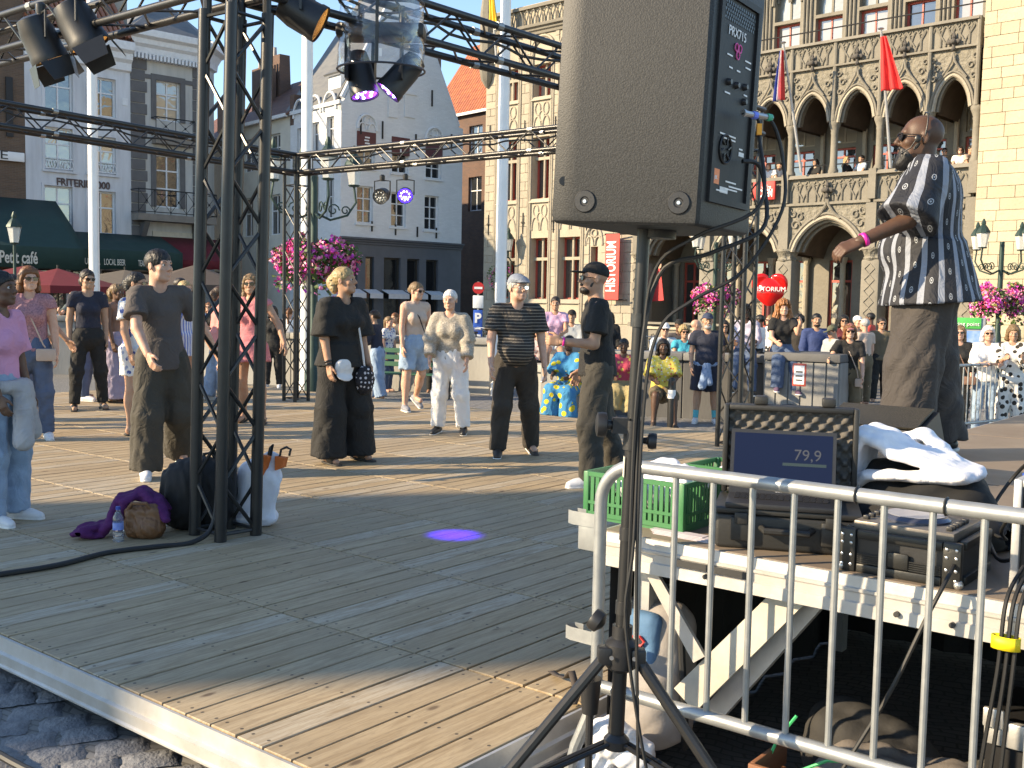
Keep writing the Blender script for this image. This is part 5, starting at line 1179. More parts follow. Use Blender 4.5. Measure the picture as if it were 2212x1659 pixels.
c = at(420,610,37); parasol('dark brown parasol beside the truss tower at the corner shop', c, 2.2, c.z-.1, M('dark_brown_canvas',(.09,.07,.06),.85), .7)
# ---- white gabled corner house
WAZ = rad(49); PW_ = Vector((-7.2,44,0)); WB = brick_mat('whitewashed_brick',(.68,.69,.70),(.62,.63,.64),(.60,.61,.62)); DGR = M('blue_grey_shopfront',(.085,.095,.115),.6,0,.2,2,.15)
hw = Fac('gabled_house','white gabled corner house with gothic blind arches over a grey shopfront', PW_, WAZ)
WW = hw.fp(996,560)[0]; zg = hw.fp(740,512)[1]; ze = hw.fp(735,222)[1]; zer = hw.fp(996,278)[1]
ops, kinds = [], []
for r_, k in (((772,285,810,362),'s'),((847,297,883,374),'s'),((920,309,954,386),'s'),((771,402,806,482),'w'),((845,416,877,490),'w'),((917,423,948,497),'w')): ops.append(hw.rect(*r_)); kinds.append(k)
zt_ = min(ze,zer)-.02
wall_mesh(0,WW,zg,zt_,ops).build('wall', WB, hw.t, False)
pk = (WW*.50, ze+hw.fp(880,60)[1]*0+ (WW*.5)*1.75)
b = MB(); P = [(0,zt_),(WW,zt_),(WW,zer),(WW-.25,zer+.05),(pk[0]+.25,pk[1]),(pk[0]-.25,pk[1]),(.25,ze+.3),(0,ze)]
b.prism(P, lambda a,q: (a,0,q), lambda a,q: (a,.35,q)); b.build('gable', WB, hw.t, False)
b = MB()
for (p,q) in (((WW-.2,zer+.1),(pk[0]+.2,pk[1]+.05)),((.1,ze+.25),(pk[0]-.2,pk[1]+.05))): b.cyl((p[0],.12,p[1]),(q[0],.12,q[1]),.11,n=6)
b.build('coping', WB, hw.t, True, kind='stuff')
SIGNR = M('dark_red_sign',(.10,.02,.025),.5)
for r_,k in zip(ops,kinds):
    window(hw.t,*r_,.14,FRW,GLASS,2,(.34,.67) if k == 'w' else (.3,.6),.055,.045); MB().box(r_[0]-.08,r_[1]+.08,-.07,.02,r_[2]-.10,r_[2]-.01).build('sill', WB, hw.t, False)
    if k == 's': MB().box(r_[0]-.03,r_[1]+.03,-.03,.10,r_[3]-.75,r_[3]).build('sign_panel', SIGNR, hw.t, False)
a = ops[0]; letters(hw.t,'▤',.5,a[0]+.3,-.04,a[3]-.62,FRW) if False else None
for k in range(4): MB().box(a[0]+.32+.03*(k%2),a[1]-.32+.03*(k%2),-.04,-.032,a[3]-.62+k*.12,a[3]-.56+k*.12).build('emblem', FRW, hw.t, False)
a = ops[1]; letters(hw.t,'i',.62,(a[0]+a[1])/2-.08,-.035,a[3]-.65,FRW,bold=.01)
def blind_arch(par, x0,x1,z0,h,mat,y=-.01):
    w_ = x1-x0; xc = (x0+x1)/2; pts = []
    for k in range(13): t = pi*k/12; pts.append((xc-w_/2*math.cos(t), y-.02, z0+h*math.sin(t)**.8))
    MB().tube(pts, .055, 6).build('arch_moulding', mat, par)
    for s_ in (-1,1):
        pts = [(xc+s_*w_*.25-w_*.20*math.cos(pi*k/10), y-.01, z0+h*.45*math.sin(pi*k/10)) for k in range(11)]; MB().tube(pts, .04, 6).build('arch_moulding', mat, par)
    MB().tube([(xc+w_*.16*math.cos(2*pi*k/12),y-.01,z0+h*.62+w_*.16*math.sin(2*pi*k/12)) for k in range(12)], .035, 6, closed=True).build('arch_moulding', mat, par)
for r_ in ((772,248,814,281),(920,276,957,305)): a = hw.rect(*r_); blind_arch(hw.t,a[0],a[1],a[2],a[3]-a[2],WB)
for (x0,y0,x1,y1) in ((838,205,858,254),(873,205,896,254)): a = hw.rect(x0,y0,x1,y1); MB().box(a[0],a[1],-.05,-.001,a[2],a[3]).build('shutter', WB, hw.t, False); MB().box(a[0]-.06,a[1]+.06,-.09,-.001,a[3]+.001,a[3]+.12).build('lintel', WB, hw.t, False)
for (x,y0,y1) in ((779,250,290),(933,195,230),(898,290,325),(826,262,300),(975,290,320),(803,478,500),(854,485,508),(901,490,512),(942,492,515)): 
    a, c = hw.fp(x,y0), hw.fp(x,y1); MB().box(a[0]-.03,a[0]+.03,-.05,-.001,c[1],a[1]).build('wall_anchor', IRON, hw.t, False)
# shopfront
gops = [hw.rect(x0,546,x1,y1) for x0,x1,y1 in ((752,772,672),(789,808,674),(829,865,676),(879,905,678),(920,946,680))]
gops = [(o[0],o[1],.5,zg-.75) for o in gops]
wall_mesh(0,WW,0,zg,gops,.25).build('shopfront', DGR, hw.t, False); MB().box(.3,WW,.36,7,0,ze).build('house_core', M('dark_inside',(.03,.028,.025),.9), hw.t, False)
cornice(hw.t,-.02,WW+.02,zg-.25,.28,.22,DGR)
for o in gops:
    zm = o[2]+(o[3]-o[2])*.52
    window(hw.t,o[0],o[1],o[2],o[3],.14,M('dark_shop_frame',(.03,.025,.02),.5),GLASSD,1,(.52,),.07,.10,'shop_window')
    c = MB(); c.add([(o[0]-.1,-.01,zm+.08),(o[1]+.1,-.01,zm+.08),(o[1]+.1,-.55,zm-.10),(o[0]-.1,-.55,zm-.10),(o[0]-.1,-.55,zm-.30),(o[1]+.1,-.55,zm-.30)],[(0,3,2,1),(3,4,5,2)]); q = c.build('blind', M('white_canvas',(.55,.56,.58),.8), hw.t, False); q.modifiers.new('s','SOLIDIFY').thickness = .02
# its left side, turned towards the sun
LS = 4.6
lops = [(0,0,0,0)]
def side_pt(u_): return (0, u_)
b = MB(); zl = ze
wl = []
for (u0,u1,c0,c1) in ((.55,1.15,zg+3.6,zg+5.0),(1.75,2.35,zg+3.5,zg+4.9),(.55,1.15,zg+.8,zg+2.6),(1.75,2.35,zg+.8,zg+2.6),(3.1,3.6,zg+.8,zg+2.6),(3.1,3.6,zg+3.5,zg+4.8)): wl.append((u0,u1,c0,c1))
sw = bpy.data.objects.new('side_wall_frame', None)
m2 = wall_mesh(-LS,0,0,zl,[(-o[1],-o[0],o[2],o[3]) for o in wl])
m2.v = [(y_, -x_, z_) for (x_,y_,z_) in m2.v]                     # turn the wall onto the house's left side
m2.build('side_wall', WB, hw.t, False)
for o in wl:
    f = MB(); 
    for (u0,u1,c0,c1) in ((o[0],o[0]+.06,o[2],o[3]),(o[1]-.06,o[1],o[2],o[3]),(o[0]+.06,o[1]-.06,o[2],o[2]+.06),(o[0]+.06,o[1]-.06,o[3]-.06,o[3]),((o[0]+o[1])/2-.02,(o[0]+o[1])/2+.02,o[2]+.06,o[3]-.06),(o[0]+.06,o[1]-.06,o[2]+.9,o[2]+.94)): f.box(.13,.19,u0,u1,c0,c1)
    w_ = f.build('window', FRW, hw.t, False); g = MB(); g.add([(.17,o[0],o[2]),(.17,o[1],o[2]),(.17,o[1],o[3]),(.17,o[0],o[3])],[(0,3,2,1)]); g.build('pane', GLASS, w_, False)
for u_ in (.35,1.55,2.85):
    pts = [(-.03, u_+.5-.5*math.cos(pi*k/10), zg+5.25+.75*math.sin(pi*k/10)) for k in range(11)]; MB().tube(pts,.06,6).build('arch_moulding', WB, hw.t)
MB().box(-.10,.02,0,LS,ze-.02,ze+.14).build('eaves', WB, hw.t, False)
roof(hw.t,[(-.1,.36,ze+.1),(-.1,LS,ze+.1),(pk[0],LS*.8,pk[1]-.1),(pk[0],.36,pk[1]-.1)],[(0,3,2,1)],SLATE); roof(hw.t,[(WW+.1,.36,zer+.05),(WW+.1,LS,zer+.05),(pk[0],LS*.8,pk[1]-.1),(pk[0],.36,pk[1]-.1)],[(0,1,2,3)],TILED); roof(hw.t,[(-.1,LS,ze+.1),(WW+.1,LS,zer+.05),(pk[0],LS*.8,pk[1]-.1)],[(0,2,1)],SLATE)
dm = MB(); dm.box(.3,1.0,.55,1.5,ze+.2,ze+1.3); dm.build('dormer', FRW, hw.t, False); roof(hw.t,[(.15,.45,ze+1.3),(.15,1.6,ze+1.3),(1.6,1.02,ze+2.3)],[(0,1,2)],SLATE,'dormer_roof')
chimney(hw.t,WW-1.6,2.4,zer+2,zer+6.0,.75,.7,BRICKR,0)
# ---- houses down the side street and behind
def back_house(label, pl, d, az, px1, y_eave, y_ridge, wallm, roofm, step=False, chim=(), nwin=3):
    p = at(*pl, d); f = Fac('side_street_house', label, (p.x,p.y), az); w_ = abs(f.fp(px1,pl[1])[0]); zE = f.fp(pl[0],y_eave)[1]; zR = f.fp((pl[0]+px1)/2,y_ridge,3.0)[1]
    ops = [(w_*(k+.25)/nwin, w_*(k+.65)/nwin, zE-2.2, zE-.7) for k in range(nwin)]+[(w_*(k+.25)/nwin, w_*(k+.65)/nwin, zE-5.2, zE-3.4) for k in range(nwin)]
    wall_mesh(0,w_,0,zE,ops).build('wall', wallm, f.t, False); MB().box(0,w_,.23,6,0,zE).build('house_core', M('dark_inside',(.03,.028,.025),.9), f.t, False)
    for o in ops: window(f.t,*o,.14,FRW,GLASS,2,(.6,),.06,.05)
    roof(f.t,[(-.1,-.25,zE),(w_+.1,-.25,zE),(w_+.1,3,zR),(-.1,3,zR),(w_+.1,6.3,zE),(-.1,6.3,zE)],[(0,1,2,3),(3,2,4,5)],roofm); MB().box(0,w_,-.28,-.16,zE-.12,zE+.02).build('gutter', FRW, f.t, False)
    for (cx_,cy_,top,cw_,pots,tp) in chim: q = f.fp(cx_,top,cy_); chimney(f.t,q[0],cy_,zE,q[1],cw_,.7,BRICKR,pots,tp)
    if step:
        for k in range(6): s_ = 3.0*k/6; MB().box(w_-.05,w_+.35,s_,s_+.5,zE-.5,zE+(zR-zE)*(k+1)/6+.4).build('gable_step', BRICKR, f.t, False)
    return f
_e = Vector((-9.9,47.1,0)); _d = Vector((-.656,.755,0))
def bh(t): return _e+_d*t
def back_house2(label, t0, t1, y_eave, y_ridge, wallm, roofm, step, chim, nwin):
    p, q = bh(t1), bh(t0); f = Fac('side_street_house', label, p, rad(180-41)); w_ = (q-p).length-.02; xm = 1106+(p+q).x/(p+q).y*FPX
    zE = f.fp(xm,y_eave)[1]; zR = f.fp(xm,y_ridge,3.0)[1]
    ops = [(w_*(k+.25)/nwin, w_*(k+.65)/nwin, zE-2.2, zE-.7) for k in range(nwin)]+[(w_*(k+.25)/nwin, w_*(k+.65)/nwin, zE-5.2, zE-3.4) for k in range(nwin)]
    wall_mesh(0,w_,0,zE,ops).build('wall', wallm, f.t, False); MB().box(0,w_,.23,6,0,zE).build('house_core', M('dark_inside',(.03,.028,.025),.9), f.t, False)
    for o in ops: window(f.t,*o,.14,FRW,GLASS,2,(.6,),.06,.05)
    roof(f.t,[(-.1,-.25,zE),(w_+.1,-.25,zE),(w_+.1,3,zR),(-.1,3,zR),(w_+.1,6.3,zE),(-.1,6.3,zE)],[(0,1,2,3),(3,2,4,5)],roofm); MB().box(0,w_,-.28,-.16,zE-.12,zE+.02).build('gutter', FRW, f.t, False)
    for (cx_,cy_,top,cw_,pots,tp) in chim: q = f.fp(cx_,top,cy_); chimney(f.t,q[0],cy_,zE-.5,q[1],cw_,.7,BRICKR,pots,tp)
    if step:
        for k in range(6): s_ = 3.0*k/6; MB().box(w_-.05,w_+.3,s_,s_+.5,zE-.5,zE+(zR-zE)*(k+1)/6+.4).build('gable_step', BRICKR, f.t, False)
back_house2('cream house with brown tiled roof and tall chimney stacks beside the gabled house', .05, 5.2, 262, 200, M('cream_render',(.60,.57,.50),.85,0,.2,1), TILED, True, ((570,1.4,150,1.1,4,1.0),(604,2.2,122,1.3,1,.78)), 2)
back_house2('side street house with a rusty tiled roof beyond the truss tower', 5.3, 13, 320, 262, M('buff_render',(.42,.38,.32),.85), TILED, False, ((492,1.2,214,.9,3,1.0),), 4)
back_house('orange tiled brick house squeezed behind the white gabled house', (925,640), 60, rad(139), 1062, 262, 108, BRICKR, TILER, chim=((930,2.5,118,1.2,0,1.0),), nwin=2)
# ---------------------------------------------------------------- carved stone hall on the right
def stone_mat(name, c1, c2, dirt, sc=1.0):
    m, nt, b = node_mat(name); tc = N(nt,'ShaderNodeTexCoord'); oi = N(nt,'ShaderNodeObjectInfo')
    n1 = N(nt,'ShaderNodeTexNoise', Scale=1.1*sc, Detail=7.0, Roughness=.65); L(nt, tc.outputs['Object'], n1.inputs['Vector'])
    n2 = N(nt,'ShaderNodeTexNoise', Scale=14*sc, Detail=4.0); L(nt, tc.outputs['Object'], n2.inputs['Vector'])
    c = mixc(nt, oi.outputs['Random'], c1, c2); c = mixc(nt, mathn(nt,'MULTIPLY', ramp(nt, n1.outputs[0], .42,.72), .55), c, dirt); c = mixc(nt, mathn(nt,'MULTIPLY', ramp(nt, n2.outputs[0], .5,.8), .25), c, tuple(x*.6 for x in dirt))
    L(nt, c, b.inputs['Base Color']); b.inputs['Roughness'].default_value = .85
    bp = N(nt,'ShaderNodeBump', Strength=.5, Distance=.02); L(nt, n2.outputs[0], bp.inputs['Height']); L(nt, bp.outputs[0], b.inputs['Normal']); return m
ST1 = stone_mat('pale_ashlar',(.40,.35,.27),(.33,.29,.23),(.23,.205,.165)); ST2 = stone_mat('weathered_grey_stone',(.215,.197,.162),(.19,.173,.142),(.118,.107,.087)); STP = stone_mat('cream_limestone',(.50,.425,.30),(.39,.335,.235),(.34,.29,.21))
STF = M('carved_foliage_stone',(.24,.22,.18),.9,0,.0,7,1.0,9,.09,col2=(.14,.128,.10)); REDF = M('red_window_paint',(.42,.065,.045),.5,0,.15,4,.05)
hh = Fac('stone_hall','large carved stone hall with pointed arcades, balcony and red windows', (-1.3,45), rad(133), 'building'); ht = hh.t
HB = 20.25; PIER = [8.05,11.05,14.05,17.05,20.10]
# -- left part: ashlar piers between tall window bays
bays = [(.78,1.85),(2.67,3.61),(4.19,5.28)]
zl = [(1.86,4.31),(5.88,8.33),(9.92,11.2)]
ops = [(a,b_,z0,z1) for a,b_ in bays for z0,z1 in zl]+[(5.8,6.15,1.9,3.9)]
wall_mesh(0,7.95,0,13.6,ops,.45).build('wall', ST1, ht, False)
MB().box(.02,7.9,.46,3,0,13.5).build('hall_core', M('dark_inside',(.03,.028,.025),.9), ht, False)
for a0,a1,z0,z1 in ops:
    if a0 > 5.7: window(ht,a0,a1,z0,z1,.30,REDF,GLASS,1,(.6,),.05,.04); continue
    window(ht,a0,a1,z0,z1,.33,REDF,GLASS if z0 < 9 else GLASSC,2,(.66,),.07,.10)
    MB().cyl(((a0+a1)/2,.25,z0),((a0+a1)/2,.25,z1),.055,n=8).build('mullion', ST1, ht)
    MB().box(a0,a1,.20,.30,z0+(z1-z0)*.66-.06,z0+(z1-z0)*.66+.06).build('transom', ST1, ht, False)
    MB().prism([(-.10,z0-.16),(.3,z0-.16),(.3,z0+.02),(-.02,z0-.01)], lambda q,z,a0=a0: (a0-.08,q,z), lambda q,z,a1=a1: (a1+.08,q,z)).build('sill', ST1, ht, False)
for a0,a1 in bays:
    for x in (a0-.05,a0-.14,a1+.05,a1+.14): MB().cyl((x,-.03,1.0),(x,-.03,11.6),.045,n=8).build('shaft', ST1, ht)
    for w_, r_ in ((0,.07),(.12,.06)):
        xc, hw_ = (a0+a1)/2, (a1-a0)/2+.05+w_
        pts = [(xc-hw_*math.cos(pi*k/14), -.03, 11.55+ (hw_*1.15)*math.sin(pi*k/14)**.85) for k in range(15)]; MB().tube(pts, r_, 6).build('arch_moulding', ST1, ht)
    for z0,z1 in ((4.5,5.72),(8.5,9.76)):                                            # carved panels
        MB().box(a0,a1,.02,.10,z0,z1).build('carved_panel', STF, ht, False)
        xc = (a0+a1)/2; hw_ = (a1-a0)/2
        for s_ in (-1,1):
            pts = [(xc+s_*hw_*.5-hw_*.42*math.cos(pi*k/10), -.01, z0+.12+.52*math.sin(pi*k/10)) for k in range(11)]; MB().tube(pts,.04,6).build('tracery', ST1, ht)
            pts = [(xc+s_*hw_*.46+hw_*.30*math.cos(2*pi*k/12), -.01, z1-.33+.24*math.sin(2*pi*k/12)) for k in range(12)]; MB().tube(pts,.035,6,closed=True).build('tracery', ST1, ht)
        pts = [(xc+hw_*.28*math.cos(2*pi*k/12), -.01, (z0+z1)/2+.02+.2*math.sin(2*pi*k/12)) for k in range(12)]; MB().tube(pts,.035,6,closed=True).build('tracery', ST1, ht)
r_ = random.Random(5); cnt = 0
cols = [(.05,.58),(2.05,2.47),(3.80,4.0),(5.48,5.75),(6.30,7.90)]
for a0,a1 in cols:
    z = .95; j = 0
    while z < 12.4:
        h = r_.choice((.30,.36,.42)); w_ = a1-a0; n = 3 if w_ > 1.2 else (1 if (j % 2 or w_ < .4) else 2)
        cuts = [a0]+sorted(a0+w_*(k+1)/n+r_.uniform(-.08,.08)*(n > 1) for k in range(n-1))+[a1]
        for x0,x1 in zip(cuts[:-1],cuts[1:]):
            if not (a0 > 6 and z > 5.2): MB().rbox(x0+.006,x1-.006,-.035-r_.uniform(0,.008),-.001,z+.006,z+h-.006,.008,1).build('stone_block', ST1, ht, False); cnt += 1
        z += h; j += 1
MB().box(-.03,7.97,-.12,-.04,0,.9).build('plinth', ST1, ht, False)
xc = 5.975; blind_arch(ht,5.55,6.40,3.95,.75,ST1,-.02)
for x in (2.26,.3,3.9,5.6):
    for z in (4.9,8.6): MB().tube([(x,-.06,z-.4),(x,-.07,z),(x-.09,-.07,z+.05),(x,-.07,z+.1),(x+.09,-.07,z+.05),(x,-.07,z),(x,-.06,z+.45)], .02, 5).build('wall_anchor', IRON, ht)
cornice(ht,-.1,8.0,12.35,.38,.3,ST2)
# -- arcade bays
def arch_curve(x0,x1,zs,za,n=16,po=.72):
    xc, h = (x0+x1)/2, (x1-x0)/2
    out = []
    for k in range(n+1):
        t = -1+2*k/n; a = abs(t)
        out.append((xc+h*t, zs+(za-zs)*((1-a**2.1)**po*.86+.14*(1-a))))
    return out
def arch_wall(par, x0,x1,zs,za,ztop,y,dep,ow,mat,name='arch_wall',po=.72):
    """wall over an arched opening from x0+ow to x1-ow with its soffit"""
    c = arch_curve(x0+ow,x1-ow,zs,za,18,po); b = MB(); n = len(c)
    pts = [(x0,zs)]+c+[(x1,zs)]
    b.v = [(p[0],y,p[1]) for p in pts]+[(p[0],y,ztop) for p in pts]+[(p[0],y+dep,p[1]) for p in pts]
    m_ = len(pts)
    b.f = [(k,k+1,m_+k+1,m_+k) for k in range(m_-1)]+[(k,2*m_+k,2*m_+k+1,k+1) for k in range(m_-1)]
    b.build(name, mat, par, True, 30); return c
def motif(w_, h, r_, style=0):
    """pointed blind arch with a cusp, one bent bar"""
    P = [(-w_/2,0),(-w_/2,h*.45)]+[(-w_/2+w_/2*(t**1.0), h*.45+h*.5*math.sin(t*pi/2)) for t in (.2,.4,.6,.8,1.0)]
    P += [(-p[0],p[1]) for p in P[::-1][1:]]
    b = MB().tube([(p[0],0,p[1]) for p in P], r_, 5); me = b.mesh('tracery'); me.materials.append(ST2); return me
def foil(w_, r_):
    b = MB().tube([(w_*(.75+.25*math.cos(3*t))*math.cos(t+pi/2),0,w_*(.75+.25*math.cos(3*t))*math.sin(t+pi/2)) for t in [2*pi*k/18 for k in range(18)]], r_, 5, closed=True); me = b.mesh('tracery'); me.materials.append(ST2); return me
m1, m2_, m3 = motif(.29,.62,.028), motif(.26,.52,.024), foil(.085,.02)
def scurve(w_, h, r_):
    b = MB().tube([(w_*(.5-.5*math.cos(pi*t))*1.0-w_/2, 0, h*t+.0) for t in [k/8 for k in range(9)]], r_, 5); me = b.mesh('tracery'); me.materials.append(ST2); return me
sc1, sc2 = scurve(.29,.6,.024), scurve(-.29,.6,.024)
fin = MB(); fin.lathe([(.05,0),(.09,.05),(.06,.12),(.05,.2),(.13,.27),(.10,.34),(.05,.40),(.08,.46),(.05,.56),(.01,.66)],(0,0,0),8)
finm = fin.mesh('finial'); finm.materials.append(M('dark_carving',(.10,.09,.08),.9,0,.3,8,.6,20,.03))
lobe = MB().ball((0,0,0),.085,8,6,(1.2,.8,1)); lobm = lobe.mesh('finial_lobe'); lobm.materials.append(MATS['dark_carving'])
def finial(x,y,z,s_=1.0):
    f = inst('finial', finm, ht, (x,y,z)); f.scale = (s_,s_,s_)
    for dx,dz in ((-.14,.30),(.14,.30),(0,.30)):
        o = bpy.data.objects.new('finial_lobe', lobm); COL.objects.link(o); o.parent = f; o.location = (dx,-.10 if dx == 0 else 0,dz)
ZS, ZA = 3.55, 4.62
for i in range(4):
    x0, x1 = PIER[i], PIER[i+1]
    arch_wall(ht,x0,x1,ZS,ZA,5.10,0,.9,.30,STF,'arch_wall')
    for off, r_, y in ((.0,.075,-.02),(.13,.05,-.04),(-.10,.06,.14),(-.2,.05,.35)):
        c = arch_curve(x0+.30-off,x1-.30+off,ZS,ZA+off*.95,20); MB().tube([(p[0],y,p[1]) for p in [(c[0][0],ZS-.02)]+c], r_, 6).build('arch_moulding', ST1 if off == 0 else ST2, ht)
    xm = (x0+x1)/2
    MB().tube([(xm-.45,-.07,4.55),(xm-.2,-.08,4.78),(xm-.05,-.09,5.0),(xm,-.1,5.3)], .045, 6).build('ogee_moulding', ST2, ht); MB().tube([(xm+.45,-.07,4.55),(xm+.2,-.08,4.78),(xm+.05,-.09,5.0),(xm,-.1,5.3)], .045, 6).build('ogee_moulding', ST2, ht)
    finial(xm,-.12,5.2,.9)
    for s_ in (-1,1):
        for k,(dx,dz,rr) in enumerate(((1.12,.85,.16),(.95,1.12,.13),(1.20,1.22,.12))): MB().tube([(xm+s_*dx+rr*(1-.05*q)*math.cos(q*.55+k),-.03,ZS+dz+rr*(1-.05*q)*math.sin(q*.55+k)) for q in range(13)], .035, 5).build('scroll', ST2, ht)
    MB().box(x0,x1,.01,.3,5.10,5.88).build('parapet', ST2, ht, False)                # balcony parapet with blind arches
    MB().box(x0+.05,x1-.05,-.10,.3,5.02,5.10).build('string_course', ST2, ht, False); MB().prism([(-.16,5.88),(.35,5.88),(.35,6.0),(-.10,6.0)], lambda q,z,x0=x0: (x0,q,z), lambda q,z,x1=x1: (x1,q,z)).build('coping', ST2, ht, False)
    for k in range(9):
        x = x0+.30+(x1-x0-.6)*k/8; inst('tracery', m1, ht, (x,-.015,5.14)); 
        if k < 8: inst('tracery', m3, ht, (x+.15,-.012,5.72)); inst('tracery', sc1 if k % 2 else sc2, ht, (x+.15,-.018,5.15))
    # back wall of the arcade with red windows
for i in range(5):
    x = PIER[i]
    MB().rbox(x-.30,x+.30,-.04,.60,0,3.25,.06,2).build('pier', ST2, ht); MB().rbox(x-.36,x+.36,-.10,.66,0,1.05,.05,2).build('pier_base', ST2, ht)
    MB().lathe([(.30,3.22),(.34,3.28),(.30,3.34),(.36,3.50),(.42,3.56),(.42,3.62)],(x,.22,0),8).build('capital', STF, ht)
    MB().box(x-.17,x+.17,-.14,.02,3.62,5.0).build('buttress', ST2, ht, False); MB().box(x-.12,x+.12,-.16,.02,5.12,6.05).build('buttress', ST2, ht, False)
    for z in (1.2,1.55,1.9,2.25,2.6,2.95): MB().tube([(x-.16,-.045,z),(x,-.05,z+.17),(x+.16,-.045,z),(x,-.05,z-.17)], .022, 5, closed=True).build('tracery', ST2, ht)
MB().add([(7.95,0,0),(7.95,2.6,0),(7.95,2.6,13.6),(7.95,0,13.6)],[(0,1,2,3)]).build('inner_wall', ST2, ht, False)
ws = []
for i in range(4):
    for k in range(2): xx = PIER[i]+.42+k*1.35; ws.append((xx,xx+.85,.95,3.35))
wall_mesh(7.95,HB,0,5.0,ws,.2,2.4).build('inner_wall', ST2, ht, False)
for o in ws: window(ht,*o,2.5,REDF,GLASS,2,(.70,),.07,.08); 
for i in range(9):
    x = PIER[0]+.2+i*1.36; MB().cyl((x,2.25,.0),(x,2.25,3.3),.10,n=10).build('wall_shaft', ST1, ht); MB().lathe([(.10,3.2),(.14,3.3),(.17,3.45)],(x,2.25,0),8).build('capital', ST1, ht)
MB().box(7.95,HB,.62,2.39,0,.02).build('arcade_floor', ST2, ht, False)
# vaulted ceiling of the arcade: a ribbed barrel per bay
VLT = M('dark_vault_brick',(.10,.075,.055),.9,0,.3,3,.4)
for i in range(4):
    c = arch_curve(PIER[i]+.2,PIER[i+1]-.2,3.5,4.85,16); b = MB(); n = len(c); b.v = [(p[0],.55,p[1]) for p in c]+[(p[0],2.42,p[1]-.1) for p in c]; b.f = [(k,n+k,n+k+1,k+1) for k in range(n-1)]; b.build('vault', VLT, ht, True, 60)
MB().box(7.95,HB,.31,2.6,4.98,5.14).build('loggia_floor', ST2, ht, False)
MB().box(8.6,13.0,-.10,.0,1.0,1.08).build('rail', ST2, ht, False)
for i in range(4):                                                                      # low pierced screen between the piers
    x0, x1 = PIER[i]+.38, PIER[i+1]-.38
    if i in (0,2,3):
        MB().box(x0,x1,.12,.24,.0,.82).build('low_screen', ST2, ht, False); MB().prism([(.04,.82),(.32,.82),(.32,.92),(.08,.92)], lambda q,z,x0=x0: (x0,q,z), lambda q,z,x1=x1: (x1,q,z)).build('coping', ST1, ht, False)
        for k in range(4): inst('tracery', m2_, ht, (x0+.3+(x1-x0-.6)*k/3,.10,.15))
# -- loggia
LC = [8.05+1.5125*k for k in range(9)]; LC[-1] = 20.05
for k in range(8):
    x0, x1 = LC[k], LC[k+1]
    arch_wall(ht,x0,x1,7.66,8.62,9.42,.02,.5,.16,STF,'arch_wall',.6)
    for off, r_, y in ((.0,.06,0),(.10,.04,-.03),(-.07,.05,.12)):
        c = arch_curve(x0+.16-off,x1-.16+off,7.66,8.62+off,18,.6); MB().tube([(p[0],y,p[1]) for p in [(c[0][0],7.6)]+c], r_, 6).build('arch_moulding', ST1 if off == 0 else ST2, ht)
    xm = (x0+x1)/2
    for s_ in (-1,1): MB().tube([(xm+s_*.4,-.05,8.50),(xm+s_*.18,-.07,8.78),(xm+s_*.05,-.08,9.0),(xm,-.09,9.25)], .035, 6).build('ogee_moulding', ST2, ht)
    for s_ in (-1,1):
        for dx,dz,rr in ((.58,8.55,.09),(.5,8.85,.11),(.62,9.1,.09)): MB().tube([(xm+s_*dx+rr*(1-.05*q)*math.cos(q*.6),-.01,dz+rr*(1-.05*q)*math.sin(q*.6)) for q in range(12)], .025, 5).build('scroll', ST2, ht)
    finial(xm,-.10,9.30,.85)
    MB().box(x0,x1,.0,.3,9.42,10.12).build('parapet', ST2, ht, False); MB().prism([(-.14,10.12),(.35,10.12),(.35,10.22),(-.08,10.22)], lambda q,z,x0=x0: (x0,q,z), lambda q,z,x1=x1: (x1,q,z)).build('coping', ST2, ht, False); MB().box(x0,x1,-.10,.02,9.36,9.42).build('string_course', ST2, ht, False)
    for q in range(5):
        x = x0+.15+(x1-x0-.3)*q/4; inst('tracery', m1, ht, (x,-.02,9.46))
        if q < 4: inst('tracery', m3, ht, (x+.15,-.018,10.0)); inst('tracery', sc1 if q % 2 else sc2, ht, (x+.15,-.025,9.47))
    MB().cyl((x0+.18,-.03,6.28),(x1-.18,-.03,6.28),.02,n=6).build('handrail', IRON, ht)
for k, x in enumerate(LC):
    MB().lathe([(.16,5.98),(.17,6.1),(.12,6.2),(.115,7.25),(.13,7.3),(.12,7.36),(.17,7.5),(.2,7.58),(.2,7.66)],(x,.12,0),10).build('column', ST2, ht)
    MB().cyl((x,-.03,7.66),(x,-.03,10.2),.07,n=8).build('shaft', ST2, ht)
lw_ = [(LC[k]+.30,LC[k+1]-.30,5.95,7.15) for k in range(8)]+[(LC[k]+.30,LC[k+1]-.30,7.3,8.2) for k in range(8)]
wall_mesh(7.95,HB,5.14,9.4,lw_,.2,2.3).build('inner_wall', ST2, ht, False)
LEAD = glass_mat('leaded_glass',(.22,.23,.21),.12,.6)
for o in lw_: window(ht,*o,2.4,REDF if o[2] < 7 else ST1,GLASSC if o[2] > 7 else GLASS,2,() if o[2] > 7 else (.75,),.06,.06)
for k in range(8): MB().cyl((LC[k]+.05,2.2,5.9),(LC[k]+.05,2.2,7.7),.08,n=8).build('wall_shaft', ST1, ht)
for k in range(8):
    c = arch_curve(LC[k]+.1,LC[k+1]-.1,7.6,8.8,12,.6); b = MB(); n = len(c); b.v = [(p[0],.5,p[1]) for p in c]+[(p[0],2.32,p[1]) for p in c]; b.f = [(q,n+q,n+q+1,q+1) for q in range(n-1)]; b.build('vault', VLT, ht, True, 60)
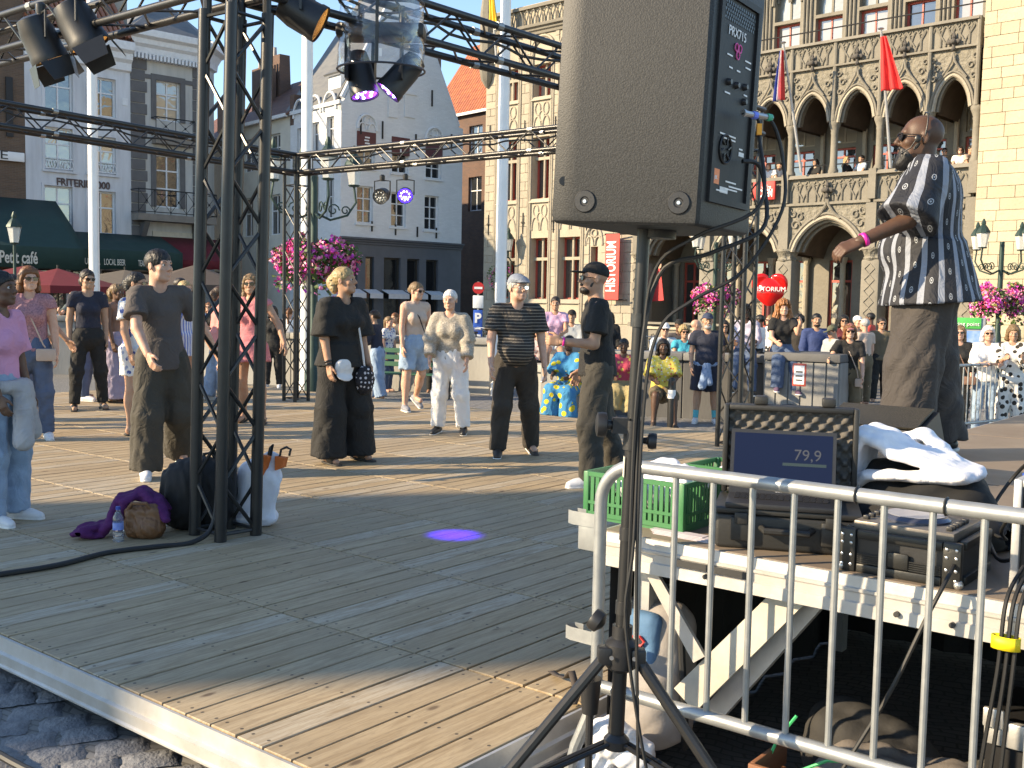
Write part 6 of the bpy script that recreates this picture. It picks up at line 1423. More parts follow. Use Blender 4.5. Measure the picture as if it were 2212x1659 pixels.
# -- upper storey set back behind the parapet
UY = .9
uw = []
for k in range(8): uw += [(LC[k]+.28,LC[k+1]-.28,10.35,11.25),(LC[k]+.28,LC[k+1]-.28,11.36,12.4)]
wall_mesh(7.95,HB,9.5,14.2,uw,.3,UY).build('upper_wall', ST2, ht, False)
for o in uw:
    if o[2] < 11: window(ht,*o,UY+.2,REDF,GLASSC if random.random() < .5 else GLASS,2,(),.06,.05)
    else:
        window(ht,*o,UY+.22,ST2,LEAD,2,(),.05,.07)
    xc, hw_ = (o[0]+o[1])/2, (o[1]-o[0])/2
    if o[2] > 11:
        for s_ in (-1,1): MB().tube([(xc+s_*hw_*.5-hw_*.44*math.cos(pi*q/8),UY+.15,12.0+.42*math.sin(pi*q/8)) for q in range(9)], .04, 5).build('arch_moulding', ST2, ht)
        MB().tube([(xc-(hw_+.06)*math.cos(pi*q/10),UY-.03,11.9+.9*math.sin(pi*q/10)) for q in range(11)], .06, 6).build('arch_moulding', ST2, ht)
for x in LC:
    for dx in (-.13,0,.13): MB().cyl((x+dx,UY-.04,9.6),(x+dx,UY-.04,13.2),.045,n=6).build('shaft', ST2, ht)
MB().cyl((8,.1,10.62),(HB,.1,10.62),.022,n=6).build('handrail', IRON, ht)
MB().box(7.9,HB,UY+.31,8,9.5,14.2).build('hall_core', M('dark_inside',(.03,.028,.025),.9), ht, False)
# balustrade over the left part
for k in range(22): inst('tracery', m1, ht, (.2+k*.35,-.1,12.76))
MB().box(-.1,8,-.16,.1,13.4,13.52).build('coping', ST2, ht, False)
MB().lathe([(.05,10.6),(.25,10.9),(.32,11.3),(.32,13.6),(.1,15.5)],(.12,-.10,0),8).build('corner_turret', ST2, ht)
# -- pale stone neighbour
nb = Fac('pale_stone_house','pale cream limestone building beside the carved hall', hh.p+hh.X*20.30-hh.Y*.35, rad(133),'building')
MB().box(.0,9,.02,6,0,16).build('wall', STP, nb.t, False)
r_ = random.Random(11); z = .6; nblk = 0
while z < 12.6:
    h = r_.choice((.30,.34,.36)); x = -r_.uniform(0,.5)
    while x < 4.1:
        w_ = r_.uniform(.5,.95); a0, a1 = max(.0,x), min(4.1,x+w_)
        if a1-a0 > .12: MB().rbox(a0+.005,a1-.005,-.02-r_.uniform(0,.006),.019,z+.005,z+h-.005,.007,1).build('stone_block', STP, nb.t, False); nblk += 1
        x += w_
    z += h
for x in (2.55,2.68,2.8): MB().cyl((x,-.10,.0),(x,-.10,14),.05,n=8).build('drain_pipe', M('mauve_pipe',(.20,.13,.12),.5), nb.t)
# -- flags, banner, signs
def flag(label, xb, yb, xt, yt, out, bands, fx, fy0, fy1, w_):
    a = hh.fp(xb,yb,-.3); b_ = hh.fp(xt,yt,-out); t = thing('flag', label, 'flag', hh.p+hh.X*a[0]-hh.Y*.3+Vector((0,0,a[1])), hh.rz)
    tip = Vector((b_[0]-a[0],-(out-.3),b_[1]-a[1])); MB().cyl((0,0,0),tip,.05,.035,n=10).build('pole', M('flag_pole_grey',(.55,.56,.57),.4,.5), t); MB().ball(tip,.07,8,6,(1.4,1.4,.5)).build('cap', STEELB, t)
    top = tip*.97; n, m_ = 14, 26; cl = 1.0
    L0 = (hh.fp(fx,fy0,-out)[1]-hh.fp(fx,fy1,-out)[1])
    for bi, (mat, f0, f1) in enumerate(bands):
        b = MB()
        for j in range(m_+1):
            v = j/m_
            for i in range(n+1):
                u_ = f0+(f1-f0)*i/n; fold = .10*math.sin(u_*16+v*2)*(.35+.65*v)
                b.v.append((top.x*(1-.12*v)+w_*u_*(.25+.75*v)-.0*v, top.y*(1-.12*v)+fold-.05, top.z-.12-v*L0*(1-.10*u_)-.18*u_*v))
        b.f = [(j*(n+1)+i,j*(n+1)+i+1,(j+1)*(n+1)+i+1,(j+1)*(n+1)+i) for j in range(m_) for i in range(n)]
        o = b.build('cloth', mat, t, True, 180); o.modifiers.new('s','SOLIDIFY').thickness = .01
    return t
FR = M('flag_red',(.62,.035,.035),.75,0,.1,3,.1); FW = M('flag_white',(.75,.75,.75),.75,0,.1,3,.1); FB = M('flag_blue',(.05,.08,.35),.75,0,.1,3,.1)
flag('red flag hanging from a slanted pole on the carved hall',1924,362,1903,62,1.6,((FR,0,1),),1905,130,245,.75)
flag('red, white and blue flag drooping from a slanted pole on the carved hall',1731,372,1692,92,1.6,((FR,0,.34),(FW,.34,.66),(FB,.66,1)),1700,150,255,-.35)
flag('yellow flag hanging at the carved hall corner turret',1072,120,1058,-60,1.0,((M('flag_yellow',(.75,.52,.06),.75),0,1),),1058,-40,62,.5)
bn = hh.rect(1322,507,1352,648); t = thing('banner','tall red banner lettered HISTORIUM on the stone wall','banner', hh.p+hh.X*bn[0]-hh.Y*.42+Vector((0,0,bn[2])), hh.rz)
bw, bh_ = bn[1]-bn[0], bn[3]-bn[2]
MB().box(0,bw,-.01,.01,0,bh_).build('cloth', M('banner_red',(.60,.035,.03),.6,0,.08,2,.05), t, False)
me = text_mesh('HISTORIUM',.62,.004,1.0,0,.012); me.transform(Matrix.Rotation(-pi/2,4,'Y')); ys_ = [v.co.z for v in me.vertices]; me.transform(Matrix.Scale((bh_*.76)/(max(ys_)-min(ys_)),4,(0,0,1)))
o = obj('lettering', me, WHT, t); o.location = (bw*.76,-.025,bh_*.12)
for z in (0,bh_): MB().cyl((-.05,0,z),(bw+.25,.2,z),.03,n=6).build('bracket', IRON, t)
os_ = hh.rect(1636,394,1684,434); t = thing('open_sign','red rounded sign lettered YES we are OPEN on the balcony','sign', hh.p+hh.X*os_[0]-hh.Y*.32+Vector((0,0,os_[2])), hh.rz); t['label'] = 'red sign with white OPEN lettering hung on the balcony parapet'
ow, oh = os_[1]-os_[0], os_[3]-os_[2]; MB().rbox(0,ow,0,.10,0,oh,.04,2).build('board', MATS['banner_red'], t); letters(t,'OPEN',.34,ow*.30,-.012,oh*.18,WHT,width=ow*.6,depth=.006,bold=.012); letters(t,"we're",.2,ow*.42,-.012,oh*.58,WHT,width=ow*.42,depth=.006)
# heart sign on a post
hp = onz(1662,745,0); hd = 27.0; hq = at(1662,631,hd)
t = thing('heart_sign','glossy red heart lettered HISTORIUM on a post before the arcade','sign',(hq.x,hq.y,0), rad(-20))
f = Field((-.65,-.25,hq.z-.65),(.65,.25,hq.z+.55),.03)
X,Y,Z = f.pts((slice(None),)*3); hx, hz = X/.40, (Z-(hq.z-.02))/.40
f.F = (((hx**2+hz**2*1.0-1+.0)**3 - hx**2*hz**3 + .0*Y + (Y/.16)**2*.9*np.ones_like(hx))*.12).astype(np.float32)+0*f.F
obj('heart', np_mesh('heart',[f.mesh('')]), M('glossy_red',(.62,.012,.012),.12,0,.0,1,0), t)
MB().cyl((0,0,0),(0,0,hq.z-.35),.06,n=12).build('post', M('red_post',(.10,.01,.01),.4), t); letters(t,'HISTORIUM',.16,-.40,-.20,hq.z+.02,WHT,width=.8,depth=.01)
# cut-out figure of a woman in a red gown on the shaded wall
fg = hh.rect(1404,575,1432,655,1.0); t = thing('gown_poster','flat cut-out of a figure in a long red gown on the arcade wall','poster', hh.p+hh.X*(8.15)+hh.Y*.65+Vector((0,0,1.75)), hh.rz+rad(-2))
t.location = at(1419,640,39.5)-Vector((0,0,.0)); 
h_ = 1.5
MB().prism([(0,0),(.62,.05),(.50,.8),(.44,1.15),(.36,1.25),(.28,1.1),(.2,.7)], lambda a,z: (a-.3,0,z-.2), lambda a,z: (a-.3,.03,z-.2)).build('gown', M('gown_red',(.45,.02,.025),.6), t, False); MB().prism([(.10*math.cos(q*pi/5),.13*math.sin(q*pi/5)) for q in range(10)], lambda a,z: (a+.07,-.005,z+1.15), lambda a,z: (a+.07,.025,z+1.15)).build('head', M('poster_skin',(.45,.28,.2),.7), t, False)
# ---------------------------------------------------------------- people
def _cone(s, a, b, ra, rb, k=.02, sq=(1,1,1)):
    """limb with flat ends (sleeves, trouser legs, skirts)"""
    a, b = np.array(a,float), np.array(b,float); m = max(ra,rb)*max(sq)+k+2*s.h
    sl = s.sub(np.minimum(a,b)-m, np.maximum(a,b)+m); X,Y,Z = s.pts(sl)
    if X.size == 0 or Y.size == 0 or Z.size == 0: return s
    ab = b-a; Ln = max(1e-6, float(np.linalg.norm(ab))); u_ = ab/Ln
    ax = (X-a[0])*u_[0]+(Y-a[1])*u_[1]+(Z-a[2])*u_[2]; t = np.clip(ax/Ln,0,1)
    dx, dy, dz = X-a[0]-ax*u_[0], Y-a[1]-ax*u_[1], Z-a[2]-ax*u_[2]
    d = np.maximum(np.sqrt((dx/sq[0])**2+(dy/sq[1])**2+(dz/sq[2])**2)-(ra+(rb-ra)*t), np.maximum(-ax, ax-Ln))
    s.blend(sl, d.astype(np.float32), k); return s
Field.cone = _cone
def bdir(f, s_, sg): 
    f, s_ = rad(f), rad(s_); return np.array([sg*math.sin(s_), math.sin(f)*math.cos(s_), -math.cos(f)*math.cos(s_)])
def nrm(v): v = np.array(v,float); return v/np.linalg.norm(v)
def skin_mat(name, c):
    if name in MATS: return MATS[name]
    m, nt, b = node_mat(name); tc = N(nt,'ShaderNodeTexCoord'); n1 = N(nt,'ShaderNodeTexNoise', Scale=22.0, Detail=6.0); L(nt, tc.outputs['Object'], n1.inputs['Vector'])
    col = mixc(nt, ramp(nt, n1.outputs[0], .35,.75), c, (min(1,c[0]*.92),c[1]*.78,c[2]*.72)); L(nt, col, b.inputs['Base Color'])
    b.inputs['Roughness'].default_value = .56; b.inputs['Subsurface Weight'].default_value = .06; b.inputs['Subsurface Radius'].default_value = (.012,.005,.003); b.inputs['Subsurface Scale'].default_value = .6
    n2 = N(nt,'ShaderNodeTexNoise', Scale=180.0, Detail=2.0); L(nt, tc.outputs['Object'], n2.inputs['Vector']); bp = N(nt,'ShaderNodeBump', Strength=.12, Distance=.002); L(nt, n2.outputs[0], bp.inputs['Height']); L(nt, bp.outputs[0], b.inputs['Normal'])
    MATS[name] = m; return m
SK = {'fair':skin_mat('skin_fair',(.55,.33,.24)), 'tan':skin_mat('skin_tan',(.43,.25,.165)), 'olive':skin_mat('skin_olive',(.40,.25,.17)), 'dark':skin_mat('skin_dark',(.085,.042,.024)), 'brown':skin_mat('skin_brown',(.13,.066,.04))}
HR = {k: M('hair_'+k, c, .5, 0, .3, 40, .6, 130, .006, stretch=(1,1,.25)) for k, c in {'black':(.008,.007,.007),'brown':(.055,.03,.018),'dark':(.022,.014,.010),'blond':(.38,.27,.13),'grey':(.40,.39,.38),'white':(.62,.61,.60),'auburn':(.17,.065,.022),'ginger':(.30,.11,.03),'fair_brown':(.19,.12,.06)}.items()}
def wrinkle(nt, b, src):
    """soft creases over a fine weave"""
    n1 = N(nt,'ShaderNodeTexNoise', Scale=7.0, Detail=3.0, Roughness=.55, Distortion=1.6); L(nt, src, n1.inputs['Vector']); n2 = N(nt,'ShaderNodeTexNoise', Scale=240.0, Detail=2.0); L(nt, src, n2.inputs['Vector'])
    h_ = mathn(nt,'ADD', mathn(nt,'MULTIPLY', mathn(nt,'ABSOLUTE', mathn(nt,'SUBTRACT', n1.outputs[0], .5)), 4.0), mathn(nt,'MULTIPLY', n2.outputs[0], .12))
    bp = N(nt,'ShaderNodeBump', Strength=.55, Distance=.010); L(nt, h_, bp.inputs['Height']); L(nt, bp.outputs[0], b.inputs['Normal'])
def cloth(name, c, var=.15, rough=.85, vs=5, col2=None):
    key = 'cloth_'+name
    if key in MATS: return MATS[key]
    m = M(key, c, rough, 0, var, vs, 0, col2=col2); nt = m.node_tree; tc = [n for n in nt.nodes if n.type == 'TEX_COORD'][0]; wrinkle(nt, nt.nodes['Principled BSDF'], tc.outputs['Object']); return m
def stripes(name, c1, c2, axis, freq, duty=.5, c3=None):
    key = 'cloth_'+name
    if key in MATS: return MATS[key]
    m, nt, b = node_mat(key); tc = N(nt,'ShaderNodeTexCoord'); sp = N(nt,'ShaderNodeSeparateXYZ'); ns = N(nt,'ShaderNodeTexNoise', Scale=3.0); L(nt, tc.outputs['Object'], ns.inputs['Vector'])
    L(nt, tc.outputs['Object'], sp.inputs[0]); v = mathn(nt,'ADD', sp.outputs[axis], mathn(nt,'MULTIPLY', ns.outputs[0], .03)); fr_ = mathn(nt,'FRACT', mathn(nt,'MULTIPLY', v, freq)); g = mathn(nt,'LESS_THAN', fr_, duty)
    L(nt, mixc(nt, g, c1, c2), b.inputs['Base Color']); b.inputs['Roughness'].default_value = .85; wrinkle(nt, b, tc.outputs['Object']); MATS[key] = m; return m
def spots(name, base, cols, scale=9.0, th=.32, rnd=1.0):
    key = 'cloth_'+name
    if key in MATS: return MATS[key]
    m, nt, b = node_mat(key); tc = N(nt,'ShaderNodeTexCoord'); c = base
    for i, (cc, t_) in enumerate(cols):
        vo = N(nt,'ShaderNodeTexVoronoi', Scale=scale*(1+.23*i), Randomness=rnd); mp = N(nt,'ShaderNodeMapping'); mp.inputs['Location'].default_value = (i*3.1,i*1.7,i*.9); L(nt, tc.outputs['Object'], mp.inputs[0]); L(nt, mp.outputs[0], vo.inputs['Vector'])
        c = mixc(nt, mathn(nt,'LESS_THAN', vo.outputs['Distance'], t_), c, cc)
    L(nt, c, b.inputs['Base Color']); b.inputs['Roughness'].default_value = .85; wrinkle(nt, b, tc.outputs['Object']); MATS[key] = m; return m
def rotm(yaw_, pitch=0, roll=0):
    return np.array((Matrix.Rotation(rad(yaw_),3,'Z') @ Matrix.Rotation(rad(pitch),3,'X') @ Matrix.Rotation(rad(roll),3,'Y')))
NP_ = 0
def person(label, loc, face, H=1.70, sex='f', skin='fair', lean=0, side=0, twist=0, head=(0,0), legs=((3,3,3),(-3,3,3)), arms=((4,9,12,4),(4,9,12,4)), seat=None, top=None, bottom=None, shoes=None, hair=None, build=1.0, q=.013, glasses=None, cap=None, curl=(18,18), palm=(None,None), belly=0.0, beard=None, group=None, eyes=True, dress=None, extra=None, cut=None, neck=0.0):
    """face: heading in degrees, 0 = away from the camera, 90 = to the left, -90 = to the right, 180 = towards it"""
    global NP_; NP_ += 1; seed = NP_
    t = thing('person', label, 'person', loc, rad(face), group); fem = sex == 'f'; k = H/1.72; B = build
    sp_ = nrm((math.sin(rad(side)), math.sin(rad(lean)), math.cos(rad(lean))))
    TH, SH, UA, FA = .243*H, .235*H, .170*H, .145*H
    hips = np.array([0,0,0.]); hw_ = (.052 if fem else .050)*H
    J = {}
    for i, sg in enumerate((1,-1)):
        f, s_, kn = legs[i][:3]; h = hips+np.array([sg*hw_,0,-.005*H]); kk = h+bdir(f,s_,sg)*TH; an = kk+bdir(f-kn, legs[i][3] if len(legs[i]) > 3 else s_*.6, sg)*SH; J[i] = (h,kk,an)
    if seat is None: z0 = min(J[0][2][2],J[1][2][2])-.045*H; off = np.array([0,0,-z0])
    else: off = np.array([0,0,seat+.085*H])
    # keep the weight over the feet
    if seat is None: c_ = (J[0][2]+J[1][2])/2; off[0] -= c_[0]*.5; off[1] -= c_[1]*.5
    for i in (0,1): J[i] = tuple(p+off for p in J[i])
    P = hips+off; wst = P+sp_*.085*H; ch = P+sp_*.205*H; nk = P+sp_*.305*H; 
    tw = rad(twist); sx = np.array([math.cos(tw),math.sin(tw),0]); sw = (.098 if fem else .112)*H*(.6+.4*B)
    sc_ = P+sp_*.283*H; A = {}
    for i, sg in enumerate((1,-1)):
        f, s_, e, inw = arms[i]; s_ = s_*.62 if s_ < 17 else s_; s0 = sc_+sx*sg*sw; 
        R = rotm(twist); el = s0+R@bdir(f,s_,sg)*UA; wr = el+R@bdir(f+e,s_-inw,sg)*FA; A[i] = (s0,el,wr)
    hd = nk+nrm(sp_+np.array([0,.25*math.sin(rad(lean)),.3]))*.072*H+np.array([0,.014*H,-neck])
    # ---- body
    allp = np.array([p for i in (0,1) for p in (*J[i],*A[i])]+[P,nk,hd]); lo, hi = allp.min(0)-.16*H*.6, allp.max(0)+.13*H*.6
    def torso(f, inf=0.0, kk_=.05, hipw=1.0):
        f.cap(P-sp_*.01*H, wst, (.092 if fem else .084)*H*B*hipw+inf, (.070 if fem else .077)*H*B+inf, kk_, (1,.72,.9))
        f.cap(wst, ch, (.070 if fem else .077)*H*B+inf, (.080 if fem else .090)*H*B+inf, kk_, (1,.70,.9))
        f.cap(sc_-sx*sw*.75-sp_*.012*H, sc_+sx*sw*.75-sp_*.012*H, .036*H+inf*.6, .036*H+inf*.6, kk_, (1,1,1))
        for sg in (1,-1): f.cap(nk+sx*sg*.012*H-sp_*.008*H, sc_+sx*sg*sw*.85+sp_*.004*H, .024*H+inf*.8, .030*H+inf*.8, .03)
        if fem:
            for sg in (1,-1): f.ell(ch+sx*sg*.040*H+np.array([0,.045*H*B,-.014*H]), (.031*H+inf,.029*H+inf,.033*H+inf), .05)
        if belly: f.ell(wst+np.array([0,.03*H+belly*.4,-.02*H]), (.075*H*B+inf,.06*H+belly+inf,.09*H), .06)
        return f
    body = Field(lo, hi, q*1.35 if q < .02 else q)
    torso(body)
    for i in (0,1):
        h,kn,an = J[i]; body.cap(h,kn,.050*H*B,.034*H,.04); body.cap(kn,an,.034*H,.022*H,.02); body.ell((kn+an)/2+(h-kn)*.0+nrm(kn-an)*.05*H+np.array([0,-.012*H,0]), (.034*H,.036*H,.07*H), .03)
        s0,el,wr = A[i]; body.cap(s0,el,.029*H*(.5+.5*B),.024*H,.03); body.cap(el,wr,.0245*H,.0165*H,.015)
        fy = nrm(np.array([.12*(1 if i == 0 else -1),1,0])); body.cap(an+np.array([0,-.01*H,-.015*H]), an+fy*.075*H+np.array([0,0,-.028*H]), .024*H,.019*H,.02)
    body.cap(nk-sp_*.02*H, hd+np.array([0,-.012,-.02]), .034*H if not fem else .029*H, .031*H if not fem else .027*H, .03)
    parts = [body.mesh('')]
    # ---- head in its own frame (metres for a 1.72 m person, then scaled)
    HRt = rotm(head[0], head[1]) @ rotm(0, -lean*.3); kh = k*(1.0 if not fem else .97)
    hh_ = .0062 if q < .02 else .011
    Fh = Field((-.11,-.13,-.20),(.11,.14,.14), hh_)
    Fh.ell((0,-.012,.036),(.077,.096,.083),.03).ell((0,.022,-.034),(.060,.070,.080),.03).cap((-.034,.045,-.07),(.034,.045,-.07),.022,.022,.03).ell((0,.074,-.092),(.024,.020,.018),.025)
    Fh.cap((-.034,.077,.030),(.034,.077,.030),.013,.013,.02).ell((.043,.062,-.02),(.022,.022,.02),.02).ell((-.043,.062,-.02),(.022,.022,.02),.02)
    for sg in (1,-1): Fh.ell((sg*.031,.098,.010),(.019,.015,.0115),.010,cut=True)
    Fh.cap((0,.090,.020),(0,.112,-.018),.0085,.0125,.012).cap((-.011,.098,-.026),(.011,.098,-.026),.008,.008,.008)
    Fh.ell((0,.091,-.056),(.024,.012,.0068),.006).ell((0,.089,-.067),(.020,.012,.0075),.006)
    for sg in (1,-1): Fh.ell((sg*.081,-.008,.0),(.010,.019,.031),.008).ell((sg*.090,-.004,.0),(.006,.010,.018),.006,cut=True)
    Fh.cap((0,-.022,-.06),(0,-.03,-.19),.056 if not fem else .048,.056 if not fem else .050,.03)
    def tohead(VQ): V, Q_ = VQ; return ((V*kh)@HRt.T+hd+np.array([0,0,.022*H]), Q_)
    parts.append(tohead(Fh.mesh('')))
    # ---- hands: palm, four unequal fingers, thumb from the side of the palm
    for i, sg in enumerate((1,-1)):
        s0,el,wr = A[i]; z = nrm(wr-el); n0 = np.array(palm[i] if palm[i] is not None else (-sg,0,0.05),float); n0 = rotm(twist)@n0
        n0 = nrm(n0-z*(n0@z)); th = np.cross(z,n0)*(1 if i == 0 else -1); ks = k*(.92 if fem else 1.0)
        cu = rad(curl[i]); Fq = Field((-.07,-.045,-.045),(.085,.105,.19), .0062 if q < .02 else .010)
        Fq.cap((0,0,-.04),(0,0,.012),.0285,.026,.01,(1,.72,1)).rbox((0,0,.048),(.039,.0135,.046),.012,.012)
        for x, ln in ((.029,.068),(.010,.078),(-.009,.072),(-.027,.056)):
            p0 = np.array([x,0,.086]); p1 = p0+np.array([x*.10,math.sin(cu),math.cos(cu)])*ln*.48; p2 = p1+np.array([0,math.sin(cu*2.1),math.cos(cu*2.1)])*ln*.30; p3 = p2+np.array([0,math.sin(cu*2.9),math.cos(cu*2.9)])*ln*.24
            Fq.cap(p0,p1,.0098,.0088,.004).cap(p1,p2,.0088,.0080,.003).cap(p2,p3,.0080,.0068,.003)
        Fq.cap((.030,.006,.022),(.055,.014,.058),.0135,.0105,.010).cap((.055,.014,.058),(.058,.026,.088),.0105,.0080,.004)
        V, Q_ = Fq.mesh(''); Mx = np.stack([th,n0,z],1); V = (V*ks)@Mx.T+wr
        if np.linalg.det(Mx) < 0: Q_ = Q_[:,::-1]
        parts.append((V,Q_))
    obj('body', np_mesh('body', parts), SK[skin], t)
    def hp(p): return tuple((np.array(p)*kh)@HRt.T+hd+np.array([0,0,.022*H]))
    # ---- hair, eyes, glasses, cap
    if hair:
        st_, hm = hair; Fr = Field((-.22,-.24,-.48 if st_ in ('long','ponytail','curly_long') else -.2),(.22,.17,.22), .008 if q < .02 else .012)
        if st_ in ('short','bun','ponytail','updo','bob','long','fringe','curly','curly_long'):
            fr_ = st_ == 'fringe'; big = {'curly':.018,'curly_long':.03,'bob':.008}.get(st_,0)
            Fr.ell((0,-.016,.045),(.083+big,.103+big,.088+big),.02)
            p0 = (0,.082,.062) if not fr_ else (0,.09,.032); n_ = (0,.66,-.75) if not fr_ else (0,.42,-.9)
            Fr.plane(p0,n_)
            if st_ in ('bob','long','curly_long'):
                dn_ = {'bob':-.10,'long':-.30,'curly_long':-.24}[st_]; 
                for sg in (1,-1): Fr.cap((sg*.072,-.02,.03),(sg*(.085 if st_ != 'curly_long' else .13),-.03,dn_),.026+big*.6,.028+big,.03); Fr.cap((sg*.055,.055,.085),(sg*.082,.02,-.03),.016,.016,.02)
                Fr.cap((0,-.09,.03),(0,-.085,dn_),.045+big,.05+big,.05).cap((.04,-.08,.0),(.05,-.07,dn_),.04,.04,.04).cap((-.04,-.08,.0),(-.05,-.07,dn_),.04,.04,.04)
            if st_ == 'bun': Fr.ell((0,-.115,.02),(.04,.038,.042),.015)
            if st_ == 'updo': Fr.ell((0,-.125,.0),(.048,.045,.06),.03).ell((.02,-.10,-.05),(.04,.03,.05),.03)
            if st_ == 'ponytail': Fr.ell((0,-.11,.03),(.028,.03,.028),.015).cap((0,-.125,.02),(0,-.12,-.25),.028,.018,.02)
        Fr.folds(.0042 if 'curly' not in st_ else .012, .024 if 'curly' not in st_ else .05, seed, (1,.7,.18))
        obj('hair', np_mesh('hair',[tohead(Fr.mesh(''))]), HR[hm], t)
    if beard:
        Fb = Field((-.09,-.02,-.17),(.09,.13,.02), .007); w_ = beard[0]
        Fb.ell((0,.055,-.082),(.058,.048,.040*w_),.02).cap((.05,.03,-.05),(.056,.0,.0),.014,.010,.01).cap((-.05,.03,-.05),(-.056,.0,.0),.014,.010,.01).cap((-.024,.094,-.045),(.024,.094,-.045),.008,.008,.01)
        if w_ > 1.2: Fb.ell((0,.075,-.118),(.038,.036,.035),.02)
        Fb.ell((0,.11,-.061),(.020,.03,.009),.004,cut=True).folds(.0016,.02,seed); obj('beard', np_mesh('beard',[tohead(Fb.mesh(''))]), HR[beard[1]], t)
    if eyes and q < .02 and glasses != 'sun':
        for sg in (1,-1):
            e = MB().ball((0,0,0),.0125*kh,10,8).build('eye', M('eye_white',(.45,.42,.40),.25,0,0,1,0), t); e.location = hp((sg*.031,.0775,.0105)); p_ = MB().ball((0,0,0),.0075*kh,8,6).build('iris', M('eye_iris',(.02,.013,.01),.2,0,0,1,0), e); p_.location = Vector(np.array([0,.0072,0])@HRt.T)*kh
            MB().tube([hp((sg*.016,.093,.031)),hp((sg*.030,.094,.036)),hp((sg*.046,.085,.032))],.0028*kh,5).build('eyebrow', HR[hair[1]] if hair else HR['dark'], t)
    if glasses:
        gm_ = M('dark_lens',(.015,.012,.012),.08,0,0,1,0) if glasses == 'sun' else M('clear_lens',(.9,.9,.9),.15,0,0,1,0,trans=1.0); fm_ = M('frame_dark',(.02,.015,.014),.3,0,0,1,0) if glasses == 'sun' else M('frame_metal',(.4,.38,.35),.3,.8,0,1,0)
        for sg in (1,-1):
            c = MB(); c.prism([(.026*math.cos(2*pi*n/12)*1.0,.020*math.sin(2*pi*n/12)) for n in range(12)], lambda a,z,sg=sg: hp((sg*.033+a,.103-abs(sg*.033+a)*.20,.008+z)), lambda a,z,sg=sg: hp((sg*.033+a,.107-abs(sg*.033+a)*.20,.008+z))); c.build('lens', gm_, t, False)
            MB().tube([hp((sg*.060,.092,.016)),hp((sg*.078,.05,.014)),hp((sg*.083,-.01,.010))], .0028*kh, 5).build('temple_arm', fm_, t)
        MB().tube([hp((-.060,.094,.020)),hp((-.03,.106,.024)),hp((0,.111,.018)),hp((.03,.106,.024)),hp((.060,.094,.020))], .0030*kh, 5).build('glasses_frame', fm_, t)
    if cap:
        cs, cm = cap; Fc = Field((-.12,-.14,-.02),(.12,.22,.17), .0075)
        if cs == 'bucket': Fc.ell((0,-.012,.07),(.085,.104,.075),.01).cone((0,-.01,.03),(0,-.01,.065),.125,.09,.015,(.95,1.1,1))
        else:
            Fc.ell((0,-.014,.055),(.086,.106,.088),.01); Fc.plane((0,0,.045),(0,.18,-1))
            if cs == 'flat': Fc.ell((0,.055,.085),(.078,.08,.028),.03,rotm(0,-18)); Fc.ell((0,.115,.055),(.06,.04,.010),.01)
            else:
                Fd = 1 if cs == 'front' else -1
                Fc.ell((0,.125*Fd,.052),(.066,.075,.009),.006)
        obj('cap', np_mesh('cap',[tohead(Fc.mesh(''))]), cm, t)
    # ---- clothes
    def top_mesh(T):
        zz = P[2]-T.get('hem',0)*H-.08; zl_ = min([zz]+([A[0][2][2],A[1][2][2]] if T.get('sleeve',.55) > 1 else [])); f = Field((lo[0]-.03,lo[1]-.03,zl_), (hi[0]+.03,hi[1]+.03,max(nk[2]+.09,(A[0][2][2],A[1][2][2],A[0][1][2],A[1][1][2])[0],A[1][1][2]+.1,A[0][1][2]+.1)), q); lz = T.get('loose',.012); torso(f, lz, .05)
        hem = P-sp_*(T.get('hem',.0))*H; 
        if T.get('flare'): f.cone(wst, hem, .085*H*B+lz, .090*H*B+lz+T['flare'], .04, (1,.78,1))
        elif T.get('hem',0) > .02: f.cone(P, hem, .090*H*B+lz, .090*H*B+lz, .04, (1,.76,1))
        sl_ = T.get('sleeve',.55); sw_ = T.get('sw',.010)
        for i in (0,1):
            s0,el,wr = A[i]
            if sl_ > 0: f.cone(s0-(el-s0)*.02, s0+(el-s0)*min(sl_,1.0), .027*H*(.5+.5*B)+lz*.75, .027*H+lz+sw_, .03)
            if sl_ > 1: f.cap(el,el+(wr-el)*.02,.027*H+lz,.027*H+lz,.03); f.cone(el, el+(wr-el)*(sl_-1), .027*H+lz, .020*H+lz+sw_*.5, .03)
        f.cap(nk-sp_*.035*H, nk+sp_*.004*H, .040*H+lz*.4,.036*H+lz*.25,.03)
        f.folds(T.get('fold',.004),T.get('wl',.2),seed+7,(1,1,.5),3)
        f.plane(hem, -sp_); f.plane(P+sp_*(.318*H+T.get('collar',0)), nrm(sp_+np.array([0,-.22,0])))
        nv = T.get('neck',.036)
        f.ell(nk+sp_*.016*H+np.array([0,.034*H,0]), (nv*H*.9,.034*H,nv*H), .008, cut=True)
        if T.get('open'): pass
        return f
    if top: obj(top.get('name','top'), np_mesh('top',[top_mesh(top).mesh('')]), top['mat'], t)
    if bottom:
        b_ = bottom; jl = np.array([p for i in (0,1) for p in J[i]]+[P]); mg = .13+b_.get('wide',0)+(b_.get('r',0) if b_.get('kind') in ('skirt','dress') else 0); f = Field((jl[:,0].min()-mg,jl[:,1].min()-mg,lo[2]-.05), (jl[:,0].max()+mg,jl[:,1].max()+mg,P[2]+.1*H), q); kd = b_.get('kind','trousers'); lz = b_.get('loose',.012); up = P+sp_*b_.get('waist',.075)*H
        f.cap(P-sp_*.015*H, up, (.094 if fem else .086)*H*B+lz, (.076 if fem else .080)*H*B+lz, .05, (1,.74,.9))
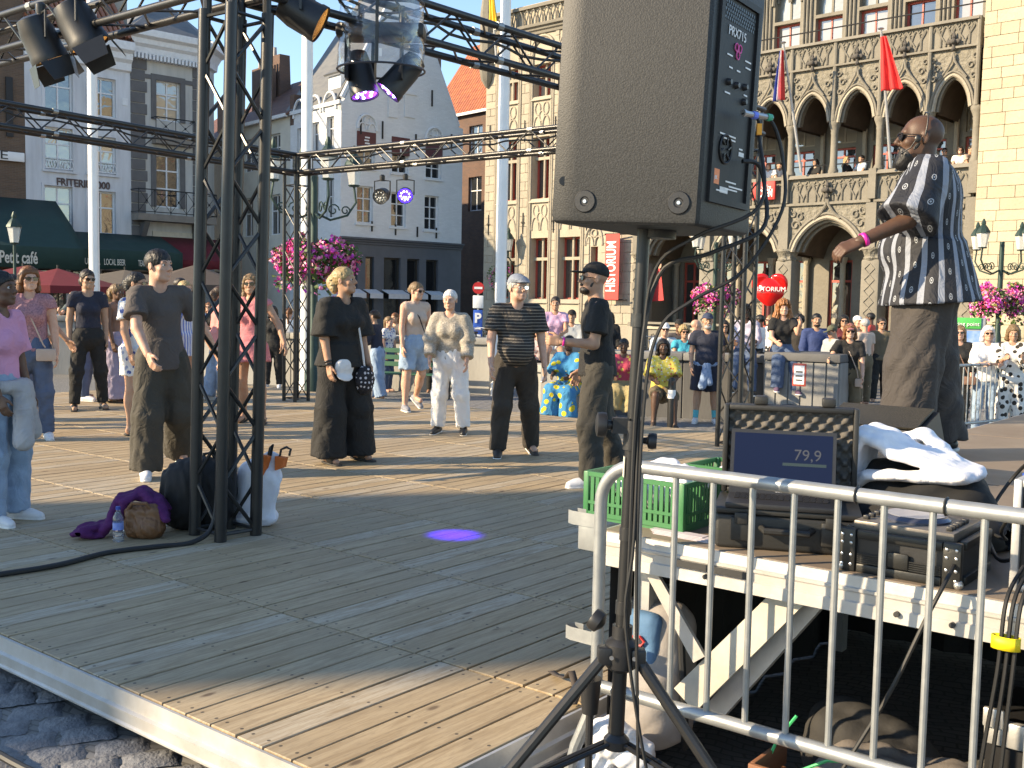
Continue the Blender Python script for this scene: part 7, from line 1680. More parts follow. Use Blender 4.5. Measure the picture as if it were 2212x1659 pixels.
        if kd in ('trousers','shorts'):
            ln = b_.get('len', .95 if kd == 'trousers' else .55); wd = b_.get('wide',0.0)
            for i in (0,1):
                h,kn,an = J[i]; kx = kn
                if kd == 'shorts': f.cone(h+nrm(h-kn)*.02*H, h+(kn-h)*ln, .056*H*B+lz, .050*H*B+lz+wd, .03)
                else: f.cap(h,kn,.053*H*B+lz,.040*H+lz+wd*.5,.035).cap(kn,kn,.040*H+lz+wd*.5,.040*H+lz+wd*.5,.03); f.cone(kn, kn+(an+np.array([0,0,-.02*H])-kn)*ln, .040*H+lz+wd*.5, .030*H+lz+wd, .03)
        else:
            hz = b_.get('hemz',.3*H); dr = b_.get('r',.14*H); 
            if seat is None: f.cone(P+sp_*.01*H, np.array([P[0]+b_.get('sway',0)*.1,P[1],hz]), .098*H*B+lz, dr, .05, (1,.85,1))
            else:
                for i in (0,1): h,kn,an = J[i]; f.cap(h,kn,.07*H+lz,.06*H+lz,.06); f.cone(kn, kn+(an-kn)*b_.get('len',.7), .06*H+lz, .06*H+lz+.03, .05)
                f.cap(J[0][1],J[1][1],.05*H,.05*H,.06)
        f.folds(b_.get('fold',.006),b_.get('wl',.15),seed+11,(1,1,.2) if kd in ('skirt',) else (1,1,.55),3); f.plane(up, sp_); f.plane((0,0,.012),(0,0,-1)) if seat is None else None
        obj(b_.get('name','trousers' if kd == 'trousers' else kd), np_mesh('bottom',[f.mesh('')]), b_['mat'], t)
    if shoes:
        sm, sty = shoes; so_m = M('sole_white',(.7,.7,.68),.6,0,.1,10,.1) if sty == 'trainer' else M('sole_dark',(.03,.027,.025),.7,0,.1,10,.1)
        for i, sg in enumerate((1,-1)):
            h,kn,an = J[i]; sh = nrm(an-kn); tilt_ = math.atan2(sh[1],-sh[2]); fy = nrm(np.array([.16*sg,math.cos(tilt_*.9 if tilt_ < 0 else tilt_*.0),math.sin(tilt_*.9) if tilt_ < 0 else 0]))
            upv = nrm(np.cross(np.array([1,0,0]),fy)); heel = an-fy*.022*H-upv*.03*H*.9; toe = an+fy*.098*H-upv*.032*H
            f = Field(np.minimum(heel,toe)-.07, np.maximum(heel,toe)+.09, .008 if q < .02 else .012)
            if sty == 'sandal': f.cap(an+fy*.02*H-upv*.018*H,an+fy*.06*H-upv*.024*H,.023*H,.022*H,.01); f.plane(an+fy*.075*H,fy); f.plane(an+fy*.01*H,-fy)
            else: f.cap(heel+upv*.006*H,toe+upv*.002*H,.023*H,.020*H,.012,(1.05,1,.9)).cap(an,an-upv*.02*H+fy*.01*H,.024*H,.026*H,.02).ell(an+fy*.05*H-upv*.018*H,(.024*H,.045*H,.020*H),.02); f.plane(an+upv*.022*H,upv)
            s_ = obj('shoe', np_mesh('shoe',[f.mesh('')]), sm, t)
            f = Field(np.minimum(heel,toe)-.06, np.maximum(heel,toe)+.06, .008 if q < .02 else .012); f.cap(heel-upv*.004*H,toe-upv*.004*H,.026*H,.023*H,.01); f.plane(an-upv*.034*H,upv); f.plane(an-upv*.0455*H,-upv); obj('sole', np_mesh('sole',[f.mesh('')]), so_m, s_)
    info = dict(t=t,P=P,wst=wst,ch=ch,nk=nk,A=A,J=J,H=H,hp=hp,sp=sp_,sx=sx,k=k)
    if extra: extra(info)
    return t
def on_deck(x, y): return onz(x, y, DZ)
# ---- clothes used below
BLKC = cloth('black',(.014,.0135,.013),.2); CHAR = cloth('charcoal',(.085,.072,.068),.2); NAVY = cloth('navy',(.018,.022,.04),.2); DENIM = cloth('denim',(.07,.11,.19),.25,.85,9); LDEN = cloth('light_denim',(.26,.37,.50),.25,.85,9); WHTC = cloth('white',(.72,.71,.70),.08)
BRNT = cloth('brown_grey',(.052,.044,.040),.2); OLV = cloth('olive_black',(.050,.044,.034),.2); PNKC = cloth('pink',(.66,.30,.46),.1); BEIG = cloth('beige',(.50,.38,.31),.12); SHW = M('shoe_white',(.68,.68,.69),.5,0,.15,12,.15); SHB = M('shoe_black',(.015,.015,.015),.45,0,.2,12,.15); SHG = M('shoe_grey',(.22,.23,.26),.6,0,.3,30,.2); SHBR = M('shoe_brown',(.045,.032,.024),.6,0,.3,20,.2)
def band(I, arm, f, r, w_, mat, name='wristband'):
    s0,el,wr = I['A'][arm]; c = Vector(wr+(el-wr)*f); d = Vector(nrm(wr-el)); a = d.orthogonal().normalized(); b_ = d.cross(a)
    m_ = MB(); n = 16
    for k in range(n): an = 2*pi*k/n; m_.v += [c+(a*math.cos(an)+b_*math.sin(an))*r-d*w_/2, c+(a*math.cos(an)+b_*math.sin(an))*r+d*w_/2]
    m_.f = [(2*k,2*((k+1)%n),2*((k+1)%n)+1,2*k+1) for k in range(n)]; o = m_.build(name, mat, I['t'], True, 60); o.modifiers.new('s','SOLIDIFY').thickness = .003
MAG = M('magenta_band',(.85,.03,.35),.4)
def mc_shirt():
    m, nt, b = node_mat('cloth_striped_shirt'); tc = N(nt,'ShaderNodeTexCoord'); sp = N(nt,'ShaderNodeSeparateXYZ'); ns = N(nt,'ShaderNodeTexNoise', Scale=2.2, Detail=2.0); L(nt, tc.outputs['Object'], ns.inputs['Vector']); L(nt, tc.outputs['Object'], sp.inputs[0])
    # stripes run up and down and wrap the body: use the angle round the trunk
    an = mathn(nt,'ARCTAN2', sp.outputs[0], mathn(nt,'ADD', sp.outputs[1], .02)); v = mathn(nt,'ADD', mathn(nt,'MULTIPLY', an, 3.3), mathn(nt,'MULTIPLY', ns.outputs[0], .5)); fr_ = mathn(nt,'FRACT', v)
    st_ = mathn(nt,'LESS_THAN', fr_, .33); fine = mathn(nt,'GREATER_THAN', mathn(nt,'SINE', mathn(nt,'MULTIPLY', v, 150)), .2)
    pale = mixc(nt, mathn(nt,'MULTIPLY', fine, .55), (.27,.295,.345), (.13,.15,.19))
    # ring and star motifs between the stripes
    g = mathn(nt,'SUBTRACT', fr_, .68); hz = mathn(nt,'SUBTRACT', mathn(nt,'FRACT', mathn(nt,'ADD', mathn(nt,'MULTIPLY', sp.outputs[2], 8.0), mathn(nt,'MULTIPLY', mathn(nt,'FLOOR', v), .37))), .5)
    rr = mathn(nt,'SQRT', mathn(nt,'ADD', mathn(nt,'MULTIPLY', mathn(nt,'MULTIPLY',g,g), 1.0), mathn(nt,'MULTIPLY', mathn(nt,'MULTIPLY',hz,hz), .55)))
    ring = mathn(nt,'MULTIPLY', mathn(nt,'LESS_THAN', rr, .095), mathn(nt,'GREATER_THAN', mathn(nt,'ABSOLUTE', mathn(nt,'SUBTRACT', rr, .050)), .018))
    c = mixc(nt, ring, (.012,.013,.018), (.36,.38,.40)); c = mixc(nt, st_, c, pale); L(nt, c, b.inputs['Base Color']); b.inputs['Roughness'].default_value = .75; wrinkle(nt, b, tc.outputs['Object']); return m
def mc_extra(I):
    hp = I['hp']; dk = M('headset_black',(.012,.012,.012),.4)
    MB().tube([hp((-.084,-.005,.01)),hp((-.088,-.01,.06)),hp((-.06,-.015,.118)),hp((0,-.012,.135)),hp((.06,-.015,.118)),hp((.088,-.01,.06)),hp((.084,-.005,.01))],.004,6).build('headset_band', dk, I['t'])
    for sg in (1,-1): MB().ball(hp((sg*.088,.028,-.008)),.016,10,8,(.6,1,1.3)).build('headset_pad', dk, I['t'])
    MB().tube([hp((.088,.035,-.012)),hp((.085,.055,-.05)),hp((.070,.085,-.072))],.0035,6).build('microphone_boom', dk, I['t']); MB().tube([hp((-.088,.035,-.012)),hp((-.085,.055,-.05)),hp((-.070,.085,-.072))],.0035,6).build('microphone_boom', dk, I['t'])
    MB().ball(hp((-.066,.090,-.075)),.008,8,6).build('microphone', dk, I['t']); band(I,1,.10,.036,.022,MAG)
    nk = I['nk']; f = Field(nk-.16,nk+np.array([.16,.16,.10]),.008); n = 18
    for k in range(n):
        a, b_ = 2*pi*k/n, 2*pi*(k+1)/n
        if abs(math.cos(a)) < .93 or math.cos(a) < 0: f.cap(nk+np.array([.082*math.sin(a),.012+.078*math.cos(a),.012-.02*math.cos(a)]),nk+np.array([.082*math.sin(b_),.012+.078*math.cos(b_),.012-.02*math.cos(b_)]),.017,.017,.006,(1,1,1.5))
    obj('collar', np_mesh('collar',[f.mesh('')]), bpy.data.materials['cloth_striped_shirt'], I['t'])
def wb_extra(I):
    ch, P, nk = I['ch'], I['P'], I['nk']; t = I['t']; W = lambda x,y,z: tuple(np.array(P)+np.array([x,y,z]))
    MB().tube([tuple(nk+np.array([-.07,.0,-.02])),tuple(ch+np.array([-.06,.14,.02])),W(-.10,.18,.08),W(-.12,.18,-.05)],.010,6).build('bag_strap', WHTC, t)
    f = Field(np.array(W(-.26,.06,-.34)),np.array(W(.02,.30,.02)),.010); f.ell(W(-.13,.175,-.17),(.095,.055,.125),.02).folds(.004,.08,4); obj('polka_dot_bag', np_mesh('pb',[f.mesh('')]), spots('polka',(.015,.014,.018),(((.55,.52,.55),.30),),24,.3,.35), t)
    f = Field(np.array(W(-.06,.05,-.20)),np.array(W(.24,.32,.10)),.010); f.ell(W(.07,.14,-.05),(.10,.045,.08),.02).ell(W(.09,.17,-.13),(.085,.055,.014),.015,rotm(0,-50)); obj('white_cap', np_mesh('wc',[f.mesh('')]), WHTC, t)
    n = 22; MB().tube([tuple(nk+np.array([.062*math.sin(2*pi*k/n),.01+.075*math.cos(2*pi*k/n),-.02-.055*max(0,math.cos(2*pi*k/n))])) for k in range(n)],.009,6,closed=True).build('necklace', M('gold_green',(.22,.20,.07),.4,.5), t)
    band(I,0,.06,.036,.02,BLK,'bracelet'); band(I,0,.16,.037,.015,BLK,'bracelet')
MCp = onz(1990,985,SZ)
person('bald dark-skinned man in a striped short-sleeved shirt standing on the stage', MCp, 76, 1.83, 'm', 'dark', lean=4, head=(4,4), legs=((-5,5,6),(9,4,5)), arms=((-6,10,22,6),(24,22,40,6)), top=dict(mat=mc_shirt(),sleeve=1.0,sw=.055,hem=.085,loose=.040,flare=.085,fold=.007,wl=.28,collar=.006,name='shirt'), bottom=dict(mat=BRNT,loose=.045,wide=.035,fold=.007,wl=.26), shoes=(SHB,'trainer'), glasses='sun', beard=(1.35,'black'), build=1.22, q=.0115, curl=(25,32), palm=(None,(.5,.1,-.85)), belly=.03, neck=.035, extra=mc_extra)
person('young man with a black fringe in a grey T-shirt stepping across the dance floor', on_deck(352,1026), -152, 1.80, 'm', 'fair', lean=5, side=3, twist=10, head=(34,2), legs=((6,4,6),(-4,7,34)), arms=((26,10,16,12),(-14,34,6,4)), top=dict(mat=CHAR,sleeve=.66,sw=.024,hem=.045,loose=.020,flare=.025,name='t_shirt'), bottom=dict(mat=OLV,loose=.030,wide=.035,fold=.007,wl=.22), shoes=(SHW,'trainer'), hair=('fringe','black'), q=.0125, build=.86, curl=(22,25))
person('blonde woman in loose black top and wide black trousers with a polka dot bag', on_deck(738,998), -132, 1.72, 'f', 'tan', lean=2, head=(28,6), legs=((2,4,3),(6,9,10)), arms=((2,8,14,4),(4,10,20,8)), top=dict(mat=BLKC,sleeve=.95,sw=.040,hem=.03,loose=.034,flare=.04,fold=.005,wl=.22,neck=.042), bottom=dict(mat=BLKC,loose=.022,wide=.080,fold=.007,wl=.24), shoes=(SHBR,'sandal'), hair=('updo','blond'), build=1.08, q=.0125, extra=wb_extra)
# ---- other dancers on the floor
def xbag(mat, strap, w_=.09, h=.06, sg=-1, z=-.02):
    def f_(I):
        P, ch, nk, t = I['P'], I['ch'], I['nk'], I['t']
        MB().tube([tuple(nk+np.array([-sg*.08,.01,-.03])),tuple(ch+np.array([0,.125,.0])),tuple(P+np.array([sg*.12,.13,.05])),tuple(P+np.array([sg*.14,.12,z+.04]))],.007,6).build('bag_strap', strap, t)
        c = P+np.array([sg*.145,.125,z-.03]); MB().rbox(c[0]-w_,c[0]+w_,c[1]-.025,c[1]+.03,c[2]-h,c[2]+h,.015,2).build('crossbody_bag', mat, t)
    return f_
def tied(mat):
    def f_(I):
        P = I['P']; f = Field(P+np.array([-.3,-.3,-.5]),P+np.array([.3,.3,.15]),.012); n = 16
        for k in range(n): a, b_ = 2*pi*k/n, 2*pi*(k+1)/n; f.cap(P+np.array([.165*math.sin(a),.135*math.cos(a),.03]),P+np.array([.165*math.sin(b_),.135*math.cos(b_),.03]),.035,.035,.02)
        f.cap(P+np.array([.0,.16,.02]),P+np.array([.06,.20,-.30]),.05,.06,.03).cap(P+np.array([.0,.16,.02]),P+np.array([-.05,.19,-.25]),.045,.05,.03).folds(.006,.09,5,(1,1,.3),3); obj('tied_cardigan', np_mesh('tc',[f.mesh('')]), mat, I['t'])
    return f_
HEA = cloth('heather',(.42,.40,.40),.2); SEQ = cloth('pink_sequin',(.42,.20,.22),.0,.6,60,col2=(.16,.07,.09)); FLO = spots('blue_floral',(.66,.66,.66),(((.05,.09,.28),.36),((.30,.36,.50),.30)),14); LIL = cloth('lilac',(.34,.29,.38),.15); BST = stripes('blue_stripe',(.66,.68,.72),(.14,.22,.52),0,26,.45); DPK = cloth('rose',(.60,.20,.22),.2); SAL = cloth('salmon',(.66,.26,.24),.2); POLO = stripes('dark_polo',(.020,.018,.017),(.16,.14,.12),2,34,.3); LEOP = cloth('speckled_blouse',(.42,.38,.32),.0,.8,70,col2=(.20,.17,.14)); DBR = cloth('dark_brown',(.035,.028,.022),.2); TAN_ = cloth('tan',(.25,.14,.10),.2)
person('girl in a pink T-shirt with a pale cardigan tied round her waist', on_deck(6,1128), -100, 1.57, 'f', 'brown', head=(0,2), legs=((2,3,4),(4,3,6)), arms=((6,10,20,4),(2,10,14,4)), top=dict(mat=PNKC,sleeve=.75,sw=.02,hem=.02,loose=.016), bottom=dict(mat=LDEN,loose=.014,wide=.022), shoes=(SHW,'trainer'), hair=('ponytail','black'), q=.013, build=.95, extra=tied(HEA))
person('smiling auburn woman in a pink sequined top, sunglasses and blue jeans', on_deck(70,950), -158, 1.70, 'f', 'fair', head=(18,0), legs=((4,3,4),(-2,5,6)), arms=((0,12,14,4),(2,14,12,4)), top=dict(mat=SEQ,sleeve=.3,sw=.012,hem=.02,loose=.012), bottom=dict(mat=DENIM,loose=.008), shoes=(SHW,'trainer'), hair=('bob','auburn'), glasses='sun', q=.014, build=1.1, extra=xbag(BEIG,BEIG))
person('woman in a cropped navy T-shirt, black trousers and sunglasses', on_deck(192,885), -150, 1.76, 'f', 'olive', lean=-2, head=(14,-2), legs=((3,7,4),(-2,7,4)), arms=((-6,12,16,6),(-4,10,14,4)), top=dict(mat=NAVY,sleeve=.45,sw=.012,hem=-.055,loose=.010,neck=.045), bottom=dict(mat=BLKC,loose=.008,len=.9,waist=.06), shoes=(SHB,'sandal'), hair=('bun','dark'), glasses='sun', q=.0145)
person('woman with dark pinned-up hair in a blue floral dress behind the young man', on_deck(292,938), -110, 1.68, 'f', 'tan', head=(10,0), legs=((4,3,5),(-4,3,6)), arms=((4,10,16,4),(4,10,16,4)), top=dict(mat=FLO,sleeve=.6,sw=.02,hem=.03,loose=.014), bottom=dict(kind='skirt',mat=FLO,hemz=.62,r=.17,name='skirt'), shoes=(SHBR,'sandal'), hair=('updo','black'), glasses='sun', q=.015)
person('woman in a tan top and long lilac skirt facing right', on_deck(250,868), -105, 1.60, 'f', 'brown', legs=((4,3,5),(-4,3,6)), top=dict(mat=TAN_,sleeve=0,hem=.0,loose=.008), bottom=dict(kind='skirt',mat=LIL,hemz=.06,r=.27,name='skirt'), shoes=(SHBR,'sandal'), hair=('updo','fair_brown'), q=.016)
person('woman with fair hair in a blue and white striped dress', on_deck(397,852), -135, 1.68, 'f', 'fair', head=(20,0), legs=((4,4,5),(-6,5,12)), arms=((4,14,20,6),(8,18,20,4)), top=dict(mat=BST,sleeve=.85,sw=.03,hem=.03,loose=.022), bottom=dict(kind='skirt',mat=BST,hemz=.58,r=.19,name='skirt'), shoes=(SHW,'sandal'), hair=('short','blond'), q=.016)
person('woman in a pink dress and sunglasses swinging her arm beside the truss tower', on_deck(545,915), 172, 1.72, 'f', 'tan', head=(12,0), legs=((-4,5,10),(8,5,12)), arms=((4,12,30,10),(-6,30,30,6)), top=dict(mat=DPK,sleeve=.15,sw=.01,hem=.01,loose=.012), bottom=dict(kind='skirt',mat=DPK,hemz=.72,r=.22,name='skirt'), shoes=(SHBR,'sandal'), hair=('long','fair_brown'), glasses='sun', q=.015)
person('woman in a salmon blouse and flared pale jeans beyond the truss tower', on_deck(470,866), -60, 1.60, 'f', 'fair', legs=((6,3,5),(-6,3,10)), top=dict(mat=SAL,sleeve=1.0,sw=.03,hem=.05,loose=.02,flare=.03), bottom=dict(mat=LDEN,wide=.045,loose=.01), shoes=(SHW,'trainer'), hair=('updo','brown'), q=.017)
def polop(x, y): p = onz(x,y,GL); return Vector((p.x,p.y,gz(p.y)))
person('dark-haired woman in a navy blouse and wide pale jeans turned to the left', polop(818,864), 75, 1.64, 'f', 'olive', lean=6, head=(0,12), legs=((4,3,5),(-5,4,10)), arms=((20,10,60,10),(24,8,64,10)), top=dict(mat=NAVY,sleeve=1.75,sw=.02,hem=.02,loose=.018), bottom=dict(mat=LDEN,wide=.05,loose=.012), shoes=(SHBR,'sandal'), hair=('bun','brown'), q=.016, extra=xbag(WHTC,BLKC,.06,.06,1,-.05))
person('woman in a beige sleeveless top, denim shorts and sunglasses', on_deck(890,886), -150, 1.69, 'f', 'fair', lean=2, head=(22,-2), legs=((4,5,4),(-10,7,26)), arms=((2,10,10,4),(-4,12,12,4)), top=dict(mat=BEIG,sleeve=0,hem=.0,loose=.010,neck=.02,collar=.02), bottom=dict(kind='shorts',mat=LDEN,len=.82,loose=.012,wide=.012), shoes=(SHG,'trainer'), hair=('bun','fair_brown'), glasses='sun', q=.015, extra=xbag(BLKC,BLKC,.06,.05,-1,-.03))
person('white-haired woman in a speckled blouse and white trousers facing the camera', on_deck(972,936), 172, 1.57, 'f', 'fair', lean=5, head=(-2,0), legs=((3,5,8),(6,7,12)), arms=((8,16,24,14),(4,14,22,6)), top=dict(mat=LEOP,sleeve=1.8,sw=.03,hem=.02,loose=.022,neck=.042), bottom=dict(mat=WHTC,loose=.016,len=.9,wide=.012), shoes=(SHB,'trainer'), hair=('short','white'), q=.0145, build=1.08)
person('older man in a striped dark polo shirt and grey flat cap', on_deck(1110,983), -172, 1.70, 'm', 'fair', lean=5, head=(26,4), legs=((8,6,12),(-4,9,14)), arms=((10,14,16,6),(2,14,14,4)), top=dict(mat=POLO,sleeve=.7,sw=.02,hem=.02,loose=.018,collar=.004), bottom=dict(mat=DBR,loose=.016,wide=.01), shoes=(SHBR,'trainer'), hair=('short','grey'), glasses='clear', cap=('flat',cloth('cap_greyblue',(.20,.23,.28),.2)), q=.0135, build=1.08, belly=.04)
def bc_extra(I): band(I,1,.08,.034,.016,MAG)
person('man in black T-shirt, cap and cargo trousers with a short beard facing left', on_deck(1296,1047), 92, 1.76, 'm', 'tan', lean=2, head=(6,4), legs=((-8,4,14),(8,5,10)), arms=((-4,10,30,8),(8,12,86,10)), top=dict(mat=BLKC,sleeve=.72,sw=.028,hem=.03,loose=.020,flare=.015), bottom=dict(mat=OLV,loose=.022,wide=.015,fold=.007,wl=.2), shoes=(SHW,'trainer'), glasses='sun', cap=('front',cloth('cap_black',(.010,.010,.010),.2)), beard=(.9,'dark'), q=.0125, build=1.02, curl=(30,48), extra=bc_extra)
# ---- onlookers beyond the floor
YEL = spots('yellow_print',(.62,.50,.10),(((.45,.06,.04),.22),((.60,.58,.5),.25)),16); AFR = spots('blue_yellow_print',(.02,.20,.38),(((.60,.48,.03),.33),),8); TUR = cloth('turquoise',(.02,.36,.48),.15); GRYH = cloth('grey_hood',(.34,.36,.37),.15); BLS = cloth('blue_shirt',(.03,.055,.16),.2); REDC = cloth('red',(.50,.06,.05),.15); BWF = spots('black_white_floral',(.62,.60,.56),(((.03,.025,.02),.38),),11); PSH = cloth('pale_pink_shirt',(.52,.36,.38),.1); LBL = cloth('pale_blue',(.45,.52,.58),.15); MAR = cloth('maroon',(.13,.02,.025),.2); KHA = cloth('khaki',(.13,.10,.06),.2)
SIT = ((88,6,84),(84,6,80)); LAP = ((28,8,52,16),(28,8,52,16))
def sitp(x, y, d, seat): p = at(x,y,d); return Vector((p.x,p.y,gz(d)))
def crowd(label, x, d, face, H, seatz=None, z=None, **k):
    p = at(x,660,d); k.setdefault('q',.021); k.setdefault('arms', LAP if seatz is not None else ((4,9,12,4),(4,9,12,4)))
    if seatz is not None: k.setdefault('legs', SIT)
    return person(label, (p.x,p.y,gz(d) if z is None else z), face, H, seat=seatz, **k)
crowd('woman in a lilac T-shirt and shorts sitting on the low wall', 1200, 17.2, 176, 1.62, 1.02, skin='tan', legs=((70,5,62),(66,6,84)), top=dict(mat=cloth('lilac_tee',(.52,.33,.48),.1),sleeve=.5,hem=0,loose=.01), bottom=dict(kind='shorts',mat=WHTC,len=.5), shoes=(SHG,'trainer'), hair=('ponytail','dark'), q=.018)
crowd('seated person in a blue and yellow printed robe', 1232, 15.8, 158, 1.64, .42, skin='dark', top=dict(mat=AFR,sleeve=1.0,sw=.05,hem=.02,loose=.04), bottom=dict(kind='skirt',mat=AFR,len=.95,name='skirt'), shoes=(SHBR,'sandal'), hair=('short','black'), q=.018)
crowd('seated person in a fringed straw skirt and red patterned top', 1350, 16.0, 175, 1.58, .42, skin='dark', top=dict(mat=spots('red_print',(.50,.06,.10),(((.62,.45,.10),.3),),12),sleeve=.6,hem=.02,loose=.02), bottom=dict(kind='skirt',mat=cloth('straw',(.42,.33,.16),.3),len=.75,name='skirt'), shoes=(SHW,'trainer'), hair=('short','black'))
crowd('dark-skinned person in a yellow printed shirt seated with hands folded', 1435, 15.3, 178, 1.62, .42, skin='dark', top=dict(mat=YEL,sleeve=.9,sw=.03,hem=.02,loose=.03), bottom=dict(kind='shorts',mat=KHA,len=.9), shoes=(SHBR,'sandal'), hair=('bob','black'), q=.018)
crowd('elderly man in a white hat, sunglasses and pale shirt seated behind the wall', 1437, 18.2, 180, 1.60, .62, skin='fair', sex='m', top=dict(mat=LBL,sleeve=1.2,hem=.02,loose=.02), bottom=dict(mat=KHA), cap=('bucket',WHTC), glasses='sun')
crowd('blonde woman in a turquoise top seated behind the wall', 1480, 17.9, 182, 1.58, .60, skin='tan', top=dict(mat=TUR,sleeve=.4,hem=.02,loose=.015), bottom=dict(mat=DENIM), hair=('curly','blond'), glasses='sun')
crowd('balding man in a pale pink shirt turned sideways behind the wall', 1503, 19.3, -80, 1.64, .66, skin='fair', sex='m', top=dict(mat=PSH,sleeve=.8,hem=.02,loose=.02), bottom=dict(mat=DENIM))
crowd('person in a dark cap and dark jacket behind the blonde woman in turquoise', 1468, 20.5, 178, 1.66, .62, skin='brown', sex='m', top=dict(mat=CHAR,sleeve=1.8,hem=.02,loose=.02), bottom=dict(mat=BLKC), cap=('front',cloth('cap_black',(.010,.010,.010),.2)))
person('bearded man in a navy T-shirt, shorts, turquoise socks and blue cap', polop(1522,914), 172, 1.70, 'm', 'tan', head=(6,0), legs=((2,5,3),(-2,6,4)), arms=((4,12,24,8),(2,12,14,4)), top=dict(mat=NAVY,sleeve=.6,sw=.018,hem=.02,loose=.018), bottom=dict(kind='shorts',mat=NAVY,len=.92,loose=.02,wide=.012), shoes=(SHW,'trainer'), cap=('front',cloth('cap_navy',(.03,.045,.09),.2)), beard=(1.0,'grey'), q=.016, build=1.08, belly=.03, extra=lambda I: [MB().lathe([(.040,-.02),(.044,.06),(.046,.13)], tuple(I['J'][i][2]), 12, tuple(I['J'][i][1]-I['J'][i][2])).build('sock', M('turquoise_sock',(.05,.45,.52),.8), I['t']) for i in (0,1)]+[tied(cloth('sky_jersey',(.22,.32,.48),.2))(I)])
crowd('woman with long curly ginger hair in black sitting on the concrete block', 1692, 16.2, 178, 1.64, 1.0, skin='fair', legs=((72,5,70),(66,6,66)), arms=((24,8,50,14),(50,10,80,10)), top=dict(mat=BLKC,sleeve=.6,hem=.01,loose=.014), bottom=dict(mat=DENIM,wide=.03), shoes=(cloth('mauve_shoe',(.12,.07,.12),.2),'trainer'), hair=('curly_long','ginger'), q=.016)
crowd('dark-haired man in a dark blue shirt standing behind the concrete block', 1765, 19.0, 174, 1.72, skin='tan', sex='m', top=dict(mat=BLS,sleeve=1.6,hem=.04,loose=.02), bottom=dict(mat=BLKC), hair=('short','black'), beard=(.7,'dark'), q=.018)
crowd('bearded man in a brown jacket beside the man in the blue shirt', 1727, 20.2, 168, 1.68, skin='tan', sex='m', top=dict(mat=DBR,sleeve=1.8,hem=.04,loose=.025), bottom=dict(mat=BLKC), hair=('curly','black'), beard=(1.0,'dark'))
crowd('boy in a grey hooded top and camouflage cap looking down', 1803, 18.4, 110, 1.52, skin='tan', sex='m', head=(0,-18), top=dict(mat=GRYH,sleeve=1.8,hem=.04,loose=.025), bottom=dict(mat=DENIM), hair=('short','brown'), cap=('front',spots('camo',(.10,.10,.06),(((.04,.05,.03),.4),),20)))
crowd('dark-haired woman with sunglasses in a maroon top in the crowd', 1824, 20.6, 170, 1.70, skin='tan', top=dict(mat=MAR,sleeve=.6,hem=.02,loose=.015), bottom=dict(mat=BLKC), hair=('bob','black'), glasses='sun')
crowd('person in a white cap in the crowd by the concrete block', 1852, 21.4, 200, 1.68, skin='fair', top=dict(mat=cloth('orange_top',(.45,.20,.10),.2),sleeve=.6,hem=.02,loose=.015), bottom=dict(mat=BLKC), cap=('front',WHTC), hair=('short','grey'))
crowd('grey-haired person seen from behind beside the man on the stage', 1872, 20.0, 20, 1.64, skin='fair', top=dict(mat=BEIG,sleeve=.6,hem=.02,loose=.015), bottom=dict(mat=KHA), hair=('short','grey'))
crowd('woman in a pink cap and black lettered T-shirt leaning on the concrete block', 1838, 15.9, 166, 1.60, skin='fair', lean=10, legs=((10,4,14),(4,4,8)), arms=((40,22,40,10),(8,10,20,4)), top=dict(mat=BLKC,sleeve=.7,hem=.02,loose=.016), bottom=dict(mat=KHA), shoes=(SHB,'trainer'), cap=('front',cloth('cap_pink',(.42,.16,.17),.2)), hair=('bob','auburn'), glasses='sun', q=.016, extra=xbag(BEIG,BEIG,.05,.06,-1,-.1))
crowd('man in a red T-shirt seen from behind at the arcade', 1884, 25.0, 60, 1.74, skin='brown', sex='m', top=dict(mat=REDC,sleeve=.6,hem=.03,loose=.02), bottom=dict(mat=BLKC), hair=('short','black'))
crowd('man with sunglasses and cropped hair just behind the man on the stage', 1906, 20.8, 176, 1.66, skin='tan', sex='m', top=dict(mat=KHA,sleeve=.6,hem=.03,loose=.02), bottom=dict(mat=BLKC), hair=('short','dark'), glasses='sun')
crowd('fair long-haired woman in a dark top and sunglasses behind the side barrier', 2076, 15.6, 165, 1.60, skin='fair', head=(-8,2), top=dict(mat=BLKC,sleeve=1.5,hem=.02,loose=.016), bottom=dict(mat=BLKC), shoes=(SHB,'trainer'), hair=('long','fair_brown'), glasses='sun', q=.016, extra=xbag(TAN_,TAN_))
crowd('child in a white top and coral trousers behind the side barrier', 2052, 15.1, 178, 1.12, skin='fair', top=dict(mat=WHTC,sleeve=.6,hem=.02,loose=.012), bottom=dict(mat=SAL,loose=.012), shoes=(SHW,'trainer'), hair=('bob','brown'))
crowd('white-haired woman in a white blouse and pale blue jeans behind the side barrier', 2137, 15.5, 168, 1.60, skin='fair', arms=((28,8,60,20),(28,8,60,20)), top=dict(mat=WHTC,sleeve=1.5,sw=.03,hem=.04,loose=.025), bottom=dict(mat=LDEN,loose=.006), shoes=(SHW,'trainer'), hair=('bob','white'), glasses='sun', q=.016)
crowd('woman in a black and white floral outfit looking at her phone', 2192, 15.4, 160, 1.62, skin='tan', head=(0,-12), arms=((30,8,76,18),(30,8,76,18)), top=dict(mat=BWF,sleeve=1.4,sw=.03,hem=.05,loose=.025), bottom=dict(mat=BWF,wide=.03,loose=.015), shoes=(SHB,'trainer'), hair=('bob','fair_brown'), q=.016)
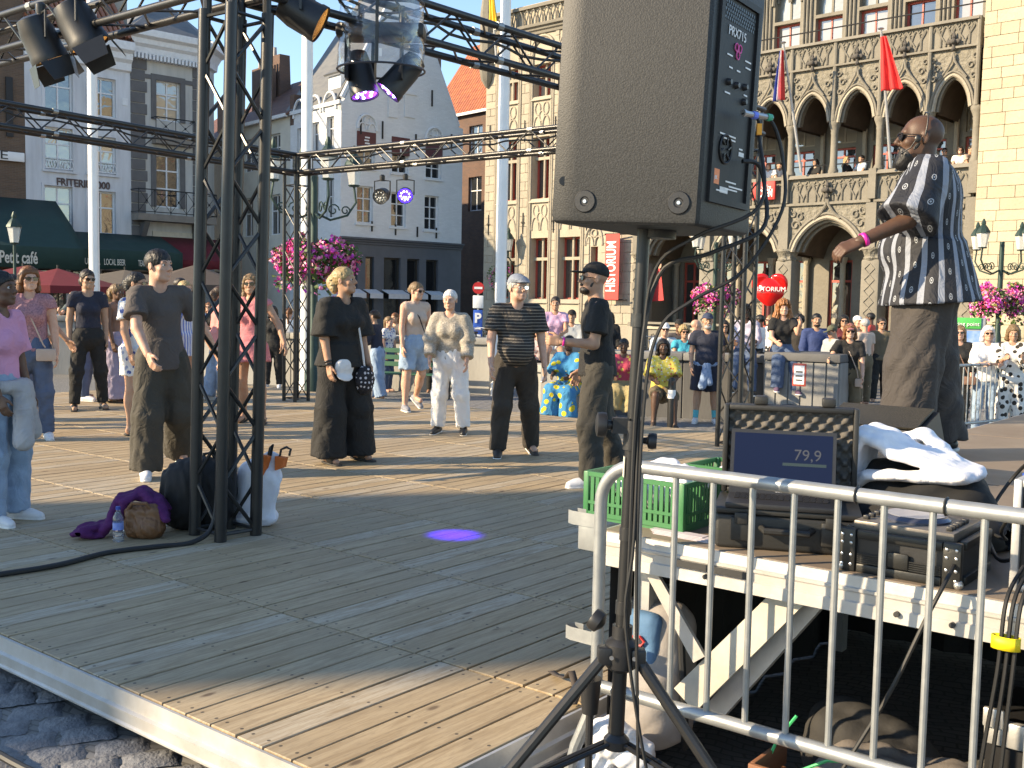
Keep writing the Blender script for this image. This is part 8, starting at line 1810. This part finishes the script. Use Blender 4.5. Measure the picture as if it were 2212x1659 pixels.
# ---- people at the left wall and further back
crowd('balding man in a grey-green T-shirt leaning behind the long wall', 168, 24.6, 178, 1.72, skin='fair', sex='m', lean=12, z=.0, arms=((50,14,60,20),(50,14,60,20)), top=dict(mat=cloth('grey_green',(.11,.14,.14),.2),sleeve=.6,hem=.02,loose=.02), bottom=dict(mat=BLKC), q=.019)
crowd('man in a pale cap and grey shirt seated behind the long wall', 243, 26.0, 190, 1.60, .55, z=.0, skin='fair', sex='m', top=dict(mat=GRYH,sleeve=.7,hem=.02,loose=.02), bottom=dict(mat=BLKC), cap=('front',LBL))
crowd('man in a white shirt seated at the cafe terrace behind the wall', 118, 27.0, 60, 1.66, .5, z=.0, skin='tan', sex='m', top=dict(mat=WHTC,sleeve=.7,hem=.02,loose=.02), bottom=dict(mat=BLKC), hair=('short','dark'))
crowd('long-haired woman with sunglasses at the terrace beyond the striped dress', 452, 26.0, 176, 1.68, .6, z=.0, skin='fair', top=dict(mat=BLKC,sleeve=.7,hem=.02,loose=.02), bottom=dict(mat=BLKC), hair=('long','auburn'), glasses='sun')
crowd('person in a pale blue shirt seated with their back turned at the terrace', 478, 27.5, 10, 1.64, .5, z=.0, skin='fair', sex='m', top=dict(mat=LBL,sleeve=.7,hem=.02,loose=.02), bottom=dict(mat=BLKC), hair=('short','black'))
crowd('woman in black with sunglasses walking behind the pink dress', 590, 21.5, 178, 1.66, skin='tan', top=dict(mat=BLKC,sleeve=.3,hem=.02,loose=.015), bottom=dict(mat=BLKC), shoes=(SHW,'trainer'), hair=('bob','black'), glasses='sun')
crowd('person in a white T-shirt beside the slim truss tower', 624, 23.0, 0, 1.62, skin='fair', top=dict(mat=WHTC,sleeve=.6,hem=.02,loose=.02), bottom=dict(mat=DENIM), hair=('ponytail','auburn'))
crowd('child with a ponytail and floral top behind the woman in black', 838, 21.0, -120, 1.50, skin='fair', top=dict(mat=FLO,sleeve=.6,hem=.02,loose=.015), bottom=dict(mat=DENIM), hair=('ponytail','fair_brown'))
crowd('person with a rucksack and white T-shirt walking away past the grey shopfront', 784, 30.0, -20, 1.70, skin='olive', sex='m', top=dict(mat=WHTC,sleeve=.6,hem=.03,loose=.02), bottom=dict(mat=BLKC), hair=('short','black'), extra=lambda I: MB().rbox(-.15,.15,-.30,-.12,I['P'][2]+.08,I['P'][2]+.5,.05,2).build('rucksack', BLKC, I['t']))
crowd('woman with auburn hair tied back and white cap beside the beige top', 855, 22.5, 150, 1.56, skin='tan', top=dict(mat=CHAR,sleeve=.6,hem=.02,loose=.015), bottom=dict(mat=DENIM), hair=('ponytail','auburn'))
crowd('person in a white cap and khaki shirt between the two dancing women', 942, 21.0, 175, 1.52, skin='tan', sex='m', top=dict(mat=KHA,sleeve=.6,hem=.02,loose=.02), bottom=dict(mat=BLKC), cap=('front',WHTC), hair=('curly','brown'))
crowd('person in a red patterned top seated beside the lilac T-shirt', 1165, 19.0, 170, 1.58, .55, skin='tan', top=dict(mat=spots('red_pale_print',(.55,.45,.42),(((.45,.06,.06),.3),),18),sleeve=.6,hem=.02,loose=.015), bottom=dict(mat=BLKC), hair=('bob','dark'))
crowd('young person in a grey hood and cap behind the lilac T-shirt', 1236, 18.6, 172, 1.62, .8, skin='tan', top=dict(mat=GRYH,sleeve=1.8,hem=.03,loose=.025), bottom=dict(mat=BLKC), hair=('short','dark'), cap=('front',cloth('cap_black',(.010,.010,.010),.2)))
crowd('fair-haired child in maroon beside the man in the black cap', 1296, 20.0, 120, 1.50, skin='fair', top=dict(mat=MAR,sleeve=1.6,hem=.02,loose=.015), bottom=dict(mat=BLKC), hair=('bob','blond'))
crowd('dark-haired person in black at the bicycle rack', 1318, 22.5, 176, 1.66, skin='olive', top=dict(mat=BLKC,sleeve=1.6,hem=.02,loose=.015), bottom=dict(mat=BLKC), hair=('bob','black'))
crowd('man in a white T-shirt with cropped hair beyond the truss tower', 1645, 22.5, 60, 1.66, skin='brown', sex='m', top=dict(mat=WHTC,sleeve=.6,hem=.02,loose=.02), bottom=dict(mat=BLKC), hair=('short','black'), glasses='sun')
crowd('person in white with sunglasses and tied hair beside the ginger woman', 1668, 23.5, 100, 1.66, skin='fair', top=dict(mat=WHTC,sleeve=.6,hem=.02,loose=.02), bottom=dict(mat=BLKC), hair=('bun','fair_brown'), glasses='sun')
crowd('person in pale lilac and jeans sitting on the wall behind the truss tower', 1612, 16.4, 165, 1.62, .95, skin='dark', legs=((72,5,70),(66,6,66)), top=dict(mat=cloth('pale_lilac',(.50,.46,.55),.1),sleeve=1.4,hem=.02,loose=.02), bottom=dict(mat=DENIM), shoes=(SHB,'trainer'), hair=('bob','black'), q=.019)
crowd('person in a dark patterned top with sunglasses seated at the truss tower', 1566, 19.4, 176, 1.62, .66, skin='tan', top=dict(mat=KHA,sleeve=.7,hem=.02,loose=.02), bottom=dict(mat=BLKC), hair=('bob','dark'), glasses='sun')
# ---- guests on the hall's balcony
def guest(label, s_, face, **k):
    p = hh.p+hh.X*s_+hh.Y*.75; k.setdefault('legs',SIT); k.setdefault('arms',LAP)
    return person(label, (p.x,p.y,5.15), face, 1.64, seat=.55, q=.026, eyes=False, **k)
WH_ = dict(mat=WHTC,sleeve=.6,hem=.02,loose=.02); BK_ = dict(mat=BLKC,sleeve=.8,hem=.02,loose=.02)
sx_ = lambda x, y: hh.fp(x,y,.75)[0]
guest('long-haired woman in white at the left end of the balcony table', sx_(1660,365), 150, skin='fair', top=WH_, bottom=dict(mat=BLKC), hair=('long','auburn'))
guest('person in a dark cap seated on the balcony beside the flag pole', sx_(1682,362), -150, skin='tan', sex='m', top=WH_, bottom=dict(mat=BLKC), cap=('front',cloth('cap_black',(.010,.010,.010),.2)))
guest('dark-haired guest in black behind the balcony rail', sx_(1762,362), 130, skin='tan', top=BK_, bottom=dict(mat=BLKC), hair=('bob','black'))
guest('blonde guest with sunglasses in black on the balcony', sx_(1828,352), -140, skin='fair', top=BK_, bottom=dict(mat=BLKC), hair=('long','blond'), glasses='sun')
guest('guest in pale blue leaning over the balcony table', sx_(1862,350), 110, skin='tan', sex='m', top=dict(mat=LBL,sleeve=.6,hem=.02,loose=.02), bottom=dict(mat=BLKC), hair=('short','black'))
guest('guest with sunglasses in the balcony bay nearest the pale building', sx_(2040,330), 170, skin='tan', sex='m', top=dict(mat=KHA,sleeve=.6,hem=.02,loose=.02), bottom=dict(mat=BLKC), hair=('short','dark'), glasses='sun')
guest('guest in a white shirt at the balcony glass rail', sx_(2074,327), 160, skin='fair', top=WH_, bottom=dict(mat=BLKC), hair=('bob','dark'), glasses='sun')
guest('guest in a cream top at the balcony corner', sx_(2096,325), 200, skin='tan', sex='m', top=dict(mat=BEIG,sleeve=.6,hem=.02,loose=.02), bottom=dict(mat=BLKC), hair=('short','black'))
# ---------------------------------------------------------------- pavements, low walls, barriers, lamp posts, bicycles
PAVE = M('pavement_stone',(.22,.20,.175),.8,0,.0,3,.4,20,.01,col2=(.16,.148,.13))
for nm, P in (('pavement',[h1.p-h1.Y*2.2+h1.X*-4, h3.p+h3.X*(W3+2.2)-h3.Y*2.2, h3.p+h3.X*(W3+2.2)+h3.Y*20, h1.p+h1.Y*12-h1.X*4]), ('pavement',[hw.p-hw.Y*2.0-hw.X*1.2, hw.p+hw.X*(WW+.5)-hw.Y*2.0, hw.p+hw.X*(WW+.5)+hw.Y*25, hw.p+hw.Y*25-hw.X*1.2]), ('pavement',[hh.p-hh.Y*2.6-hh.X*.8, hh.p+hh.X*32-hh.Y*2.6, hh.p+hh.X*32+hh.Y*15, hh.p+hh.Y*15-hh.X*.8])):
    b = MB(); n = len(P); b.v = [(p.x,p.y,.004) for p in P]+[(p.x,p.y,GL-.05) for p in P]; b.f = [tuple(range(n))]+[(k,n+k,n+(k+1)%n,(k+1)%n) for k in range(n)]; b.build(nm, PAVE, kind='structure', smooth=False)
CONC = M('stained_concrete',(.27,.265,.25),.85,0,.0,1.6,.4,25,.01,col2=(.17,.17,.165),stretch=(1,1,.35)); CONCL = M('sunlit_concrete',(.36,.345,.31),.85,0,.0,1.6,.4,25,.01,col2=(.26,.25,.225),stretch=(1,1,.35)); CONCD = M('dark_concrete',(.13,.128,.125),.85,0,.0,1.6,.4,25,.01,col2=(.085,.085,.085),stretch=(1,1,.35))  # CONCL is the concrete with sunlight put into its lighter colour
def low_wall(label, p, q, top, th=.5, mat=CONC, cmat=None, n=None, groove=0.0):
    p, q = Vector((p[0],p[1],0)), Vector((q[0],q[1],0)); d = q-p; ln = d.length; t = thing('low_wall', label, 'wall', p, math.atan2(d.y,d.x)); n = n or max(1,round(ln/1.1))
    for k in range(n):
        x0, x1 = ln*k/n, ln*(k+1)/n; MB().rbox(x0+.006,x1-.006,.03,th-.03,GL-.1,top-.13,.01,1).build('panel', mat, t, False); MB().rbox(x0+.004,x1-.004,-.03,th+.03,top-.125,top,.02,2).build('coping', cmat or mat, t)
        if groove:
            m_ = int((x1-x0)/groove)
            for j in range(m_): MB().rbox(x0+.012+j*(x1-x0-.024)/m_,x0+.012+(j+1)*(x1-x0-.024)/m_-.018,.005,.029,GL-.1,top-.135,.006,1).build('rib', mat, t, False)
    return t
def wpt(x, d): p = at(x,660,d); return (p.x,p.y)
low_wall('long grey concrete wall before the cafe terrace', wpt(-60,23.8), wpt(420,24.2), 1.18, .6, CONC)
low_wall('concrete bench wall coloured light as if sunlit behind the dancing women', wpt(430,22.6), wpt(1060,20.6), .95, .7, CONCL)
low_wall('short concrete seat wall under the woman in lilac', wpt(1130,17.9), wpt(1300,17.0), .62, .6, CONCL); low_wall('raised concrete block the woman in lilac sits on', wpt(1168,17.35), wpt(1240,17.0), .98, .55, CONC)
low_wall('dark concrete wall behind the seated onlookers in printed clothes', wpt(1310,17.3), wpt(1655,16.6), .90, .5, CONCD, CONC); 
low_wall('ribbed dark concrete block the ginger woman sits on', wpt(1655,16.0), wpt(1822,15.4), .98, .9, CONC, CONCD, 1, .17)
sgp = at(1727,812,15.25); t = thing('notice','small white notice in a red frame on the ribbed concrete block','sign',(sgp.x,sgp.y,sgp.z-.15), math.atan2(wpt(1822,15.4)[1]-wpt(1655,16.0)[1],wpt(1822,15.4)[0]-wpt(1655,16.0)[0])); MB().rbox(-.10,.10,-.02,.0,0,.33,.01).build('frame', REDF, t); MB().box(-.075,.075,-.025,-.021,.03,.30).build('sheet', WHT, t, False)
for z in (.08,.14,.2): MB().box(-.05,.05,-.028,-.0255,z,z+.02).build('print_line', IRON, t, False)
for k in range(2): MB().cyl(wpt(1430+k*12,15.9)+(GL,),wpt(1430+k*12,15.9)+(GL+.01,),.01)
bp2 = at(1452,820,14.9); bo_ = thing('bollard','slim black bollard with a white band beside the yellow shirt','bollard',(bp2.x,bp2.y,gz(14.9))); MB().lathe([(.055,0),(.055,.72),(.045,.78),(.02,.80)],(0,0,0),14).build('post', BLK, bo_); MB().lathe([(.057,.50),(.057,.62)],(0,0,0),14,cap=False).build('white_band', WHT, bo_)
# barriers at the right beyond the stage
for k, lab in enumerate(('galvanised barrier before the white-haired woman in the white blouse','galvanised barrier continuing past the phone user to the right')):
    p = at(2034+k*0,660,14.3); d_ = Vector((.79,.61,0)); q = Vector((p.x,p.y,0))+d_*(2.25*k); b = barrier(lab, (q.x,q.y,gz(q.y)), math.atan2(d_.y,d_.x)+pi/2, 2.15, 1.05, .22, 16, foot=False)
    for y in (-.2,-1.95): MB().box(-.25,.25,y-.03,y+.03,.0,.02).build('foot', GALV, b); MB().cyl((0,y,.0),(0,y,.23),.018,n=8).build('foot_post', GALV, b)
# ---- lamp posts with flower baskets
IRG = M('dark_green_iron',(.022,.05,.042),.5,.3,.3,20,.1); LGL = M('lantern_glass',(.75,.76,.72),.15,0,.0,1,0,trans=.35)
def lantern(par, x, y, z, s_=1.0):
    l = MB().lathe([(.09*s_,0),(.095*s_,.02*s_),(.10*s_,.03*s_)],(x,y,z),6).build('lantern', IRG, par)
    MB().lathe([(.09*s_,.03*s_),(.15*s_,.36*s_)],(x,y,z),6).build('lantern_glass', LGL, l); MB().lathe([(.17*s_,.36*s_),(.16*s_,.40*s_),(.10*s_,.50*s_),(.05*s_,.56*s_),(.06*s_,.60*s_),(.02*s_,.70*s_)],(x,y,z),8).build('lantern_roof', IRG, l); MB().tube([(x+.1*s_*math.cos(2*pi*k/6),y+.1*s_*math.sin(2*pi*k/6),z+.02*s_) for k in range(6)],.008*s_,4,closed=True).build('lantern_ring', IRG, l)
PKS = [M('petal_'+n, c, .6, 0, .2, 20, 0) for n, c in (('magenta',(.78,.05,.42)),('pink',(.85,.25,.45)),('pale',(.88,.52,.58)),('purple',(.58,.05,.50)),('red',(.80,.10,.14)))]; LEAF = M('basket_leaf',(.07,.12,.03),.6,0,.3,20,0); LEAFY = M('basket_leaf_yellow',(.22,.24,.04),.6,0,.3,20,0)
def flowers(par, c, R, hgt, n, seed, leafy=.25):
    r = np.random.default_rng(seed); sets = [[] for _ in range(7)]
    for i in range(n):
        a = r.uniform(0,2*pi); z = r.uniform(-1,1); rr = R*(.55+.45*r.random()**.5)*math.sqrt(max(.05,1-(z*.85)**2))*(.86+.16*math.sin(3*a+seed)+.10*math.sin(7*a+2*z+seed*2)); z = z*(.85+.25*math.sin(2*a+seed*1.3)+.15*math.sin(5*a)); p = np.array([c[0]+rr*math.cos(a), c[1]+rr*math.sin(a), c[2]+z*hgt-(.25*hgt if z < -.3 else 0)*r.random()])
        k = 5 if r.random() < leafy*(1.0+1.2*math.sin(4*a+3*z+seed)) else (6 if r.random() < .08 else int(r.choice([0,0,1,1,2,3,4], p=[.2,.14,.2,.14,.1,.12,.1]))); sets[k].append(p)
    for k, ps in enumerate(sets):
        if not ps: continue
        b = MB()
        for p in ps:
            nrm_ = nrm(r.normal(size=3)+np.array([0,-.4,.3])); a = nrm(np.cross(nrm_,[.3,.2,1])); d_ = np.cross(nrm_,a); s_ = r.uniform(.022,.042) if k < 5 else r.uniform(.03,.06)
            b.add([tuple(p+s_*(a*math.cos(t)+d_*math.sin(t))+nrm_*(.3*s_ if j % 2 else 0)) for j, t in enumerate([2*pi*q/(6 if k < 5 else 4) for q in range(6 if k < 5 else 4)])], [tuple(range(6 if k < 5 else 4))])
        b.build('blossoms' if k < 5 else 'leaves', (PKS+[LEAF,LEAFY])[k], par, False, kind='stuff')
def lamppost(label, x, d, zl, za, zf, R, seed, nl=4, n=2600, face=0.0, post_h=None):
    p = at(x,660,d); t = thing('lamp_post', label, 'lamp post', (p.x,p.y,gz(d) if d < 34 else 0), face); zb = zl
    MB().lathe([(.16,0),(.16,.5),(.11,.6),(.09,1.2),(.07,1.3),(.06,zl+.2)],(0,0,0),12).build('post', IRG, t)
    for k in range(nl):
        a = 2*pi*k/nl+.5; cx_, cy_ = math.cos(a), math.sin(a)
        MB().tube([(0,0,za),(cx_*.3,cy_*.3,za-.12),(cx_*.62,cy_*.62,za-.02),(cx_*.78,cy_*.78,za+.22),(cx_*.74,cy_*.74,zl)],.022,6).build('arm', IRG, t)
        for rr, s0 in ((.12,.35),(.09,.58)): MB().tube([(cx_*(s0+rr*(1-.06*q)*math.cos(q*.6)),cy_*(s0+rr*(1-.06*q)*math.cos(q*.6)),za+.06+rr*(1-.06*q)*math.sin(q*.6)) for q in range(13)],.014,5).build('scroll', IRG, t)
        lantern(t,cx_*.74,cy_*.74,zl,1.05)
    if R: 
        fb = thing('flower_basket', 'ring of '+('bright pink and purple petunias on the lamp post by the slim truss tower','pink petunias on the lamp post before the red gown poster','magenta petunias on the lamp post beside the pale building')[seed % 3], 'flowers', (p.x,p.y,(gz(d) if d < 34 else 0)+zf)); MB().tube([(R*.6*math.cos(2*pi*k/20),R*.6*math.sin(2*pi*k/20),0) for k in range(20)],.05,6,closed=True).build('basket_ring', IRG, fb); flowers(fb,(0,0,0),R,R*.42,n,seed)
        for k in range(10): a = k*.63; flowers(fb,(R*.7*math.cos(a),R*.7*math.sin(a),-R*.5),.14,.22,24,seed*50+k,.9)
    return t
lamppost('ornate green lamp post with lanterns behind the slim truss tower', 678, 19.0, 3.85, 3.35, 2.55, .82, 0, 4, 3600)
lamppost('ornate green lamp post with lanterns before the arcade', 1543, 31.0, 3.5, 2.95, 2.18, .72, 1)
lamppost('ornate green lamp post with lanterns beside the pale building', 2158, 27.0, 3.4, 2.9, 2.15, .85, 2, 4, 3400)
p = at(33,640,29); t = thing('lamp_post','slim lamp post with one lantern before the Petit cafe awning','lamp post',(p.x,p.y,GL)); zl_ = at(33,527,29).z-GL; MB().lathe([(.12,0),(.10,.6),(.05,.7),(.04,zl_)],(0,0,0),10).build('post', IRG, t); lantern(t,0,0,zl_,1.25)
wl_ = hh.fp(1116,545); t = thing('wall_lantern','green wall lantern with a hanging plant on the stone hall','lantern', hh.p+hh.X*wl_[0]-hh.Y*.5+Vector((0,0,wl_[1])), hh.rz); MB().tube([(0,.5,-.6),(0,.3,-.5),(0,0,-.2),(0,0,0)],.03,6).build('bracket', IRG, t); lantern(t,0,0,0,1.4); flowers(t,(-.5,.1,-1.0),.55,.45,420,77,1.0)
# ---- bicycles along the hall
TYR = M('tyre_rubber',(.015,.015,.015),.7); 
def bicycle(label, p, rz, mat):
    t = thing('bicycle', label, 'bicycle', p, rz)
    for x in (-.52,.52):
        MB().tube([(x+.33*math.cos(2*pi*k/24),0,.34+.33*math.sin(2*pi*k/24)) for k in range(24)],.018,6,closed=True).build('wheel', TYR, t)
        for k in range(8): a = 2*pi*k/8; MB().cyl((x,0,.34),(x+.32*math.cos(a),0,.34+.32*math.sin(a)),.003,n=4,cap=False).build('spoke', STEELB, t)
    MB().tube([(-.52,0,.34),(-.08,0,.30),(.34,0,.74),(-.18,0,.80),(-.52,0,.34)],.016,6).build('frame', mat, t); MB().tube([(-.08,0,.30),(-.20,0,.88)],.014,6).build('seat_tube', mat, t); MB().tube([(.52,0,.34),(.36,0,.78),(.33,0,.98)],.014,6).build('fork', mat, t)
    MB().tube([(.22,-.28,1.02),(.34,-.2,1.04),(.36,0,1.02),(.34,.2,1.04),(.22,.28,1.02)],.012,6).build('handlebar', STEELB, t); MB().ball((-.22,0,.92),.11,8,6,(1.2,.7,.4)).build('saddle', RUB, t)
    return t
bmats = [M('bike_'+n, c, .3, .2, .1) for n, c in (('black',(.02,.02,.02)),('green',(.03,.30,.06)),('grey',(.3,.3,.3)),('blue',(.03,.06,.2)))]
b0 = None; spots_ = [(915,31),(940,33),(968,32),(990,33.5),(1012,31),(1036,32.5),(1058,31),(1180,28),(1215,29),(1250,27.5),(1400,24.5),(1425,25.5),(1450,24),(1472,26),(1392,27),(2010,24),(2040,23),(2060,25),(2110,22),(2140,23),(2175,22),(2205,23)]
protos = [bicycle(c_+' bicycle parked in the row before the stone hall', (0,0,0), 0, m_) for c_, m_ in zip(('black','bright green','grey','dark blue'),bmats)]
for k, (x,d_) in enumerate(spots_):
    m_ = protos[0 if k % 3 else (k//3) % 4]; o = m_ if (m_.location.length < .01) else copy_tree(m_); p = at(x,660,d_); o.location = (p.x,p.y,GL); o.rotation_euler = (0,rad(random.uniform(-6,6)),rad(random.uniform(40,75) if k % 2 else random.uniform(-70,-40))); o['group'] = 'bicycles parked before the stone hall'
for m_ in protos:
    if m_.location.length < .01: m_.location = at(1300,660,26.0)*Vector((1,1,0)) if False else Vector((at(1300,660,26).x,26,GL)); m_['group'] = 'bicycles parked before the stone hall'
# ---- street signs
p = at(1033,640,34); t = thing('traffic_sign','no entry sign with a blue parking panel by the stone hall corner','sign',(p.x,p.y,GL)); z1 = at(1033,622,34).z-GL; MB().cyl((0,0.05,0),(0,.05,z1+.2),.035,n=8).build('post', M('dull_steel',(.35,.35,.33),.4,.7), t)
MB().cyl((0,0,z1),(0,.03,z1),.19,n=20).build('disc', M('sign_red',(.55,.02,.02),.4), t); MB().box(-.13,.13,-.012,-.004,z1-.035,z1+.035).build('bar', WHT, t, False); MB().rbox(-.17,.17,0,.03,z1-.65,z1-.24,.02).build('plate', WHT, t); MB().rbox(-.15,.15,0,.03,z1-1.7,z1-.70,.02).build('parking_panel', M('sign_blue',(.02,.10,.45),.4), t); letters(t,'P',.42,-.11,-.012,z1-1.10,WHT,bold=.015); MB().box(-.1,.1,-.01,-.004,z1-1.32,z1-1.26).build('pictogram', WHT, t, False); MB().box(-.1,.1,-.01,-.004,z1-1.55,z1-1.48).build('pictogram', WHT, t, False)
p = at(2083,720,21); t = thing('information_totem','information board with a green header and posters behind the side barrier','information board',(p.x,p.y,GL), rad(-25)); zt2 = at(2083,686,21).z-GL; MB().rbox(-.38,.38,0,.12,.2,zt2,.02).build('board', M('totem_grey',(.30,.31,.33),.5), t); MB().rbox(-.45,.30,-.03,-.002,zt2-.22,zt2,.01).build('header', M('totem_green',(.06,.45,.10),.4), t); letters(t,'i meeting point',.11,-.40,-.036,zt2-.16,WHT); MB().box(-.42,-.08,-.03,-.004,zt2-.95,zt2-.26).build('poster', M('poster_red_white',(.6,.12,.12),.5,0,.0,4,0,col2=(.6,.6,.62)), t, False); MB().box(-.06,.30,-.03,-.004,zt2-.95,zt2-.26).build('poster', M('poster_blue',(.10,.25,.55),.5,0,.0,5,0,col2=(.4,.5,.62)), t, False)
bnc = thing('park_bench','green slatted bench along the concrete wall coloured as sunlit', 'bench', (*wpt(905,20.2),GL), math.atan2(wpt(1060,20.6)[1]-wpt(430,22.6)[1],wpt(1060,20.6)[0]-wpt(430,22.6)[0])); SLG = M('bench_green',(.03,.12,.07),.5)
for k in range(4): MB().rbox(-.9,.9,-.45+k*.11,-.36+k*.11,.42,.45,.006,1).build('seat_slat', SLG, bnc)
for k in range(3): MB().rbox(-.9,.9,.03+k*.02,.06+k*.02,.55+k*.13,.64+k*.13,.006,1).build('back_slat', SLG, bnc)
for x in (-.8,.8): MB().tube([(x,-.42,0),(x,-.40,.41),(x,-.02,.41),(x,.10,.92)],.02,6).build('leg', IRON, bnc)
# ---- unseen tall block, house-shaped, added at the left to throw the broad floor shadow
sd2 = Vector((-math.sin(SUN_AZ+pi)*-1,0,0)); dv_ = Vector((math.sin(SUN_AZ),math.cos(SUN_AZ),0)); nv_ = Vector((dv_.y,-dv_.x,0))
if nv_.y < 0: nv_ = -nv_
c0 = dv_*27.0+nv_*5.83; nh = thing('shadow_block','tall unseen block dressed as a brick house, added to cast the floor shadow','house', c0, math.atan2(nv_.y,nv_.x)-pi/2)
MB().box(-.0,6,-1.93,1.93,0,13.6).build('wall', BRICKR, nh, False) if False else MB().cbox((0,0,6.7),(3.0,3.86,13.4)).build('wall', BRICKR, nh, False)
MB().cbox((0,0,13.5),(3.0,3.86,.2)).build('coping', ST1, nh, False)
for z in (2,5,8,11):
    for y in (-.9,.9): MB().cbox((1.52,y,z),(.06,1.0,1.6)).build('window', GLASS, nh, False)
# ---- dancers added at the left of the floor to cast shadow bands across it
for k, (u_,v_,hd_,lab,tp) in enumerate(((13.2,6.4,-120,'dancer in a green T-shirt added at the outer floor edge to cast shadow bands',cloth('green_tee',(.05,.16,.07),.2)),(13.6,7.6,-100,'dancer in a yellow top added at the outer floor edge to cast shadow bands',cloth('yellow_top',(.55,.42,.08),.2)),(12.6,4.9,-90,'dancer in a white shirt added at the outer floor edge to cast shadow bands',WHTC),(14.0,8.7,-130,'dancer in a red top added at the outer floor edge to cast shadow bands',REDC),(11.2,5.6,-110,'dancer in a blue shirt added at the outer floor edge to cast shadow bands',BLS),(14.4,9.6,-100,'dancer in a grey hooded top added at the outer floor edge to cast shadow bands',GRYH))):
    person(lab, D(u_,v_,DZ), hd_, 1.68+.03*(k % 3), 'f' if k % 2 else 'm', 'tan', legs=((6,5,6),(-6,5,10)), arms=((10,20,30,6),(6,24,30,6)), top=dict(mat=tp,sleeve=.6,hem=.02,loose=.02), bottom=dict(mat=DENIM), shoes=(SHW,'trainer'), hair=('short','dark'), q=.026)
